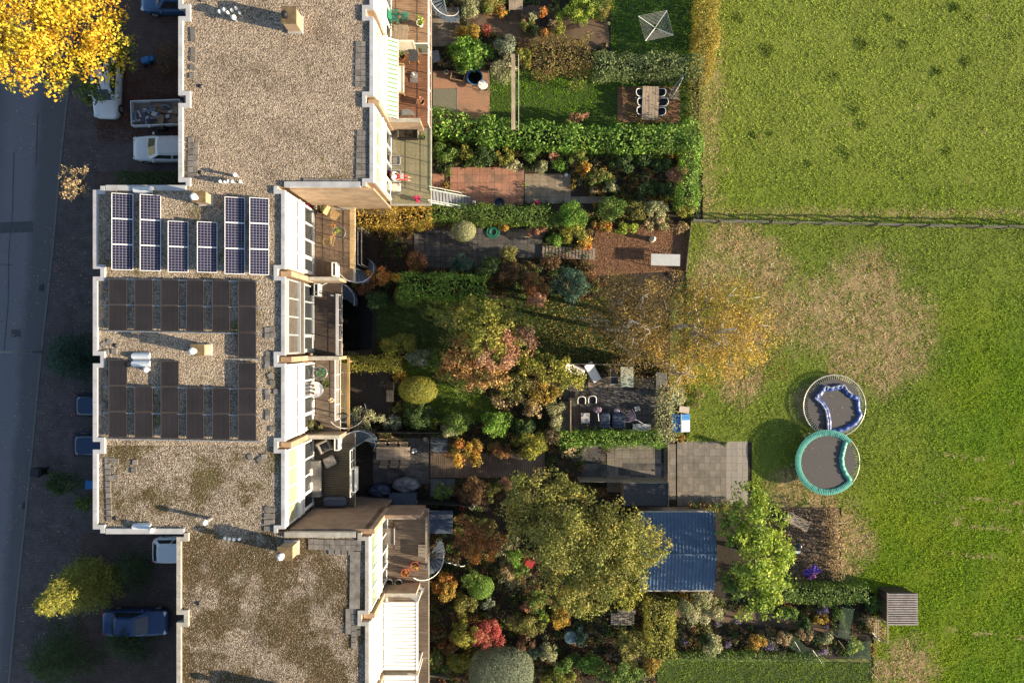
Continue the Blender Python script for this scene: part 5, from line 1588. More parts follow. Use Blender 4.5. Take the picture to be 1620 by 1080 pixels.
# field fence with posts, wire and a top rail
a, b = W(1098, 348, 1.0), W(1680, 360, 1.0)
FENCEW = wood('dark_fence_wood', (.15, .13, .105), 'x')
t = thing('field_fence', 'weathered rail fence dividing the upper and the lower field', 'fence', (a.x, a.y, 0), math.atan2((b - a).y, (b - a).x))
ln = (b - a).length; n = 14
for i in range(n + 1): pc(t, 'post', FENCEW, (ln * i / n, random.Random(i).uniform(-.05, .05), .55), (.10, .10, 1.1))
for i in range(n):
    gg = random.Random(i + 40)
    pc(t, 'rail', FENCEW, (ln * (i + .5) / n, gg.uniform(-.05, .05), 1.0), (ln / n + .1, .07, .05), gg.uniform(-.012, .012))
    pc(t, 'rail', FENCEW, (ln * (i + .5) / n, gg.uniform(-.04, .04), .55), (ln / n, .03, .10), gg.uniform(-.01, .01))
for z in (.3, .8): MB().tube([(0, .07, z), (ln, .07, z)], .008, 4).build('wire', GALV, t)

# ------------------------------------------------------------------ garden furniture and objects
# rotary clothes dryer
c = W(1038, 41, 1.85)
t = thing('rotary_dryer', 'square rotary clothes dryer standing on the top lawn', 'clothes dryer', (c.x, c.y, 0))
cyl(t, 'pole', GALV, (0, 0, 0), .025, 1.8, seg=10)
cor = [W(*p, 1.85) - c for p in ((1055, 17), (1065, 56), (1021, 65), (1010, 26))]
for q in cor: MB().tube([(0, 0, 1.55), (q.x, q.y, 1.85)], .022, 6).build('arm', WHITE, t)
for k in range(9):
    s = .28 + .72 * k / 8
    P = [(q.x * s, q.y * s, 1.55 + .3 * s) for q in cor]
    MB().tube(P + [P[0]], .009, 4).build('line', COPING, t)
# dining set
t = slat_table('weathered plank dining table on the red brick terrace', 1029, 163, 1.12, 2.25, .03, .75, TEAK, R(-2), n=5, name='dining_table')
for i, (x, y, rz, lab) in enumerate(((1012, 147, 0, 'upper chair on the house side of the dining table'), (1014, 162, 0, 'middle chair on the house side of the dining table'), (1013, 176, 0, 'lower chair on the house side of the dining table'),
                                     (1046, 147, PI, 'upper chair on the field side of the dining table'), (1050, 162, PI, 'pulled out middle chair on the field side of dining table'), (1046, 177, PI, 'lower chair on the field side of the dining table'))):
    armchair_shell('white rimmed ' + lab, x, y, .03, rz, 'dining chairs')
t = thing('folded_lounger', 'folded white framed lounge chair leaning by the hedge', 'chair', (*W(1070, 138, .6)[:2], .03), R(58))
for s in (-1, 1): MB().tube([(-.55, s * .05, .02), (-.45, s * .12, .25), (.1, s * .10, .8), (.55, s * .03, 1.25)], .025, 8).build('frame', WHITE, t)
pc(t, 'sling', DARKGREY, (.03, .05, .62), (1.15, .03, .5), 0, R(-48))
# beam on posts with cable
ya, yb = W(0, 205, 2.3).y, W(0, 86, 2.3).y; x = W(812, 0, 2.3).x
t = thing('timber_beam', 'long pale timber beam on posts crossing the lawn', 'pergola', (x, (ya + yb) / 2, 0))
pc(t, 'beam', TEAK, (0, 0, 2.3), (.26, yb - ya, .10))
for y in (ya + .3, yb - .3): pc(t, 'post', TEAK, (0, y - (ya + yb) / 2, 1.12), (.12, .12, 2.24))
MB().tube([(.35, (yb - ya) / 2, 2.2), (.36, 0, 2.12), (.35, -(yb - ya) / 2, 2.2)], .012, 5).build('cable', WHITE, t)
# gravel terrace
t = thing('rubber_mat', 'square olive grey mat on the reddish gravel terrace', 'mat', (*W(704, 160)[:2], .012))
pc(t, 'sheet', mat('olive_mat', (.17, .165, .12), .9, .15, 9), (0, 0, .02), (1.65, 1.65, .03)); pc(t, 'border', OLDWOOD, (.84, 0, .02), (.05, 1.7, .045))
BLUEPL = mat('blue_plastic', (.02, .14, .34), .35, .12, 4, bmp=.05)
t = thing('blue_tub', 'round blue tub filled with dark water beside the lawn', 'tub', (*W(751, 122, .4)[:2], .012))
MB().lathe([(.38, 0), (.50, .42), (.54, .44), (.54, .40), (.46, .38), (.42, .1)], 28).build('tub', BLUEPL, t)
cyl(t, 'water', MATS['dark_water'], (0, 0, .28), .43, .02, seg=24)
t = thing('round_stool', 'round white garden stool beside the blue tub', 'stool', (*W(764, 134, .45)[:2], .012))
MB().lathe([(.25, 0), (.34, .02), (.34, .05), (.30, .06)], 24).build('seat', WHITE, t, (0, 0, .42))
for k in range(3): MB().tube([(.2 * math.cos(k * 2.1), .2 * math.sin(k * 2.1), .42), (.27 * math.cos(k * 2.1), .27 * math.sin(k * 2.1), 0)], .018, 6).build('leg', WHITE, t)
t = thing('wooden_planter', 'low wooden planter box beside the blue tub', 'planter', (*W(724, 121, .3)[:2], .012), R(-12))
for s in (-1, 1): pc(t, 'side', HONEY, (0, s * .24, .15), (.95, .04, .3)); pc(t, 'end', HONEY, (s * .46, 0, .15), (.04, .44, .3))
pc(t, 'soil', SOIL, (0, 0, .11), (.88, .44, .2))
pot('teal glazed pot under the laurel bush', 726, 111, 0, .13, .3, mat('teal_glaze', (.03, .25, .33), .3, .1, 4), None)
chair('grey garden chair between the deck and the laurel bush', 690, 93, 0, R(-80), GREYPAINT, GALV)
pot('round white pot with cactus at the house wall', 706, 114, 0, .15, .25, WP, 'dark', .12, .15, .05)
pot('dark pot with dry plant at the house wall', 700, 104, 0, .22, .3, BLACK, 'tan', .34, .5, .08, dens=.6)
slat_table('pale slatted garden bench seat at the top edge', 816, 4, .95, 1.0, 0, .45, TEAK, n=10, name='garden_bench', cat='bench')
pot('round black bowl in the middle of the flower ring', 861, 34, 0, .34, .25, BLACK, None)
# red tile garden
t = thing('round_tub', 'round navy tub standing on the shaded red tiles', 'tub', (*W(790, 321, .4)[:2], .03))
MB().lathe([(.28, 0), (.34, .42), (.37, .44), (.32, .42), (.30, .2)], 24).build('tub', NAVY, t)
t = thing('garden_lantern', 'small white ball lantern beside the stair foot', 'lantern', (*W(750, 320, .3)[:2], .03))
MB().lathe([(.03, .1), (.11, .16), (.14, .26), (.11, .36), (.03, .42)], 16).build('globe', WHITE, t, smooth=True); cyl(t, 'base', GALV, (0, 0, 0), .05, .12, seg=10)
pot('pink flowering pot on the shaded grey tiles', 848, 322, .03, .17, .28, BLACK, 'magenta', .22, .3, .07)
t = thing('mirror_ball', 'small silver gazing ball in the flower bed', 'ornament', (*W(896, 277, .3)[:2], 0))
MB().lathe([(.02, 0), (.1, .04), (.14, .14), (.1, .24), (.02, .28)], 16).build('ball', glass('silver_ball', (.5, .6, .65), .05), t, (0, 0, .2), smooth=True); cyl(t, 'stand', GALV, (0, 0, 0), .04, .24, seg=8)
# mulched corner
t = thing('white_table', 'plain white table on the bark mulch corner', 'table', (*W(1053, 411, .75)[:2], 0), R(-1.5))
pc(t, 'top', mat('white_tabletop', (.44, .45, .45), .6, .06, 3), (0, 0, .73), (1.96, .78, .04))
for sx in (-1, 1):
    for sy in (-1, 1): pc(t, 'leg', GALV, (sx * .9, sy * .33, .355), (.05, .05, .71))
t = thing('stone_statue', 'small pale stone figure casting long shadow on mulch', 'statue', (*W(1033, 378, .4)[:2], 0))
STONE = mat('pale_stone', (.46, .42, .36), .9, .25, 7)
MB().lathe([(.2, 0), (.2, .12), (.14, .14), (.16, .35), (.19, .5), (.12, .62), (.06, .66)], 14).build('body', STONE, t); MB().lathe([(.03, 0), (.09, .05), (.1, .12), (.06, .19), (.01, .21)], 12).build('head', STONE, t, (0, 0, .64), smooth=True)
a, b = W(857, 396, .1), W(942, 404, .1)
t = thing('slatted_walk', 'slatted pale wooden ramp leading to the mulched corner', 'boardwalk', ((a.x + b.x) / 2, (a.y + b.y) / 2, 0), R(-3))
n = 16
for i in range(n): pc(t, 'slat', OLDWOOD, (-(b.x - a.x) / 2 + (b.x - a.x) * (i + .5) / n, 0, .17), ((b.x - a.x) / n - .06, .72, .03))
for s in (-1, 1): pc(t, 'beam', OLDWOOD, (0, s * .37, .11), (b.x - a.x, .06, .16))
t = thing('hose_coil', 'coiled green garden hose on the paving', 'hose', (*W(780, 367, .1)[:2], .03))
for k in range(5): r = .2 + .055 * k; MB().tube([(r * math.cos(2 * PI * q / 24), r * math.sin(2 * PI * q / 24), .03 + .02 * ((k * 2) % 3)) for q in range(25)], .024, 6).build('loop', GREENPL, t)
# clipped dome garden
slat_table('small slatted wooden bench beside the dark yard', 617, 626, .5, .8, 0, .42, TEAK, n=5, name='garden_bench', cat='bench')
t = thing('wooden_armchair', 'small dark wooden armchair above the slatted bench', 'chair', (*W(618, 609, .4)[:2], 0))
pc(t, 'seat', DECK_DARK, (0, 0, .4), (.5, .5, .05)); pc(t, 'backrest', OLDWOOD, (.27, 0, .62), (.05, .5, .45))
for sx in (-1, 1):
    for sy in (-1, 1): pc(t, 'leg', OLDWOOD, (sx * .22, sy * .22, .2), (.05, .05, .39))
# patio with white recliners
def recliner(label, px, py, rz):
    t = thing('reclining_chair', label, 'chair', (*W(px, py, .4)[:2], .03), rz)
    cushion_box(t, 'seat_cushion', WHITE, (0, 0, .38), (.95, .6, .08), 0, .03)
    o = cushion_box(t, 'back_cushion', WHITE, (-.66, 0, .55), (.6, .6, .08), 0, .03); o.rotation_euler = (0, R(32), 0)
    for s in (-1, 1):
        MB().tube([(.45, s * .31, 0), (.4, s * .31, .36), (-.4, s * .31, .36), (-.9, s * .31, .72)], .02, 6).build('frame', COPING, t); MB().tube([(-.3, s * .31, .36), (-.55, s * .31, 0)], .02, 6).build('leg', COPING, t)
recliner('white padded recliner standing clear of the olive tree', 940, 593, R(-60))
recliner('white padded recliner half under the olive tree', 914, 586, R(-20))
t = thing('grey_table', 'pale green grey table with shadow stripe on the patio', 'table', (*W(992, 596, .75)[:2], .03))
pc(t, 'top', mat('sage_top', (.33, .36, .29), .6, .1, 4), (0, 0, .73), (.86, 1.36, .04))
for sx in (-1, 1):
    for sy in (-1, 1): pc(t, 'leg', GALV, (sx * .36, sy * .6, .355), (.05, .05, .71))
chair('upper dark chair beside the pale green grey table', 972, 590, .03, 0, DARKGREY, WHITE, group='patio chairs')
chair('lower dark chair beside the pale green grey table', 972, 602, .03, 0, DARKGREY, WHITE, group='patio chairs')
t = thing('storage_box', 'dark grey storage box at the end of patio fence', 'box', (*W(1046, 601, .7)[:2], .03))
pc(t, 'body', DARKGREY, (0, 0, .33), (.66, 1.0, .66)); pc(t, 'lid', mat('grey_lid', (.10, .105, .11), .6, .15, 5), (0, 0, .69), (.72, 1.06, .06)); pc(t, 'hinge_bar', GALV, (.37, 0, .66), (.03, .9, .04))
armchair_shell('left white rimmed armchair at the plank wall', 920, 633, .03, R(-90), 'rimmed armchairs')
armchair_shell('right white rimmed armchair at the plank wall', 937, 632, .03, R(-90), 'rimmed armchairs')
t = thing('square_stool', 'square pale grey side table in the deep patio shade', 'table', (*W(926, 661, .45)[:2], .03))
pc(t, 'top', COPING, (0, 0, .44), (.58, .68, .04))
for sx in (-1, 1):
    for sy in (-1, 1): pc(t, 'leg', BLACK, (sx * .24, sy * .28, .21), (.04, .04, .42))
for lab, x, w in (('left navy covered lounge box on the patio', 957, .72), ('right navy covered lounge box on the patio', 979, .9)):
    t = thing('covered_lounger', lab, 'garden cover', (*W(x, 665, .6)[:2], .03))
    cushion_box(t, 'cover', NAVY, (0, 0, .32), (w, 1.05, .64), 0, .09); cushion_box(t, 'back', NAVY, (0, -.42, .7), (w - .04, .18, .24), 0, .05)
def parasol_folded(label, px, py, m, n=8, L=1.3, rz=0, lie=True, z=.35, spread=.35):
    t = thing('folded_parasol', label, 'parasol', (*W(px, py, z)[:2], .03), rz)
    for i in range(n):
        a = -spread * 2 + spread * 4 * i / (n - 1)
        mb = MB().loft([[(0, 0, z), (0, .03, z + .02), (0, 0, z + .04)], [(L * .5 * math.cos(a), L * .5 * math.sin(a) - .06, z), (L * .5 * math.cos(a), L * .5 * math.sin(a), z + .13), (L * .5 * math.cos(a), L * .5 * math.sin(a) + .06, z)], [(L * math.cos(a), L * math.sin(a), z - .1), (L * math.cos(a), L * math.sin(a) + .02, z - .07), (L * math.cos(a), L * math.sin(a) + .03, z - .1)]])
        mb.build('canopy_fold', m[i % len(m)], t)
    MB().tube([(-L * .9, 0, z + .1), (.3, 0, z)], .025, 7).build('pole', WHITE, t)
    return t
LILAC = mat('lilac_cloth', (.36, .27, .36), .85, .12, 6); LILAC2 = mat('pale_lilac_cloth', (.46, .37, .44), .85, .12, 6)
parasol_folded('folded lilac parasol with white pole lying on patio', 1007, 664, [LILAC, LILAC2], 7, .8, R(150), z=.7)
parasol_folded('small folded lilac parasol behind the navy boxes', 946, 655, [LILAC, LILAC2], 7, .5, R(95), z=.7)
t = thing('round_pouf', 'round pale pouf beside the navy covered box', 'pouf', (*W(976, 650, .35)[:2], .03))
MB().lathe([(.15, 0), (.2, .1), (.2, .26), (.14, .34)], 18).build('cushion', LILAC2, t, smooth=True); pc(t, 'piping', WHITE, (0, 0, .345), (.24, .02, .012))
t = thing('white_bench', 'long white grey bench at the patio hedge', 'bench', (*W(1015, 676, .45)[:2], .03))
pc(t, 'seat', COPING, (0, 0, .44), (1.2, .48, .06))
for s in (-1, 1): pc(t, 'leg', COPING, (s * .5, 0, .2), (.06, .42, .40))
t = thing('small_crate', 'small white crate on the shaded patio', 'crate', (*W(1008, 646, .25)[:2], .03), R(10))
for s in (-1, 1): pc(t, 'side', COPING, (0, s * .12, .14), (.34, .025, .28)); pc(t, 'end', COPING, (s * .16, 0, .14), (.025, .22, .28))
pc(t, 'lid', COPING, (0, 0, .29), (.36, .28, .02))
# long table below the lounge terrace
t = slat_table('long pale wooden garden table on dark tiles', 622, 717, 2.3, .85, .03, .75, TEAKX, 0, n=6, name='garden_table')
for i in range(3):
    chair('wooden garden chair, %s on the upper side of the long table' % ('left', 'middle', 'right')[i], 605 + 17 * i, 706, .03, R(-90), TEAKX, TEAKX, 'long table chairs', slats=4, w=.52, d=.46)
    chair('wooden garden chair, %s on the lower side of the long table' % ('left', 'middle', 'right')[i], 608 + 16 * i, 729, .03, R(90), TEAKX, TEAKX, 'long table chairs', slats=4, w=.52, d=.46)
t = thing('standing_lamp_base', 'small white garden light at the table end', 'lamp', (*W(654, 714, .5)[:2], .03))
cyl(t, 'base', GREYPAINT, (0, 0, 0), .2, .06); cyl(t, 'stem', GREYPAINT, (0, 0, .06), .02, .7, seg=8); MB().lathe([(.05, 0), (.08, .05), (.05, .1)], 12).build('lamp', WHITE, t, (0, 0, .74))
t = thing('wood_plank_pile', 'pale planks leaning along the dark board fence', 'planks', (*W(618, 693, .2)[:2], .03), R(-13))
for k in range(3): pc(t, 'plank', HONEY, (0, -.12 * k + .1, .06 + .05 * k), (1.9 - .2 * k, .1, .04), .04 * k)
def heap(label, px, py, rx, ry, h, m, seed, cat='garden cover', name='covered_furniture'):
    """tarpaulin draped over furniture"""
    g = rng(seed); c = W(px, py, h)
    t = thing(name, label, cat, (c.x, c.y, .03))
    rings = []
    for k in range(7):
        q = k / 6; r = 1 - .5 * q ** 3; z = h * math.sin(q * PI / 2) ** .7
        rings.append([(rx * r * math.cos(a) * (1 + .08 * math.sin(a * 7 + seed) * (1 - q)) * (1 if k < 6 else .05), ry * r * math.sin(a) * (1 + .08 * math.sin(a * 7 + seed) * (1 - q)) * (1 if k < 6 else .05), z + .06 * math.sin(a * 5 + k)) for a in [2 * PI * j / 28 for j in range(28)]])
    MB().loft(rings).build('tarpaulin', m, t, smooth=True)
    MB().tube([(rx * 1.0 * math.cos(2 * PI * j / 28), ry * math.sin(2 * PI * j / 28), .1) for j in range(29)], .015, 5).build('drawstring', BLACK, t)
    return t
heap('large blue grey tarpaulin over round garden furniture', 641, 768, .95, .55, .8, mat('grey_tarpaulin', (.10, .11, .135), .5, .3, 3, bmp=.4), 3)
t = thing('lidded_chest', 'navy ribbed storage chest in front of the tarpaulin', 'chest', (*W(637, 789, .9)[:2], .03))
pc(t, 'body', NAVY, (0, 0, .42), (1.8, .75, .84)); pc(t, 'lid', NAVY, (0, 0, .87), (1.86, .82, .06))
for i in range(12): pc(t, 'rib', NAVY, (-.85 + i * .155, .39, .42), (.05, .04, .78))
heap('dark tarpaulin over low furniture near the lounge terrace', 600, 777, .8, .45, .6, NAVY, 5)
t = thing('covered_crate', 'two panel navy lid box beside the weathered deck', 'box', (*W(698, 825, .7)[:2], .03))
pc(t, 'body', BLACK, (0, 0, .32), (1.5, 1.5, .64))
for s in (-1, 1): pc(t, 'lid_panel', mat('blue_grey_lid', (.07, .09, .13), .5, .2, 3), (s * .39, 0, .68), (.76, 1.56, .06))
t = thing('garden_ornament', 'round metal ornament beside the board walk', 'ornament', (*W(672, 695, .5)[:2], .03))
for k in range(6): MB().tube([(.03 * math.cos(k), .03 * math.sin(k), .05), (.16 * math.cos(k * 1.05), .16 * math.sin(k * 1.05), .3), (.05 * math.cos(k * 1.05), .05 * math.sin(k * 1.05), .6)], .02, 5).build('petal', STONE, t)
# red chair and lanterns in the copper tree garden
REDPL = mat('red_plastic', (.42, .05, .05), .45, .12, 4, bmp=.05)
chair('red plastic garden chair among the shrubs', 838, 891, 0, R(-120), REDPL, REDPL, slats=5, w=.52, d=.5)
pot('small red lantern pot above the copper tree', 731, 804, 0, .14, .4, REDPL, None)
pot('small red pot nearest the copper tree', 731, 814, 0, .11, .3, REDPL, None)
t = thing('plant_stand', 'small wire plant stand above the copper tree', 'plant stand', (*W(746, 801, .4)[:2], 0))
MB().tube([(.18 * math.cos(2 * PI * k / 16), .18 * math.sin(2 * PI * k / 16), .4) for k in range(17)], .02, 5).build('ring', GALV, t)
for k in range(5): MB().tube([(.18 * math.cos(k * 1.257), .18 * math.sin(k * 1.257), .4), (.28 * math.cos(k * 1.257), .28 * math.sin(k * 1.257), 0)], .02, 5).build('leg', GALV, t)
t = thing('plant_arch', 'pale curved wire arches beside the spiral stair', 'trellis', (*W(720, 892, .5)[:2], 0), R(-15))
for k in range(3): MB().tube([(-.45 + .4 * k + .3 * math.cos(PI * q / 8), .1 * math.sin(PI * q / 8), .2 + .7 * math.sin(PI * q / 8)) for q in range(9)], .02, 5).build('hoop', WHITE, t)
t = thing('water_butt', 'round blue green water butt between the shrubs', 'water butt', (*W(903, 1008, .9)[:2], 0))
MB().lathe([(.34, 0), (.42, .4), (.40, .85), (.44, .88)], 20).build('barrel', mat('teal_grey', (.06, .10, .11), .5, .2, 4), t); MB().lathe([(.45, 0), (.42, .05), (.1, .09)], 20).build('lid', mat('teal_grey_lid', (.075, .12, .13), .5, .2, 4), t, (0, 0, .88))

# ------------------------------------------------------------------ long shed with blue ribbed roof
ROOFBLUE = mat('blue_roof_sheet', (.10, .155, .235), .45, .15, 3, metal=.1, bmp=.05, dirt=(.09, .13, .19), dirt_sc=1.1)
xa, xb = W(1013, 0, 2.6).x, W(1131, 0, 2.6).x
yn, ys, yr = W(0, 811, 2.5).y, W(0, 933, 2.5).y, W(0, 876, 2.9).y
t = thing('garden_shed', 'long garden shed with blue ribbed metal roof', 'shed', (0, 0, 0))
MB().prism([(xa + .15, ys + .2), (xb - .15, ys + .2), (xb - .15, yn - .2), (xa + .15, yn - .2)], 0, 2.4).build('wall', OLDWOOD, t)
for s, yo in (('north', yn), ('south', ys)):
    rings0, rings1 = [], []
    n = 21; wd = (xb - xa) / n
    prof = []
    for i in range(n):
        x = xa + wd * i
        prof += [(x, 0), (x + wd * .60, 0), (x + wd * .68, .045), (x + wd * .92, .045)]
    prof.append((xb, 0))
    top = [(x, yr, 2.92 + z) for x, z in prof]; bot = [(x, yo, 2.46 + z) for x, z in prof]
    m = len(prof)
    fs = [(k, k + 1, m + k + 1, m + k) if s == 'south' else (k + 1, k, m + k, m + k + 1) for k in range(m - 1)]
    mb = MB().add(bot + top, fs); mb.add([(x, y, z - .05) for x, y, z in bot + top], fs)
    mb.build('roof_sheet', ROOFBLUE, t)
MB().tube([(xa, yr, 2.96), (xb, yr, 2.96)], .07, 8).build('ridge_cap', ROOFBLUE, t)
pc(t, 'barge_board', mat('dark_blue_trim', (.04, .06, .09), .5, .2, 4), (xb + .02, (yn + yr) / 2, 2.66), (.04, yn - yr, .14), 0, 0, -math.atan2(.46, yn - yr))
pc(t, 'barge_board', MATS['dark_blue_trim'], (xb + .02, (ys + yr) / 2, 2.66), (.04, yr - ys, .14), 0, 0, math.atan2(.46, yr - ys))
pc(t, 'gutter', COPING_OLD, ((xa + xb) / 2, ys - .06, 2.40), (xb - xa, .10, .08)); pc(t, 'gutter', COPING_OLD, ((xa + xb) / 2, yn + .06, 2.40), (xb - xa, .10, .08))
pc(t, 'door', DECK_DARK, (xb - .12, (yn + ys) / 2, 1.0), (.05, .9, 1.95)); pc(t, 'window', GLASS_DARK, (xb - .12, yn - 1.2, 1.5), (.05, .9, .7))

# small shed with grey ribbed roof in the field
xa, xb = W(1405, 0, 1.5).x, W(1452, 0, 1.5).x; yn, ys = W(0, 938, 1.5).y, W(0, 989, 1.5).y
t = thing('field_shed', 'small square shed with grey ribbed roof in the field', 'shed', (0, 0, 0))
MB().prism([(xa + .1, ys + .1), (xb - .1, ys + .1), (xb - .1, yn - .1), (xa + .1, yn - .1)], 0, 1.35).build('wall', DECK_DARK, t)  # dark wood stands in for the shade on the west wall
n = 14; wd = (yn - ys) / n
ribm = mat('weathered_rib', (.30, .26, .24), .8, .2, 5, dirt=(.22, .19, .17), dirt_sc=2)
MB().box(((xa + xb) / 2, (ys + yn) / 2, 1.43), (xb - xa, yn - ys, .05)).build('roof', mat('weathered_roof', (.17, .15, .14), .85, .2, 5), t)
for i in range(n): pc(t, 'roof_rib', ribm, ((xa + xb) / 2, ys + wd * (i + .5), 1.485), (xb - xa + .02, wd * .55, .06))
pc(t, 'edge_strip', TEAK, (xa - .03, (ys + yn) / 2, 1.46), (.06, yn - ys + .05, .1)); pc(t, 'door', DECK_DARK, (xa + .08, (ys + yn) / 2, .65), (.05, .7, 1.25))
t = thing('garden_gate', 'pale slatted garden gate beside the small field shed', 'gate', (*W(1391, 998, .9)[:2], 0))
for i in range(3): pc(t, 'upright', TEAK, (-.12 + .12 * i, 0, .5), (.05, 1.4, .06))
for s in (-1, 1): pc(t, 'rail', TEAK, (0, s * .6, .55), (.5, .06, .06)); pc(t, 'post', TEAK, (.3, s * .7, .5), (.07, .07, 1.0))
t = thing('leaning_pole', 'thin pale post line below the field shed corner', 'pole', (*W(1403, 1002, .8)[:2], 0))
pc(t, 'rail', TEAK, (0, 0, .9), (.06, 1.3, .06)); pc(t, 'post', TEAK, (0, -.6, .44), (.06, .06, .88)); pc(t, 'post', TEAK, (0, .6, .44), (.06, .06, .88))

# blue roofed hutch
t = thing('hutch', 'small hutch with bright blue and white ribbed roof', 'hutch', (*W(1077.5, 669, .9)[:2], 0))
pc(t, 'body', HONEY, (-.02, 0, .4), (1.1, 1.05, .8))
bl = mat('bright_blue_sheet', (.02, .16, .45), .4, .1, 4, bmp=.05); wl = mat('white_blue_sheet', (.50, .62, .70), .4, .1, 4, bmp=.05)
for i in range(6):
    y = -.5 + i * .2
    pc(t, 'roof_strip', bl, (-.31, y, .88), (.62, .185, .03), 0, R(-12)); pc(t, 'roof_strip', wl if i < 4 else bl, (.31, y, .88), (.62, .185, .03), 0, R(12))
pc(t, 'ridge', COPING, (0, 0, .965), (.07, 1.25, .03)); pc(t, 'side_board', MATS['terracotta'], (-.62, 0, .45), (.04, 1.1, .7))
t = thing('beehive_box', 'pale wooden box standing above the blue hutch', 'box', (*W(1083, 648, .5)[:2], 0), R(-8))
pc(t, 'body', TEAKX, (0, 0, .2), (.62, .38, .4)); pc(t, 'lid', mat('pale_box_lid', (.50, .44, .38), .7, .15, 5), (0, 0, .43), (.68, .44, .05))
t = thing('bean_trellis', 'thin metal bean frame above the blue hutch', 'trellis', (*W(1068, 635, 1.0)[:2], 0))
for x in (-.15, .2): MB().tube([(x, -.3, 0), (x, -.3, .9), (x, .6, 1.1), (x, .6, 0)], .015, 5).build('bow', GALV, t)

# fire pit corner
slat_table('pale slatted lounger beside the lime green tree', 1262, 825, 1.75, .72, 0, .35, TEAKX, R(-28), n=16, name='sun_lounger', cat='lounger')
t = thing('kettle_barbecue', 'black kettle barbecue on the leafy log terrace', 'barbecue', (*W(1263, 864, .75)[:2], 0))
MB().lathe([(.05, 0), (.2, .05), (.29, .16), (.31, .26), (.32, .27), (.30, .33), (.22, .43), (.1, .48), (.02, .49)], 24).build('kettle', glass('black_enamel', (.012, .013, .016), .15), t, (0, 0, .45), smooth=True)
MB().lathe([(.03, 0), (.03, .05)], 8).build('lid_handle', BLACK, t, (0, 0, .94))
for k in range(3): MB().tube([(.18 * math.cos(k * 2.1), .18 * math.sin(k * 2.1), .5), (.34 * math.cos(k * 2.1), .34 * math.sin(k * 2.1), 0)], .018, 6).build('leg', GALV, t)
pc(t, 'side_table', GALV, (0, -.42, .62), (.4, .2, .02))
VIO = mat('violet_cloth', (.10, .05, .36), .8, .12, 5); PNK = mat('pink_cloth', (.42, .14, .34), .8, .12, 5)
t = thing('child_umbrella', 'collapsed violet and pink parasol in the fire pit corner', 'parasol', (*W(1285, 905, .3)[:2], 0), R(25))
for i in range(10):
    a0, a1 = 2 * PI * i / 10, 2 * PI * (i + 1) / 10
    rr = .42 + .1 * math.sin(i * 2.2)
    MB().add([(0, 0, .42), (rr * 1.3 * math.cos(a0), rr * math.sin(a0), .2 + .06 * (i % 2)), (rr * 1.3 * math.cos((a0 + a1) / 2), rr * math.sin((a0 + a1) / 2), .34), (rr * 1.3 * math.cos(a1), rr * math.sin(a1), .2 + .06 * ((i + 1) % 2))], [(0, 1, 2), (0, 2, 3)]).build('canopy_panel', PNK if i in (6, 7, 8) else VIO, t)
MB().tube([(-.3, 0, .05), (.05, 0, .44)], .02, 6).build('pole', WHITE, t)
t = thing('fire_pit_logs', 'dark log rows edging the leafy fire pit corner', 'logs', (*W(1288, 850)[:2], 0), R(-12))
for i, y in enumerate((1.35, .75, .15, -.45)): MB().tube([(-1.5, y, .05), (1.5, y + .05, .06)], .055, 7).build('log', DECK_DARK, t)
slat_table('small weathered wooden bench between the southern hedges', 985, 979, 1.6, .8, 0, .45, OLDWOOD, 0, n=10, name='garden_bench', cat='bench')
t = thing('log_shelf', 'low wooden shelf behind the weathered bench', 'shelf', (*W(992, 969, .6)[:2], 0))
pc(t, 'board', OLDWOOD, (0, .1, .62), (1.2, .3, .04)); [pc(t, 'side', OLDWOOD, (s * .56, .1, .3), (.05, .3, .6)) for s in (-1, 1)]
# fruit cages and rods in the kitchen garden
NET = clear_glass('net_film'); 
def cloche(label, px, py, w, l, h, rz):
    t = thing('netting_cage', label, 'net cage', (*W(px, py, h)[:2], 0), rz)
    nm, nt, bs = _base('green_net')
    tr = nt.nodes.new('ShaderNodeBsdfTransparent'); mx = nt.nodes.new('ShaderNodeMixShader'); mx.inputs[0].default_value = .22
    bs.inputs['Base Color'].default_value = (.10, .17, .10, 1)
    nt.links.new(tr.outputs[0], mx.inputs[1]); nt.links.new(bs.outputs[0], mx.inputs[2]); nt.links.new(mx.outputs[0], nt.nodes['Material Output'].inputs[0])
    MB().box((0, 0, h / 2), (w, l, h)).build('net', nm, t)
    for sx in (-1, 1):
        for sy in (-1, 1): pc(t, 'pole', GALV, (sx * w / 2, sy * l / 2, h / 2), (.03, .03, h + .02))
    return t
cloche('upright green net cage beside the purple asters', 1338, 985, .8, 2.0, 1.0, R(-10))
cloche('long flat green net over the border at the lawn edge', 1262, 1022, 2.6, .7, .4, R(-38))
cloche('green net corner at the end of the kitchen garden', 1360, 1028, 1.5, 1.2, .6, R(0))
for i, (x0, y0, x1, y1) in enumerate(((1326, 1012, 1345, 1036), (1356, 1040, 1364, 1052), (1376, 1060, 1393, 1078), (1286, 1028, 1300, 1048), (1257, 1014, 1268, 1032), (1380, 1000, 1392, 1014))):
    a, b = W(x0, y0, .9), W(x1, y1, .2)
    o = MB().tube([a, b], .016, 5).build('bean_rod', BLACK if i < 3 else GALV)
    tag(o, 'thin slanting rod %s at the kitchen garden edge' % ('next to the net cage', 'near the net corner', 'on the tan grass', 'over the long net', 'left of the long net', 'below the field shed')[i], 'rod', 'kitchen garden rods')

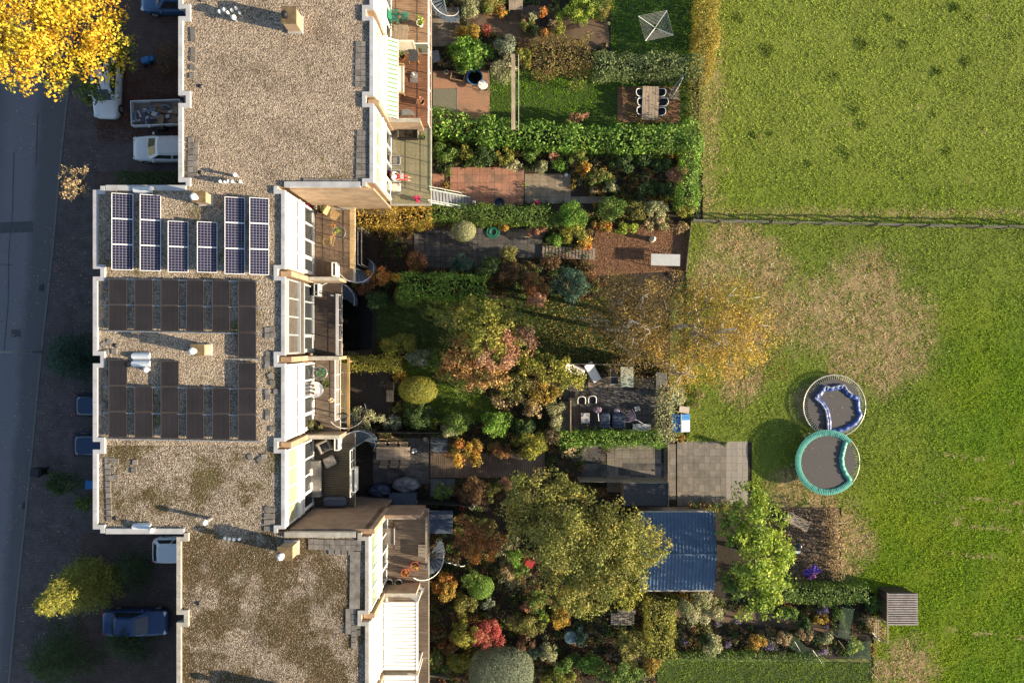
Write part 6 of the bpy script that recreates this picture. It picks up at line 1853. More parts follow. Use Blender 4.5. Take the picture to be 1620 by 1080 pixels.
# ------------------------------------------------------------------ trampolines
def ring(r0, r1, a0, a1, z, n=48, wob=0.0, seed=0, cx=0, cy=0):
    g = random.Random(seed); mb = MB(); vs = []
    for i in range(n + 1):
        a = a0 + (a1 - a0) * i / n
        for r in (r0, (r0 + r1) / 2, r1):
            vs.append((cx + r * math.cos(a), cy + r * math.sin(a), z + (wob * math.sin(i * 2.3) if r != r1 else 0) + (.04 if r == (r0 + r1) / 2 else 0)))
    fs = []
    for i in range(n):
        for k in range(2): fs.append((i * 3 + k, i * 3 + k + 1, (i + 1) * 3 + k + 1, (i + 1) * 3 + k))
    return mb.add(vs, fs)
MATM = mat('trampoline_mat', (.075, .07, .07), .8, .12, 9)
def trampoline(label, px, py, r, zb):
    c = W(px, py, .9 + zb)
    t = thing('trampoline', label, 'trampoline', (c.x, c.y, 0))
    MB().tube([(r * math.cos(2 * PI * k / 60), r * math.sin(2 * PI * k / 60), .90 + zb) for k in range(61)], .035, 8).build('frame', mat('pale_frame', (.55, .50, .44), .4, .1, 4, metal=.3), t, smooth=True)
    cyl(t, 'mat', MATM, (0, 0, .885 + zb), r - .30, .012, seg=60)
    sp = MB()
    for k in range(84):
        a = 2 * PI * k / 84
        sp.tube([((r - .31) * math.cos(a), (r - .31) * math.sin(a), .892 + zb), ((r - .02) * math.cos(a), (r - .02) * math.sin(a), .897 + zb)], .016, 4, False)
    tag(sp.build('springs', GALV, t), kind='stuff')
    for k in range(4):
        a0 = k * PI / 2 + .4; p = [((r - .02) * math.cos(a0 + s * .3), (r - .02) * math.sin(a0 + s * .3)) for s in (-1, 1)]
        MB().tube([(*p[0], .88 + zb), (*p[0], .03), (*p[1], .03), (*p[1], .88 + zb)], .028, 6).build('leg', GALV, t)
    return t, c
t, c = trampoline('trampoline with loose blue pad crumpled on its mat', 1320, 642, 2.12, -.55)
def band(parent, name, m, pts, wd, c, z, amp=.05, ins=(0, 0)):
    """crumpled strip of padding along photograph points"""
    P = [W(x, y, z + .02) - c for x, y in pts]
    Q = []
    for a, b in zip(P[:-1], P[1:]):
        for k in range(5): Q.append(a.lerp(b, k / 5))
    Q.append(P[-1])
    vs, fs = [], []
    for i, p in enumerate(Q):
        d = (Q[min(i + 1, len(Q) - 1)] - Q[max(0, i - 1)]); d.z = 0; d.normalize()
        nrm = Vector((-d.y, d.x, 0))
        for k in range(5):
            s = (k / 4 - .5) * wd
            vs.append((p.x + nrm.x * s, p.y + nrm.y * s, z + amp * (1 - (2 * (k / 4) - 1) ** 2) * (1.2 + .5 * math.sin(i * 1.7)) + .03 * math.sin(i * 2.9 + k * 1.3)))
    for i in range(len(Q) - 1):
        for k in range(4): fs.append((i * 5 + k, i * 5 + k + 1, (i + 1) * 5 + k + 1, (i + 1) * 5 + k))
    return MB().add(vs, fs).build(name, m, parent, smooth=True)
pp = [(1160 + x / 4.5, 560 + y / 4.5) for x, y in ((590, 308), (620, 285), (650, 238), (690, 250), (745, 235), (785, 232), (805, 268), (840, 298), (885, 315), (888, 390), (905, 435), (870, 490), (800, 530), (740, 548), (685, 545), (682, 470), (668, 400), (640, 355), (590, 312))]
band(t, 'safety_pad', mat('blue_pad', (.035, .075, .26), .45, .35, 5, bmp=.2), pp, .34, c, .38, .07)
band(t, 'pad_lining', mat('silver_lining', (.36, .38, .46), .4, .2, 7), [(x + 1.6, y - 2.2) for x, y in pp[:8]], .13, c, .435, .06)
band(t, 'pad_lining', MATS['silver_lining'], [(x - 2.2, y - .6) for x, y in pp[14:]], .13, c, .435, .06)
t, c = trampoline('trampoline with turquoise pad folded in on one side', 1309, 731, 2.16, 0)
TURQ = mat('turquoise_pad', (.06, .30, .24), .55, .15, 5, bmp=.2)
ring(1.80, 2.20, R(42), R(322), .945, 230, .022, 3).build('safety_pad', TURQ, t, smooth=True)
tr2 = [(1160 + x / 4.5, 560 + y / 4.5) for x, y in ((800, 625), (785, 680), (772, 740), (778, 800), (800, 850), (838, 905))]
band(t, 'folded_pad', TURQ, tr2, .34, c, .95, .07)

# ------------------------------------------------------------------ street furniture and vehicles
b = W(66, 556, 0)
t = thing('street_lamp', 'tall pale street lamp post at the kerb', 'street lamp', (b.x, b.y, .1))
MB().tube([(0, 0, 0), (.02, .02, 3), (.0, .05, 6.4)], [.075, .06, .045], 10).build('pole', COPING, t, smooth=True)
cyl(t, 'base_sleeve', mat('blue_grey_sleeve', (.16, .19, .26), .5, .1, 4), (0, 0, 0), .11, 1.0, seg=12)
MB().tube([(0, .05, 6.4), (-.5, .06, 6.65), (-1.0, .07, 6.7)], .035, 8).build('arm', COPING, t)
MB().loft([[(-.9, -.1, 6.66), (-.9, .22, 6.66), (-.9, .15, 6.76), (-.9, -.03, 6.76)], [(-1.6, -.05, 6.64), (-1.6, .17, 6.64), (-1.6, .12, 6.72), (-1.6, 0, 6.72)]]).build('lamp_head', GREYPAINT, t)
def wheelie_bin(label, px, py, bm, lm, rz):
    c = W(px, py, 1.0)
    t = thing('wheelie_bin', label, 'bin', (c.x, c.y, .11), rz)
    MB().loft([[(-.2, -.2, .08), (.2, -.2, .08), (.2, .2, .08), (-.2, .2, .08)], [(-.27, -.27, .95), (.29, -.27, .95), (.29, .27, .95), (-.27, .27, .95)]]).build('body', bm, t)
    MB().loft([[(-.3, -.3, .95), (.32, -.3, .95), (.32, .3, .95), (-.3, .3, .95)], [(-.26, -.26, 1.04), (.3, -.26, 1.04), (.3, .26, 1.04), (-.26, .26, 1.04)]]).build('lid', lm, t)
    pc(t, 'handle', bm, (-.33, 0, .93), (.05, .5, .05))
    for s in (-1, 1):
        w = MB().lathe([(.1, -.03), (.1, .03)], 14).build('wheel', BLACK, t, (-.2, s * .25, .1)); w.rotation_euler = (PI / 2, 0, 0)
    return t
wheelie_bin('black wheelie bin standing at the kerb', 57, 747, BLACK, BLACK, R(170))
wheelie_bin('blue wheelie bin half hidden under the roof edge', 143, 766, NAVY, BLUEPL, R(0))
t = thing('toy_tractor', 'blue plastic toy wagon in the shaded hedge', 'toy', (*W(231, 96, .4)[:2], .11), R(20))
cushion_box(t, 'body', BLUEPL, (0, 0, .3), (.55, .4, .35)); pc(t, 'bonnet', BLUEPL, (.4, 0, .26), (.3, .3, .2))
for sx in (-1, 1):
    for sy in (-1, 1): w = MB().lathe([(.12, -.04), (.12, .04)], 14).build('wheel', BLACK, t, (sx * .25, sy * .24, .12)); w.rotation_euler = (PI / 2, 0, 0)

TYRE = mat('tyre_rubber', (.015, .015, .015), .8, .2, 8)
def paint(name, c):
    if name in MATS: return MATS[name]
    m, nt, bs = _base(name)
    n = ramp(nt, noise(nt, 2.0, 4), [(.3, tuple(v * .93 for v in c)), (.7, c)])
    nt.links.new(n, bs.inputs['Base Color']); bs.inputs['Roughness'].default_value = .28
    bs.inputs['Coat Weight'].default_value = .3; bs.inputs['Coat Roughness'].default_value = .08
    MATS[name] = m
    return m
def car(label, px, py, rz, Ln, Wd, Ht, m, style='hatch', zc=.8):
    """lofted body; nose towards +x"""
    c = W(px, py, zc)
    t = thing('parked_car', label, 'car', (c.x, c.y, .11), rz, 'parked cars')
    st = [(-.50, .70, .55, .72), (-.485, .86, .38, .88), (-.44, .95, .30, .94), (-.30, 1.0, .22, .96), (-.05, 1.0, .2, .95), (.16, 1.0, .22, .93), (.30, .98, .24, .86), (.42, .93, .28, .78), (.48, .82, .36, .68), (.50, .62, .44, .58)]
    def ringp(x, w, zb, zt):
        hw = Wd / 2 * w
        s = [(-1, .0), (-1.0, .35), (-.985, .75), (-.90, .97), (-.70, 1.0), (-.35, 1.02), (0, 1.03)]
        pts = [(hw * a, zb + (zt - zb) * b) for a, b in s] + [(-hw * a, zb + (zt - zb) * b) for a, b in s[-2::-1]]
        return [(x * Ln, y, z) for y, z in pts]
    body = MB().loft([ringp(*q) for q in st]).build('body', m, t, smooth=True)
    rear = -.47 if style != 'sedan' else -.34
    rtop = {'sedan': -.24, 'estate': -.41}.get(style, -.34)
    b0, b1, r0, r1 = rear * Ln, .235 * Ln, rtop * Ln, .055 * Ln
    hb, hr = Wd / 2 * .90, Wd / 2 * .70
    def cab(x0, x1, h, z, k):
        return [(x0, -h * .82, z), (x0 + k, -h, z), ((x0 + x1) / 2, -h * 1.02, z), (x1 - k, -h * .98, z), (x1, -h * .78, z), (x1 + k * .35, 0, z), (x1, h * .78, z), (x1 - k, h * .98, z), ((x0 + x1) / 2, h * 1.02, z), (x0 + k, h, z), (x0, h * .82, z), (x0 - k * .2, 0, z)]
    zs = .92
    MB().loft([cab(b0, b1, hb, zs, .16), cab(r0 - .02, r1 + .04, hr * 1.03, Ht - .07, .14), cab(r0 + .1, r1 - .08, hr * .88, Ht, .12)]).build('cabin', m, t, smooth=False)
    lerp = lambda a, b, k: tuple(a[i] + (b[i] - a[i]) * k for i in range(3))
    def pane(name, p, off):
        q = [tuple(v + o for v, o in zip(x, off)) for x in p]
        return MB().add(q, [tuple(range(len(q)))]).build(name, GLASS_DARK, t)
    A, B = cab(b0, b1, hb, zs, .16), cab(r0 - .02, r1 + .04, hr * 1.03, Ht - .07, .14)
    g = lambda i, k: lerp(A[i], B[i], k)
    mk = lambda ids, lo=.10, hi=.92: [g(i, lo) for i in ids] + [g(i, hi) for i in reversed(ids)]
    pane('windscreen', mk([4, 5, 6]), (.022, 0, .012)); pane('rear_window', mk([10, 11, 0], .25), (-.022, 0, .012))
    for s, ids in ((-1, (1, 2, 3)), (1, (7, 8, 9))):
        for a, b in ((ids[0], ids[1]), (ids[1], ids[2])):
            pa = [lerp(g(a, .14), g(b, .14), .06), lerp(g(a, .14), g(b, .14), .94), lerp(g(a, .9), g(b, .9), .94), lerp(g(a, .9), g(b, .9), .06)]
            pane('side_window', pa, (0, s * .015, .008))
    for sx, xx in ((-1, -.31), (1, .32)):
        for sy in (-1, 1):
            w = MB().lathe([(.20, -.10), (.31, -.10), (.32, -.05), (.32, .05), (.31, .10), (.20, .10)], 20).build('wheel', TYRE, t, (xx * Ln, sy * (Wd / 2 - .10), .32)); w.rotation_euler = (PI / 2, 0, 0)
            MB().lathe([(.02, -.108), (.20, -.104), (.20, .104), (.02, .108)], 14).build('rim', GALV, w)
    for sy in (-1, 1):
        pc(t, 'headlight', mat('headlight', (.7, .72, .75), .15, .05, 4, bmp=0), (.455 * Ln, sy * Wd * .36, .68), (.22, .26, .10), sy * -.45)
        pc(t, 'taillight', mat('taillight', (.40, .02, .02), .3, .1, 4, bmp=0), (-.478 * Ln, sy * Wd * .38, .80), (.10, .22, .16), sy * .35)
        cushion_box(t, 'mirror', m, (.15 * Ln, sy * (Wd / 2 + .07), .95), (.12, .18, .12), 0, .03)
        if style == 'estate': pc(t, 'roof_rail', GALV, ((r0 + r1) / 2, sy * hr * .9, Ht + .015), (r1 - r0 - .3, .03, .03))
    pc(t, 'number_plate', mat('yellow_plate', (.55, .42, .05), .5, .05, 4, bmp=0), (-.503 * Ln, 0, .62), (.02, .5, .11))
    return t
SILVER = paint('silver_white_paint', (.62, .64, .66)); CARWHITE = paint('white_car_paint', (.72, .74, .76)); DKBLUE = paint('dark_blue_paint', (.025, .055, .15)); MIDBLUE = paint('blue_car_paint', (.025, .09, .22)); GREYBL = paint('blue_grey_paint', (.012, .032, .085))
car('white car parked under the yellow maple crown', 168, 139, R(-92), 4.1, 1.72, 1.48, CARWHITE)
car('white station wagon parked below the trailer', 262, 235, R(180), 4.5, 1.74, 1.46, SILVER, 'estate')
car('bright blue van roof cut off by the top edge', 275, -2, R(180), 4.6, 1.9, 1.8, MIDBLUE)
car('upper of two dark blue cars half under the roof edge', 164, 640, 0, 3.9, 1.68, 1.5, GREYBL)
car('lower of two dark blue cars half under the roof edge', 162, 702, 0, 4.0, 1.7, 1.5, GREYBL)
car('white hatchback reversed under the southern roof edge', 290, 870, 0, 4.1, 1.74, 1.46, CARWHITE)
car('dark blue car parked beside the sunlit conifer', 214, 985, 0, 4.35, 1.76, 1.45, DKBLUE, 'sedan')
# open trailer with rubble
c = W(249, 180, .8)
t = thing('open_trailer', 'white open trailer filled with rubble and boards', 'trailer', (c.x, c.y, .11), R(2))
pc(t, 'floor', OLDWOOD, (0, 0, .55), (3.2, 1.6, .05))
for s in (-1, 1): pc(t, 'side_board', CARWHITE, (0, s * .82, .76), (3.3, .05, .40)); pc(t, 'end_board', CARWHITE, (s * 1.64, 0, .76), (.05, 1.6, .40))
for s in (-1, 1):
    w = MB().lathe([(.1, -.09), (.3, -.09), (.31, 0), (.3, .09), (.1, .09)], 18).build('wheel', TYRE, t, (.1, s * .94, .31)); w.rotation_euler = (PI / 2, 0, 0)
    pc(t, 'mudguard', BLACK, (.1, s * .95, .66), (.75, .24, .04))
MB().tube([(1.64, 0, .5), (2.7, 0, .45)], .04, 6).build('drawbar', GALV, t)
gg = random.Random(4)
rub = [mat('rubble_pale', (.50, .50, .50), .8, .2, 6), mat('rubble_grey', (.16, .18, .22), .7, .3, 6), mat('rubble_brown', (.22, .14, .09), .9, .25, 6), NAVY]
lo = thing('rubble_load', 'heap of broken boards and rubble in the trailer', 'rubble', (c.x, c.y, .69), R(2))
for i in range(46):
    x = gg.uniform(-1.5, 1.5)
    m = rub[2] if x > .1 and gg.random() < .75 else rub[gg.choice((0, 1, 1, 3, 0))]
    pc(lo, 'broken_board' if x > .1 else 'rubble_piece', m, (x, gg.uniform(-.65, .65), .08 + gg.uniform(0, .22)), (gg.uniform(.2, .8), gg.uniform(.08, .3), gg.uniform(.02, .12)), gg.uniform(-.5, .5) + (PI / 2 if gg.random() < .4 else 0), gg.uniform(-.2, .2), gg.uniform(-.2, .2))

def leaf_on(label, c, r, z, n, seed):
    g = rng(seed); a_ = g.uniform(0, 2 * PI, n); q = r * np.sqrt(g.random(n))
    P = np.stack([c.x + q * np.cos(a_), c.y + q * np.sin(a_), np.full(n, z)], 1)
    v, f, cc = leaf_quads(P, g.normal(size=(n, 3)) * .2 + [0, 0, 1], .085, pal_pick([(.36, .27, .12), (.26, .2, .1), (.42, .36, .22)], n, g), g)
    tag(link('fallen_leaves', np_mesh('fallen_leaves', v, f, LITTER, cc)), label, 'leaves', kind='stuff')
leaf_on('few dry leaves on the turquoise trampoline mat', W(1300, 731, .9), 1.5, .91, 26, 71)
leaf_on('few dry leaves on the blue trampoline mat', W(1322, 645, .35), 1.3, .36, 20, 72)
# ------------------------------------------------------------------ trees
tree('large yellow maple overhanging the street at top left', (175, 118),
     [(40, 20, 8.2, 3.6, 3.4, 2.3), (120, 50, 7.2, 3.2, 3.0, 2.2), (165, 90, 6.6, 2.0, 1.9, 1.5), (60, 110, 7.0, 2.6, 1.9, 1.6), (110, 120, 5.6, 1.8, 1.3, 1.2, 'yellowgreen'), (-30, 70, 7.6, 2.6, 2.6, 2.0), (100, -15, 7.8, 3.2, 2.6, 2.0), (185, 60, 5.0, 1.6, 1.8, 1.4, 'yellowgreen'), (150, 145, 4.0, 1.5, 1.2, 1.0, 'green'), (195, 105, 4.2, 1.4, 1.4, 1.1, 'green'), (20, 80, 8.2, 2.4, 2.2, 1.6)],
     'maple', .19, .40, .24, lobe=(.18, .34))
conifer('conifer with sunlit yellow tip beside the blue car', (158, 915), (62, 962), 9.4, 1.8, 'yellowgreen', .17, 19000)
conifer('dark spreading yew at the bottom left corner', (110, 1030), (60, 1060), 4.2, 2.4, 'dark', .15, 9000)
conifer('dusky conifer shrub behind the blue car', (215, 1010), (180, 1020), 2.2, 1.8, 'dark', .13, 5000, z0=.1)
conifer('low dark conifer next to the white hatchback', (215, 905), (200, 900), 2.4, 1.6, 'dark', .13, 4000, z0=.1)
conifer('blue green pine standing at the kerb near the lamp', (122, 562), (92, 566), 4.6, 1.75, 'blue', .17, 9000)
tree('slender young tree with sunlit tan leaves at the roof corner', (231, 335), [(112, 278, 8.6, .9, .8, .55), (106, 300, 8.3, .9, .7, .5), (125, 293, 8.1, .8, .8, .5), (135, 272, 8.4, .35, .35, .3)], 'tan', .11, .30, .06, sub=7, twigs=4)
tree('large tree mixing yellow green and coppery foliage in mid garden', (775, 546),
     [(765, 500, 4.6, 1.9, 1.3, 1.3, 'yellowgreen'), (810, 515, 4.3, 1.3, 1.3, 1.2, 'yellowgreen'), (722, 520, 3.8, 1.2, 1.1, 1.1, 'olive'), (735, 565, 4.2, 1.5, 1.3, 1.2, 'copper'), (785, 560, 5.0, 1.6, 1.2, 1.2, 'pink'), (740, 600, 3.6, 1.4, 1.0, 1.0, 'mix'), (815, 540, 4.6, 1.2, 1.4, 1.0, 'pink'), (765, 535, 5.3, 1.6, 1.3, 1.1, 'yellowgreen'), (775, 595, 4.2, 1.3, 1.0, 1.0, 'copper'), (715, 585, 3.0, .9, 1.0, 1.0, 'rust'), (765, 500, 2.2, 1.8, 1.2, 1.6, 'green'), (800, 522, 2.0, 1.5, 1.5, 1.6, 'olive'), (765, 545, 1.9, 1.6, 1.4, 1.6, 'green'), (735, 520, 1.9, 1.3, 1.3, 1.3, 'green'), (745, 570, 1.8, 1.5, 1.4, 1.4, 'rust'), (730, 550, 1.6, 1.0, 1.2, 1.3, 'green')], 'mix', .15, .65, .17)
tree('feathery yellow olive tree right of the coppery tree', (848, 598),
     [(835, 575, 2.9, 1.3, 1.0, .9), (875, 585, 2.9, 1.3, 1.1, .9), (905, 605, 2.4, 1.0, .9, .8, 'yellowgreen'), (815, 610, 2.4, 1.3, .8, .8, 'olive'), (860, 620, 2.6, 1.3, 1.0, .8, 'gold'), (845, 645, 1.9, .9, .7, .6, 'tan'), (800, 632, 1.8, 1.1, .6, .6, 'tan')], 'yellowgreen', .14, .65, .12)
tree('great olive green tree overhanging the blue shed roof', (905, 845),
     [(855, 772, 5.2, 2.3, 1.7, 1.5), (900, 790, 5.4, 1.7, 1.6, 1.4), (830, 820, 4.2, 1.6, 1.5, 1.4, 'olivegreen'), (905, 850, 6.4, 2.6, 2.2, 1.6), (965, 830, 5.8, 2.4, 1.9, 1.5), (1005, 860, 5.0, 1.9, 2.0, 1.4, 'yellowgreen'), (960, 890, 5.8, 2.4, 2.0, 1.5), (905, 905, 5.0, 1.9, 1.7, 1.4, 'olivegreen'), (925, 945, 4.2, 2.0, 1.4, 1.3), (985, 925, 4.6, 1.9, 1.5, 1.3, 'yellowgreen'), (870, 870, 4.6, 1.8, 1.6, 1.4, 'olivegreen')],
     'olivegreen', .14, .58, .22)
tree('bright lime green tree between the blue shed and the fire pit', (1180, 868),
     [(1185, 795, 3.4, 1.6, 1.2, 1.2), (1200, 838, 4.4, 2.1, 1.6, 1.3), (1205, 890, 4.6, 2.0, 1.9, 1.4), (1195, 942, 3.6, 2.0, 1.4, 1.2), (1165, 835, 3.4, 1.3, 1.2, 1.0, 'laurel'), (1225, 872, 3.8, 1.3, 1.8, 1.2), (1160, 920, 2.8, 1.1, 1.0, .9, 'green')],
     'lime', .20, .70, .15)
tree('copper leaved small tree below the two red pots', (764, 840), [(748, 835, 2.6, 1.2, 1.0, .9), (775, 845, 2.7, 1.2, 1.1, .9), (762, 868, 2.3, 1.1, .9, .8, 'orange'), (745, 858, 2.1, .9, .8, .7)], 'rust', .11, .85, .09)

def birch(label, base, top, limbs, cloud, pal, leaf, n, seed, pal2=None):
    """pale stemmed birch, nearly bare: curved white limbs and a thin veil of leaves"""
    b = W(*base); g = random.Random(seed); gn = rng(seed)
    root = thing('birch_tree', label, 'tree', b, 0, 'birches')
    mb = MB(); tw = MB()
    tip = W(top[0], top[1], top[2]) - b
    stem = limb(mb, Vector((0, 0, -.05)), tip, .17, .03, g, .05, 8, 6)
    P = []
    for (x, y, z) in limbs:
        e = W(x, y, z) - b
        s = stem[max(1, min(5, int(z / top[2] * 4.2)))]
        pts = limb(mb, s, e, .055, .018, g, .20, 6, 6)
        for k in range(9):
            q = pts[g.randrange(2, 7)]
            d = Vector((g.gauss(0, 1), g.gauss(0, 1), g.gauss(-.15, .5))).normalized() * g.uniform(.6, 1.5)
            p2 = limb(mb if k < 3 else tw, q, q + d, .022 if k < 3 else .012, .006, g, .2, 4, 4)
            for r in p2[1:]:
                P += [tuple(r + Vector((g.gauss(0, .22), g.gauss(0, .22), g.gauss(-.15, .25)))) for _ in range(n)]
    mb.build('trunk', BARK_PALE, root, smooth=True)
    tag(tw.build('twigs', TWIG, root), kind='stuff')
    P = np.array(P); 
    col = pal_pick(PAL[pal], len(P), gn) * gn.uniform(.6, 1.3, (len(P), 1))
    v, f, c = leaf_quads(P, gn.normal(size=(len(P), 3)) + [0, 0, .4], leaf, np.clip(col, 0, .9), gn)
    V, Fc, Cc, off = [v], [f], [c], len(v)
    for i, l in enumerate(cloud or ()):      # feathery clouds of small leaves between the limbs
        v, f, c = foliage(W(l[0], l[1], l[2]) - b, l[3:6], PAL[l[6]], seed + i, .10, .15, zmin=.3)
        V.append(v); Fc.append(f + off); Cc.append(c); off += len(v)
    link('crown', np_mesh('crown', np.concatenate(V), np.concatenate(Fc), LEAF, np.concatenate(Cc)), root)
birch('tall birch with almost bare white limbs over the dark lawn', (958, 520), (1010, 512, 10),
      [(985, 450, 7), (1025, 465, 8), (975, 470, 6), (1000, 545, 8), (1045, 515, 9), (1055, 490, 7.5), (965, 510, 6.5), (1000, 575, 7), (1035, 560, 7), (940, 500, 5.5), (1060, 455, 6.5)], [(985, 465, 6.2, 2.0, 1.5, 1.3, 'bronze'), (1035, 470, 6.5, 1.9, 1.4, 1.3, 'bronze'), (1000, 555, 6.4, 2.0, 1.3, 1.2, 'bronze'), (1050, 545, 6.6, 1.8, 1.5, 1.3, 'gold'), (1010, 510, 7.5, 2.2, 1.6, 1.3, 'bronze')], 'bronze', .10, 24, 51)
birch('golden birch leaning over the field edge with white branches', (1062, 520), (1165, 520, 10),
      [(1165, 455, 8), (1195, 490, 8.5), (1215, 515, 8.5), (1190, 555, 8), (1160, 580, 7), (1130, 590, 6), (1115, 450, 6.5), (1130, 470, 8), (1180, 530, 9), (1105, 560, 6), (1200, 470, 7.5), (1110, 520, 8), (1140, 540, 9)], [(1160, 475, 7.0, 2.0, 1.5, 1.3, 'gold'), (1190, 530, 7.4, 1.7, 2.0, 1.3, 'yellow'), (1140, 575, 6.2, 1.9, 1.3, 1.2, 'yellow'), (1105, 475, 6.2, 1.6, 1.3, 1.0, 'bronze'), (1110, 545, 6.5, 1.8, 1.4, 1.0, 'bronze'), (1150, 520, 8.0, 1.8, 1.7, 1.2, 'gold')], 'gold', .10, 15, 53)
birch('small golden birch sapling beside the fence end', (1058, 590), (1085, 592, 4.5), [(1090, 580, 4), (1075, 605, 3.5), (1100, 595, 3.5), (1110, 575, 3.8), (1065, 580, 3.2)], None, 'yellow', .09, 11, 57)

# ------------------------------------------------------------------ hedges
hedge('thick bright laurel hedge between the striped awning garden and red tiles', [(690, 192), (770, 207), (900, 218), (1010, 222), (1095, 212)], 34, 2.0, 'laurel', .18)
hedge('grey green clipped hedge right of the copper hedge block', [(950, 102), (1100, 104)], 30, 1.8, [(.16, .21, .07), (.11, .16, .05), (.21, .25, .12)], .13)
hedge('yellow hedge along the field at the top', [(1120, -30), (1118, 60), (1112, 112)], 30, 1.7, [(.40, .30, .05), (.33, .29, .06), (.24, .24, .05), (.42, .27, .05)], .10)
hedge('thin greenish hedge along the field beside the dining terrace', [(1106, 122), (1103, 200)], 20, 1.3, 'olive', .10, dens=.6, rough=.2)
hedge('bright green hedge closing the red tile garden to the field', [(1096, 225), (1088, 318)], 26, 1.9, 'laurel', .13)
hedge('mottled hedge between the red tiles and the ball topiary', [(684, 335), (760, 338), (860, 342)], 24, 1.7, 'green', .11)
hedge('golden beech hedge below the olive deck', [(560, 342), (618, 343), (672, 340)], 30, 2.6, 'gold', .12)
hedge('dark laurel hedge above the shaded lawn', [(646, 452), (700, 453), (758, 455)], 36, 2.2, 'laurel', .14)
hedge('low green hedge along the south side of shaded patio', [(892, 694), (960, 694), (1045, 694)], 20, 1.5, 'laurel', .12)
hedge('leafy hedge on the east end of the shaded patio', [(1053, 690), (1055, 620)], 20, 1.6, 'pale', .12, dens=.6, rough=.18)
hedge('climber covered hedge running out from the round table terrace', [(545, 574), (628, 576)], 14, 2.0, 'yellowgreen', .10, dens=.7, rough=.15)
hedge('dense hedge between the fire pit and the asters', [(1235, 935), (1300, 940), (1362, 938)], 24, 1.4, 'green', .12)
hedge('low ivy border along the bottom lawn', [(1050, 1040), (1180, 1038), (1300, 1044)], 13, .6, 'green', .10, dens=.8)
hedge('big copper tinged hedge block below the gravel path', [(858, 88), (918, 84)], 48, 1.9, [(.20, .16, .05), (.24, .17, .06), (.15, .15, .04), (.28, .17, .08)], .11)
hedge('small square clipped bush below the copper hedge block', [(909, 122), (918, 122)], 24, 1.0, 'olive', .10)
hedge('thin hedge at the far edge of the laurel lawn', [(1040, 230), (1085, 222)], 22, 1.9, 'green', .12)
hedge('shaded street hedge beside the toy wagon', [(262, 78), (262, 108)], 22, 1.2, 'brown', .10)
hedge('shaded hedge strip below the white station wagon', [(190, 282), (300, 282)], 16, 1.0, 'dark', .10)
hedge('dry reed screen along the field side of the fire pit', [(1322, 812), (1328, 860), (1326, 915)], 10, 1.2, 'tan', .14, dens=.5, rough=.12)
hedge('dense leafy corner hedge left of the lawn strip', [(1045, 960), (1046, 1020)], 40, 2.0, 'yellowgreen', .12)
for i in range(4):
    pass

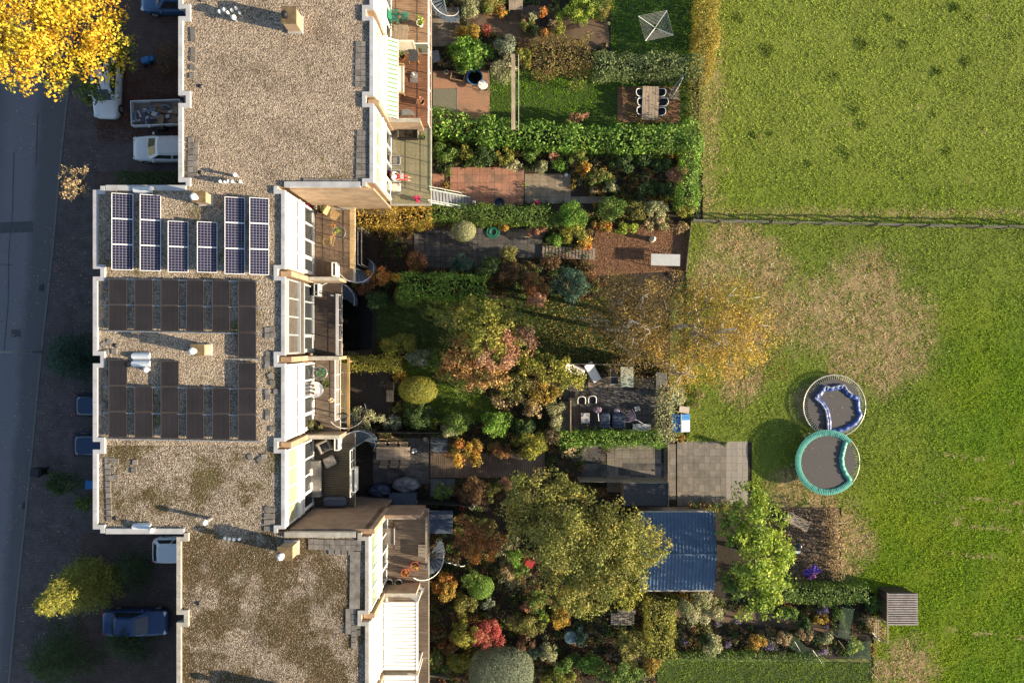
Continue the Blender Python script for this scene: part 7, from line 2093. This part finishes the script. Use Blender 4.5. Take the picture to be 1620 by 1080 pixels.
# ------------------------------------------------------------------ shrubs: (label, px, py, rx, ry, h, palette, options)
S = [
 # top garden
 ('glossy bright laurel bush above the blue tub', 745, 84, 35, 26, 2.0, 'laurel', dict(leaf=.16, dens=1.4)),
 ('silvery feathery bush right of the glossy laurel', 800, 78, 19, 18, 2.0, 'grey', dict(leaf=.10)),
 ('grey green bush between blue tub and timber beam', 796, 108, 20, 18, 1.6, 'pale', dict(leaf=.11)),
 ('golden brown bush behind the glossy laurel', 742, 52, 19, 12, 1.2, 'gold', {}),
 ('small red tipped bush at the gravel path', 769, 47, 9, 7, .8, 'red', {}),
 ('large variegated bush at the top beside the spiral stair', 742, 10, 20, 16, 1.4, 'pale', dict(leaf=.13)),
 ('green and white bush right of the variegated one at top', 780, 8, 18, 16, 1.4, 'mix', dict(leaf=.12)),
 ('orange flowering bush at the top next to the slatted seat', 793, 20, 9, 8, 1.0, 'autumn', {}),
 ('lush pale green bush beside the top lawn', 922, 14, 24, 19, 1.1, 'lime', dict(leaf=.12)),
 ('dark green bush at the corner of the top lawn', 950, 16, 13, 15, 1.0, 'mix', {}),
 ('brown dome shaped dry plant left of the copper hedge', 824, 71, 17, 9, .9, 'brown', dict(clipped=True)),
 ('yellow green bush beside the timber beam', 827, 96, 13, 17, 1.6, 'yellowgreen', {}),
 ('orange bushlet at the top of the flower ring', 860, 20, 8, 7, .7, 'orange', {}),
 ('bright orange bushlet at the bottom of the flower ring', 862, 52, 8, 7, .7, 'orange', {}),
 ('yellow bushlet at the right of the flower ring', 887, 28, 7, 7, .6, 'lime', {}),
 ('olive bushlet upper right of the flower ring', 879, 16, 6, 6, .6, 'olive', {}),
 ('olive bushlet upper left of the flower ring', 843, 26, 7, 6, .6, 'pale', {}),
 ('dark bushlet left of the flower ring', 834, 38, 9, 9, .6, 'mix', {}),
 ('dark green bushlet lower left of the flower ring', 844, 50, 9, 6, .6, 'dark', {}),
 ('golden bushlet lower right of the flower ring', 885, 47, 9, 9, .7, 'yellowgreen', {}),
 ('tan tussock beside the black bowl of the flower ring', 874, 40, 5, 6, .6, 'tan', {}),
 ('pink leaved bush on the laurel hedge edge', 917, 188, 15, 8, 1.2, 'pink', dict(dens=.6)),
 ('small olive bush left of the pink leaved one', 900, 198, 12, 6, 1.6, 'olive', {}),
 # red tile garden bed
 ('leafy bush between olive deck and red tiles', 703, 240, 22, 13, 1.2, 'green', {}),
 ('yellow flowering bush above the red tiles', 738, 241, 13, 11, 1.1, 'yellowgreen', {}),
 ('dark bush right of the yellow flowers above red tiles', 769, 246, 18, 13, 1.2, 'dark', {}),
 ('green bush with pale tips above the red tiles', 752, 258, 13, 9, .9, 'green', {}),
 ('lime speckled bush above the middle of the red tiles', 799, 247, 15, 12, 1.1, 'yellowgreen', {}),
 ('orange marigold clump above the red tiles', 815, 244, 7, 6, .8, 'autumn', {}),
 ('pale flowering bush at the right end of red tiles', 812, 262, 15, 9, .8, 'pale', {}),
 ('green bush above the beige tiles', 843, 243, 16, 13, 1.1, 'green', {}),
 ('cream flowering bush above the beige tiles', 856, 266, 13, 11, .9, 'pale', {}),
 ('orange brown bush behind the beige tiles', 874, 248, 10, 8, .9, 'pink', {}),
 ('fresh green bush right of the beige tiles', 886, 262, 12, 9, .8, 'laurel', {}),
 ('mixed bush in the centre of the flower bed', 912, 250, 18, 14, 1.2, 'mix', {}),
 ('rusty bush right of the gazing ball', 925, 268, 15, 11, .9, 'autumn', {}),
 ('olive bush at the right of the flower bed', 950, 280, 19, 14, 1.0, 'mix', {}),
 ('pale grey bush near the end of the grey tile row', 966, 296, 14, 9, .8, 'pale', {}),
 ('shaded conifer shrub in the dark corner bed', 985, 258, 18, 14, 1.3, 'dark', {}),
 ('dark shrub beside the shaded corner path', 1022, 254, 15, 11, 1.3, 'dark', {}),
 ('dark green shrub below the shaded corner path', 1024, 298, 16, 14, 1.1, 'dark', {}),
 ('dark shrub in front of the closing hedge', 1048, 262, 14, 12, 1.3, 'dark', {}),
 ('pinkish brown shrub in front of the closing hedge', 1070, 278, 15, 14, 1.4, 'pink', dict(leaf=.09)),
 ('dark shrub below the pinkish brown one', 1052, 300, 16, 12, 1.2, 'dark', {}),
 # boundary to mulch corner
 ('rounded green shrub left in the row above the mulch', 970, 330, 22, 17, 1.6, 'green', {}),
 ('olive shrub in the middle of the row above the mulch', 1008, 332, 16, 15, 1.5, 'olive', {}),
 ('grey green shrub right in the row above the mulch', 1037, 332, 17, 14, 1.4, 'pale', {}),
 ('yellowing shrub at the field end of the row above the mulch', 1084, 330, 16, 14, 1.4, 'yellowgreen', {}),
 ('orange flowering perennials left above the mulch', 955, 356, 18, 8, .7, 'autumn', {}),
 ('yellow flowering perennials in the middle above the mulch', 992, 362, 20, 7, .6, 'lime', {}),
 ('apricot hydrangea on the right above the mulch', 1042, 354, 20, 8, .8, 'cream', {}),
 ('tan seed heads at the mulch corner by the field', 1076, 360, 13, 8, .7, 'tan', {}),
 # paved garden with ball topiary
 ('clipped pale green ball on the dark paving', 733, 364, 20, 19, 1.7, 'pale', dict(clipped=True, leaf=.07, name='topiary_ball')),
 ('low mixed plants left of the ball topiary', 690, 350, 20, 8, .7, 'mix', {}),
 ('bright bush left of the paved garden', 660, 355, 12, 9, 1.0, 'yellowgreen', {}),
 ('rust and green plants right of the hose coil', 800, 356, 16, 8, .7, 'autumn', {}),
 ('yellow speckled bush right of the hose coil', 812, 350, 15, 8, .9, 'lime', {}),
 ('rusty plants below the mottled hedge', 852, 366, 16, 9, .8, 'pink', {}),
 ('large green shrub at the end of the mottled hedge', 905, 340, 24, 19, 1.9, 'laurel', dict(leaf=.1)),
 ('green shrub left of the large one at the mottled hedge', 878, 352, 16, 12, 1.4, 'green', {}),
 ('yellow green shrub above the slatted ramp', 908, 368, 19, 13, 1.2, 'yellowgreen', {}),
 ('leafy shrub left of the slatted ramp', 880, 380, 14, 11, 1.0, 'laurel', {}),
 ('orange shrub beside the bark mulch', 925, 385, 13, 11, .8, 'autumn', {}),
 # dark middle beds
 ('dusky blue green shrub in the dark bed', 732, 418, 20, 14, 1.5, 'blue', {}),
 ('sunlit tipped shrub in the dark bed', 802, 405, 17, 13, 1.6, 'olive', {}),
 ('dark shrub below the dark paving', 770, 425, 24, 16, 1.5, 'dark', {}),
 ('dark olive shrub in the centre of the dark bed', 812, 432, 24, 16, 1.5, 'brown', {}),
 ('shaded rust shrub left of the paved garden', 657, 415, 17, 13, 1.3, 'rust', {}),
 ('red brown shrub right of the dark laurel hedge', 846, 450, 20, 17, 1.8, 'rust', {}),
 ('pink leaved shrub at the top of the coppery tree', 850, 476, 15, 11, 2.2, 'pink', {}),
 ('dark round conifer right of the red brown shrub', 903, 450, 29, 27, 2.6, 'blue', dict(leaf=.1)),
 ('brown shaded shrub beside the slatted ramp', 870, 415, 16, 11, 1.2, 'brown', {}),
 ('shaded shrub below the white table corner', 930, 425, 15, 10, 1.0, 'brown', {}),
 ('orange shrub above the dark ball topiary', 600, 437, 24, 11, 1.9, 'orange', {}),
 ('yellow sprig at the head of the dark laurel hedge', 630, 440, 8, 7, 1.7, 'yellow', {}),
 ('brown shrub beside the lower spiral stair', 578, 452, 20, 11, 1.6, 'rust', {}),
 ('dark glossy shrub left of the dark ball topiary', 597, 474, 20, 13, 1.5, 'dark', {}),
 ('clipped dark ball below the laurel hedge', 643, 467, 21, 20, 2.0, 'green', dict(clipped=True, leaf=.07, name='topiary_ball')),
 ('golden green dome on the shaded lawn', 634, 546, 27, 17, 1.2, 'yellowgreen', dict(leaf=.09)),
 ('silver leaved shrub above the mossy lawn', 668, 566, 24, 10, 1.2, 'grey', {}),
 ('dark shrub at the shaded edge of the coppery tree', 690, 570, 12, 16, 1.2, 'green', {}),
 # clipped dome garden
 ('large clipped golden green dome', 661, 617, 32, 23, 1.9, 'yellowgreen', dict(clipped=True, leaf=.08, name='clipped_dome')),
 ('orange tinted shrub left of the golden dome', 634, 597, 12, 10, .9, 'gold', dict(dens=.6)),
 ('leafy green shrub below the timber frame', 578, 664, 26, 21, 1.9, 'pale', dict(leaf=.12)),
 ('dark shrub below the leafy green one', 560, 685, 20, 9, 1.4, 'dark', {}),
 ('small golden shrub below the slatted bench', 629, 645, 8, 8, .8, 'olive', {}),
 ('dusky shrub with pale tips near the dark fence', 623, 668, 16, 12, 1.0, 'grey', {}),
 ('dark green shrub below the golden dome', 664, 657, 24, 17, 1.3, 'dark', {}),
 ('yellow flowers along the dark fence', 678, 676, 16, 6, .8, 'yellowgreen', {}),
 ('dark green shrub with pale flowers right of the mossy lawn', 722, 668, 23, 17, 1.7, 'green', {}),
 ('pale flowering shrub at the end of the dark fence', 712, 680, 13, 15, 1.3, 'pale', {}),
 ('bright round green shrub below the coppery tree', 785, 669, 23, 19, 1.9, 'laurel', dict(leaf=.12)),
 ('dark shrub between bright round shrub and plank wall', 830, 672, 19, 14, 1.2, 'dark', {}),
 ('pale upright conifer beside the plank table', 880, 652, 12, 26, 1.8, 'pale', {}),
 ('pale branchy shrub below the upright conifer', 872, 690, 13, 12, 1.3, 'tan', {}),
 ('yellow and orange hydrangea beside the board walk', 735, 713, 31, 21, 1.5, 'autumn', dict(leaf=.13)),
 ('rust coloured shrub right of the yellow hydrangea', 790, 711, 17, 12, 1.2, 'rust', {}),
 ('yellow green shrub at the end of the board walk', 836, 706, 24, 20, 1.6, 'yellowgreen', dict(leaf=.12)),
 ('brown hydrangea on the shaded side of the board walk', 745, 776, 28, 17, 1.2, 'brown', {}),
 ('green ball shrub at the slate slabs', 702, 777, 15, 12, 1.1, 'green', {}),
 ('olive shrub left of the great tree', 778, 778, 14, 13, 1.2, 'olive', {}),
 ('pinkish shrub between board walk and great tree', 803, 764, 12, 10, 1.0, 'pink', {}),
 ('rust leaves plant below the slab patio fence', 945, 778, 22, 8, .8, 'rust', dict(dens=.5)),
 # copper tree garden
 ('orange red shrub below the curved stair rail', 709, 928, 21, 17, 1.3, 'autumn', {}),
 ('bright green clipped cushion right of the orange red shrub', 760, 929, 22, 19, 1.3, 'laurel', dict(clipped=True, leaf=.08)),
 ('dark green shrub above the bright cushion', 745, 915, 16, 12, 1.2, 'green', {}),
 ('olive grass like shrub below the bright cushion', 735, 957, 20, 14, 1.1, 'olive', {}),
 ('silver grey plant right of the olive shrub', 772, 953, 12, 10, .8, 'grey', dict(dens=.6)),
 ('upright green shrub beside the red chair', 815, 882, 10, 16, 1.6, 'laurel', {}),
 ('small golden shrub left of the red chair', 803, 905, 13, 11, .9, 'tan', {}),
 ('green shrub below the red chair', 823, 902, 13, 8, .9, 'green', {}),
 ('yellow green shrub left of the fiery red one', 738, 1000, 22, 25, 1.7, 'yellowgreen', dict(leaf=.1)),
 ('fiery red shrub above the big clipped dome', 771, 1001, 20, 22, 1.6, 'red', dict(leaf=.09)),
 ('big grey green clipped dome at the bottom edge', 793, 1063, 52, 38, 2.3, 'grey', dict(clipped=True, leaf=.075, power=2.6, name='clipped_dome')),
 ('low mixed flower bed beside the white louvred roof', 682, 1042, 22, 14, .9, 'mix', {}),
 ('yellow spotted plants left of the big clipped dome', 722, 1046, 22, 13, .9, 'yellowgreen', {}),
 ('brownish shrub above the low mixed flower bed', 712, 1022, 15, 9, .9, 'rust', {}),
 ('lower leafy plants at the paling fence', 690, 1058, 20, 8, .7, 'green', {}),
 ('spiky green mugo pine below the copper garden path', 836, 985, 28, 15, 1.2, 'olive', dict(leaf=.1)),
 ('lime green fern beside the mugo pine', 862, 975, 10, 12, 1.1, 'lime', {}),
 ('speckled shrub above the mugo pine', 850, 950, 18, 15, 1.2, 'mix', {}),
 ('pink tipped shrub left of the great tree foot', 838, 960, 13, 12, 1.0, 'pink', {}),
 ('orange leaved shrub right of the lime fern', 887, 977, 14, 14, 1.1, 'gold', {}),
 ('brown shaded shrub above the big clipped dome', 832, 1015, 17, 12, 1.0, 'brown', {}),
 ('pale green shrub right of the big clipped dome', 868, 1030, 14, 15, 1.1, 'pale', {}),
 ('green shrub left of the water butt', 846, 1030, 10, 12, .9, 'grey', {}),
 ('leafy shrub at the bottom between dome and olive tree', 900, 1052, 24, 13, .9, 'green', {}),
 ('yellow edged plants at the bottom beside the dome', 885, 1072, 26, 9, .7, 'yellowgreen', {}),
 ('lush green shrub right of the water butt', 935, 1046, 20, 15, 1.0, 'laurel', {}),
 ('dark grey shrub above the lush green one', 918, 1002, 11, 17, 1.0, 'blue', {}),
 # southern kitchen garden
 ('round olive shrub at the left of the bottom lawn', 998, 1018, 27, 23, 1.8, 'olive', dict(leaf=.12)),
 ('dark speckled shrub at the bottom left of the lawn', 985, 1062, 34, 20, 1.6, 'green', dict(leaf=.12)),
 ('orange tinted shrub at the corner of bottom lawn', 1030, 1050, 13, 14, 1.2, 'gold', {}),
 ('large grey green shrub south of the blue shed', 1105, 958, 36, 23, 1.8, 'pale', dict(leaf=.11)),
 ('green shrub between blue shed and corner hedge', 1062, 950, 16, 12, 1.3, 'green', {}),
 ('olive shrub row left of the blue shed south side', 1010, 945, 26, 9, 1.2, 'yellowgreen', {}),
 ('rusty shrub at the south corner of the blue shed', 1080, 945, 13, 8, 1.2, 'gold', {}),
 ('rounded green shrub above the ivy border', 1128, 1018, 15, 15, 1.3, 'pale', {}),
 ('dark shrub right of the rounded green one', 1112, 1012, 12, 10, 1.0, 'dark', {}),
 ('golden grass coloured shrub in the aster border', 1195, 1012, 15, 12, .9, 'gold', {}),
 ('tan flowering shrub beside the asters', 1240, 1008, 14, 9, .8, 'tan', {}),
 ('dark green shrub below the lime tree', 1248, 972, 18, 12, .9, 'green', {}),
 ('dark green shrub right of the path in the kitchen garden', 1272, 985, 15, 10, .8, 'dark', {}),
 ('tan seedy plant right of the kitchen path', 1275, 1000, 14, 9, .8, 'tan', {}),
 ('brown orange plant below the violet asters', 1298, 978, 12, 8, .7, 'gold', {}),
 ('pale flowering plant left of the net cage', 1305, 1005, 14, 10, .7, 'pale', {}),
 ('green leafy plant beside the net cage', 1322, 970, 11, 10, .8, 'green', {}),
 ('fresh green patch below the net cage', 1352, 1022, 16, 9, .5, 'lime', {}),
 ('dry tan bush in the shade of the field shed', 1375, 980, 10, 12, .6, 'tan', {}),
 ('green weeds left of the field shed', 1382, 955, 16, 12, .6, 'green', {}),
 ('leafy plants around the hutch frame', 1072, 625, 16, 12, .9, 'pale', dict(dens=.7)),
 ('orange flower clump below the hutch', 1078, 694, 7, 5, .5, 'autumn', {}),
 ('low plants at the lower edge of slab patio', 1130, 800, 40, 8, .5, 'mix', dict(dens=.6)),
 ('tufted green plant on the slab patio edge', 1145, 702, 5, 5, .5, 'dark', {}),
 ('round shaded shrub on the street corner', 100, 765, 26, 22, 1.6, 'dark', dict(leaf=.09)),
 ('low shaded shrub beside the blue wheelie bin', 135, 795, 12, 14, .8, 'green', {}),
]
for s in S:
    lab, x, y, rx, ry, h, pal, kw = s
    kw = dict(kw)
    k = 1.0 if kw.get('clipped') else (1.35 if 'flower ring' in lab else 1.12)
    if not kw.get('clipped'): kw['dens'] = kw.get('dens', 1.0) * 1.3
    shrub(lab, x, y, rx * k, ry * k, h * (1 if kw.get('clipped') else 1.2), pal, **kw)

# asters, grasses
for lab, x, y, r in (('purple asters left of the rounded green shrub', 1081, 1014, 9), ('purple asters right of the rounded green shrub', 1152, 1018, 8), ('large lilac aster clump above the ivy border', 1218, 1020, 13), ('violet asters below the dense hedge', 1301, 962, 13),
                     ('lilac asters at the lawn edge beside the long net', 1301, 1030, 9), ('small lilac asters on the grey green shrub', 1135, 986, 8), ('lilac asters below the lime tree', 1166, 980, 9), ('blue violet asters left of the pale plant', 1307, 990, 6)):
    shrub(lab, x, y, r * .85, r * .7, .7, 'purple', leaf=.08, dens=.7, name='aster', cat='flowers')
grassy('arching grass clump with cream plumes beside the slab patio', 905, 711, 24, 17, 1.2, 'green', heads='cream')
grassy('pale tuft of ornamental grass at the corner of gravel path', 955, 72, 8, 7, .7, 'tan', 140)
grassy('spiky grass beside the pale flowering bed end', 940, 300, 10, 8, .7, 'tan', 120)

# ------------------------------------------------------------------ low ground cover filling the beds
def ground_cover(label, poly, dens, seed, pals, hmax=.45):
    g = rng(seed); pp = pxpoly(poly); A = np.array(pp); lo, hi = A.min(0), A.max(0)
    n = int((hi - lo).prod() * dens)
    C = np.stack([g.uniform(lo[0], hi[0], n), g.uniform(lo[1], hi[1], n)], 1)
    k = inpoly(C, pp)
    for q in PAVED: k &= ~inpoly(C, q)
    C = C[k]
    nz = fnoise(C[:, 0] * .5, C[:, 1] * .5, seed)
    Ps, Ns, Cs = [], [], []
    for i, (x, y) in enumerate(C):
        r = g.uniform(.14, .42); h = g.uniform(.12, hmax) * (1 + .4 * nz[i]); m = int(30 + 240 * r * r)
        p = PAL[pals[int(np.clip((nz[i] + 1) / 2 + g.normal(0, .16), 0, .999) * len(pals))]]
        dd = ball_pts(m, g, -.1)
        Ps.append(np.array([x, y, h * .35]) + dd * np.array([r, r, h * .65]) * (g.uniform(.4, 1.1, m))[:, None])
        Ns.append(dd + g.normal(size=(m, 3)) * .7)
        Cs.append(pal_pick(p, m, g) * g.uniform(.55, 1.35, (m, 1)) * g.uniform(.75, 1.15))
    P, N_, Cc = np.concatenate(Ps), np.concatenate(Ns), np.concatenate(Cs)
    P[:, 2] = np.maximum(P[:, 2], .02)
    v, f, c = leaf_quads(P, N_, .10, np.clip(Cc, 0, .9), g)
    tag(link('ground_cover', np_mesh('ground_cover', v, f, LEAF, c)), label, 'ground cover', kind='stuff')
ground_cover('low perennials filling the beds of the northern gardens', [(688, -40), (1100, -40), (1100, 350), (688, 350)], 6.0, 61, ['dark', 'green', 'mix', 'autumn', 'yellowgreen', 'pale'])
ground_cover('low shade plants filling the beds of the middle gardens', [(600, 350), (940, 350), (960, 470), (1060, 600), (1060, 700), (940, 770), (690, 800), (600, 690)], 6.0, 62, ['dark', 'brown', 'green', 'dark', 'rust', 'olive'])
ground_cover('low plants filling the beds of the southern gardens', [(690, 800), (1060, 800), (1060, 940), (1380, 940), (1380, 1040), (1040, 1040), (1030, 1120), (668, 1120), (668, 980)], 6.5, 63, ['brown', 'dark', 'green', 'mix', 'rust', 'olive', 'pale'])
ground_cover('weeds around the golden birches and the hutch', [(1062, 430), (1110, 430), (1110, 700), (1062, 700)], 1.6, 64, ['olive', 'green', 'gold', 'tan'], .3)
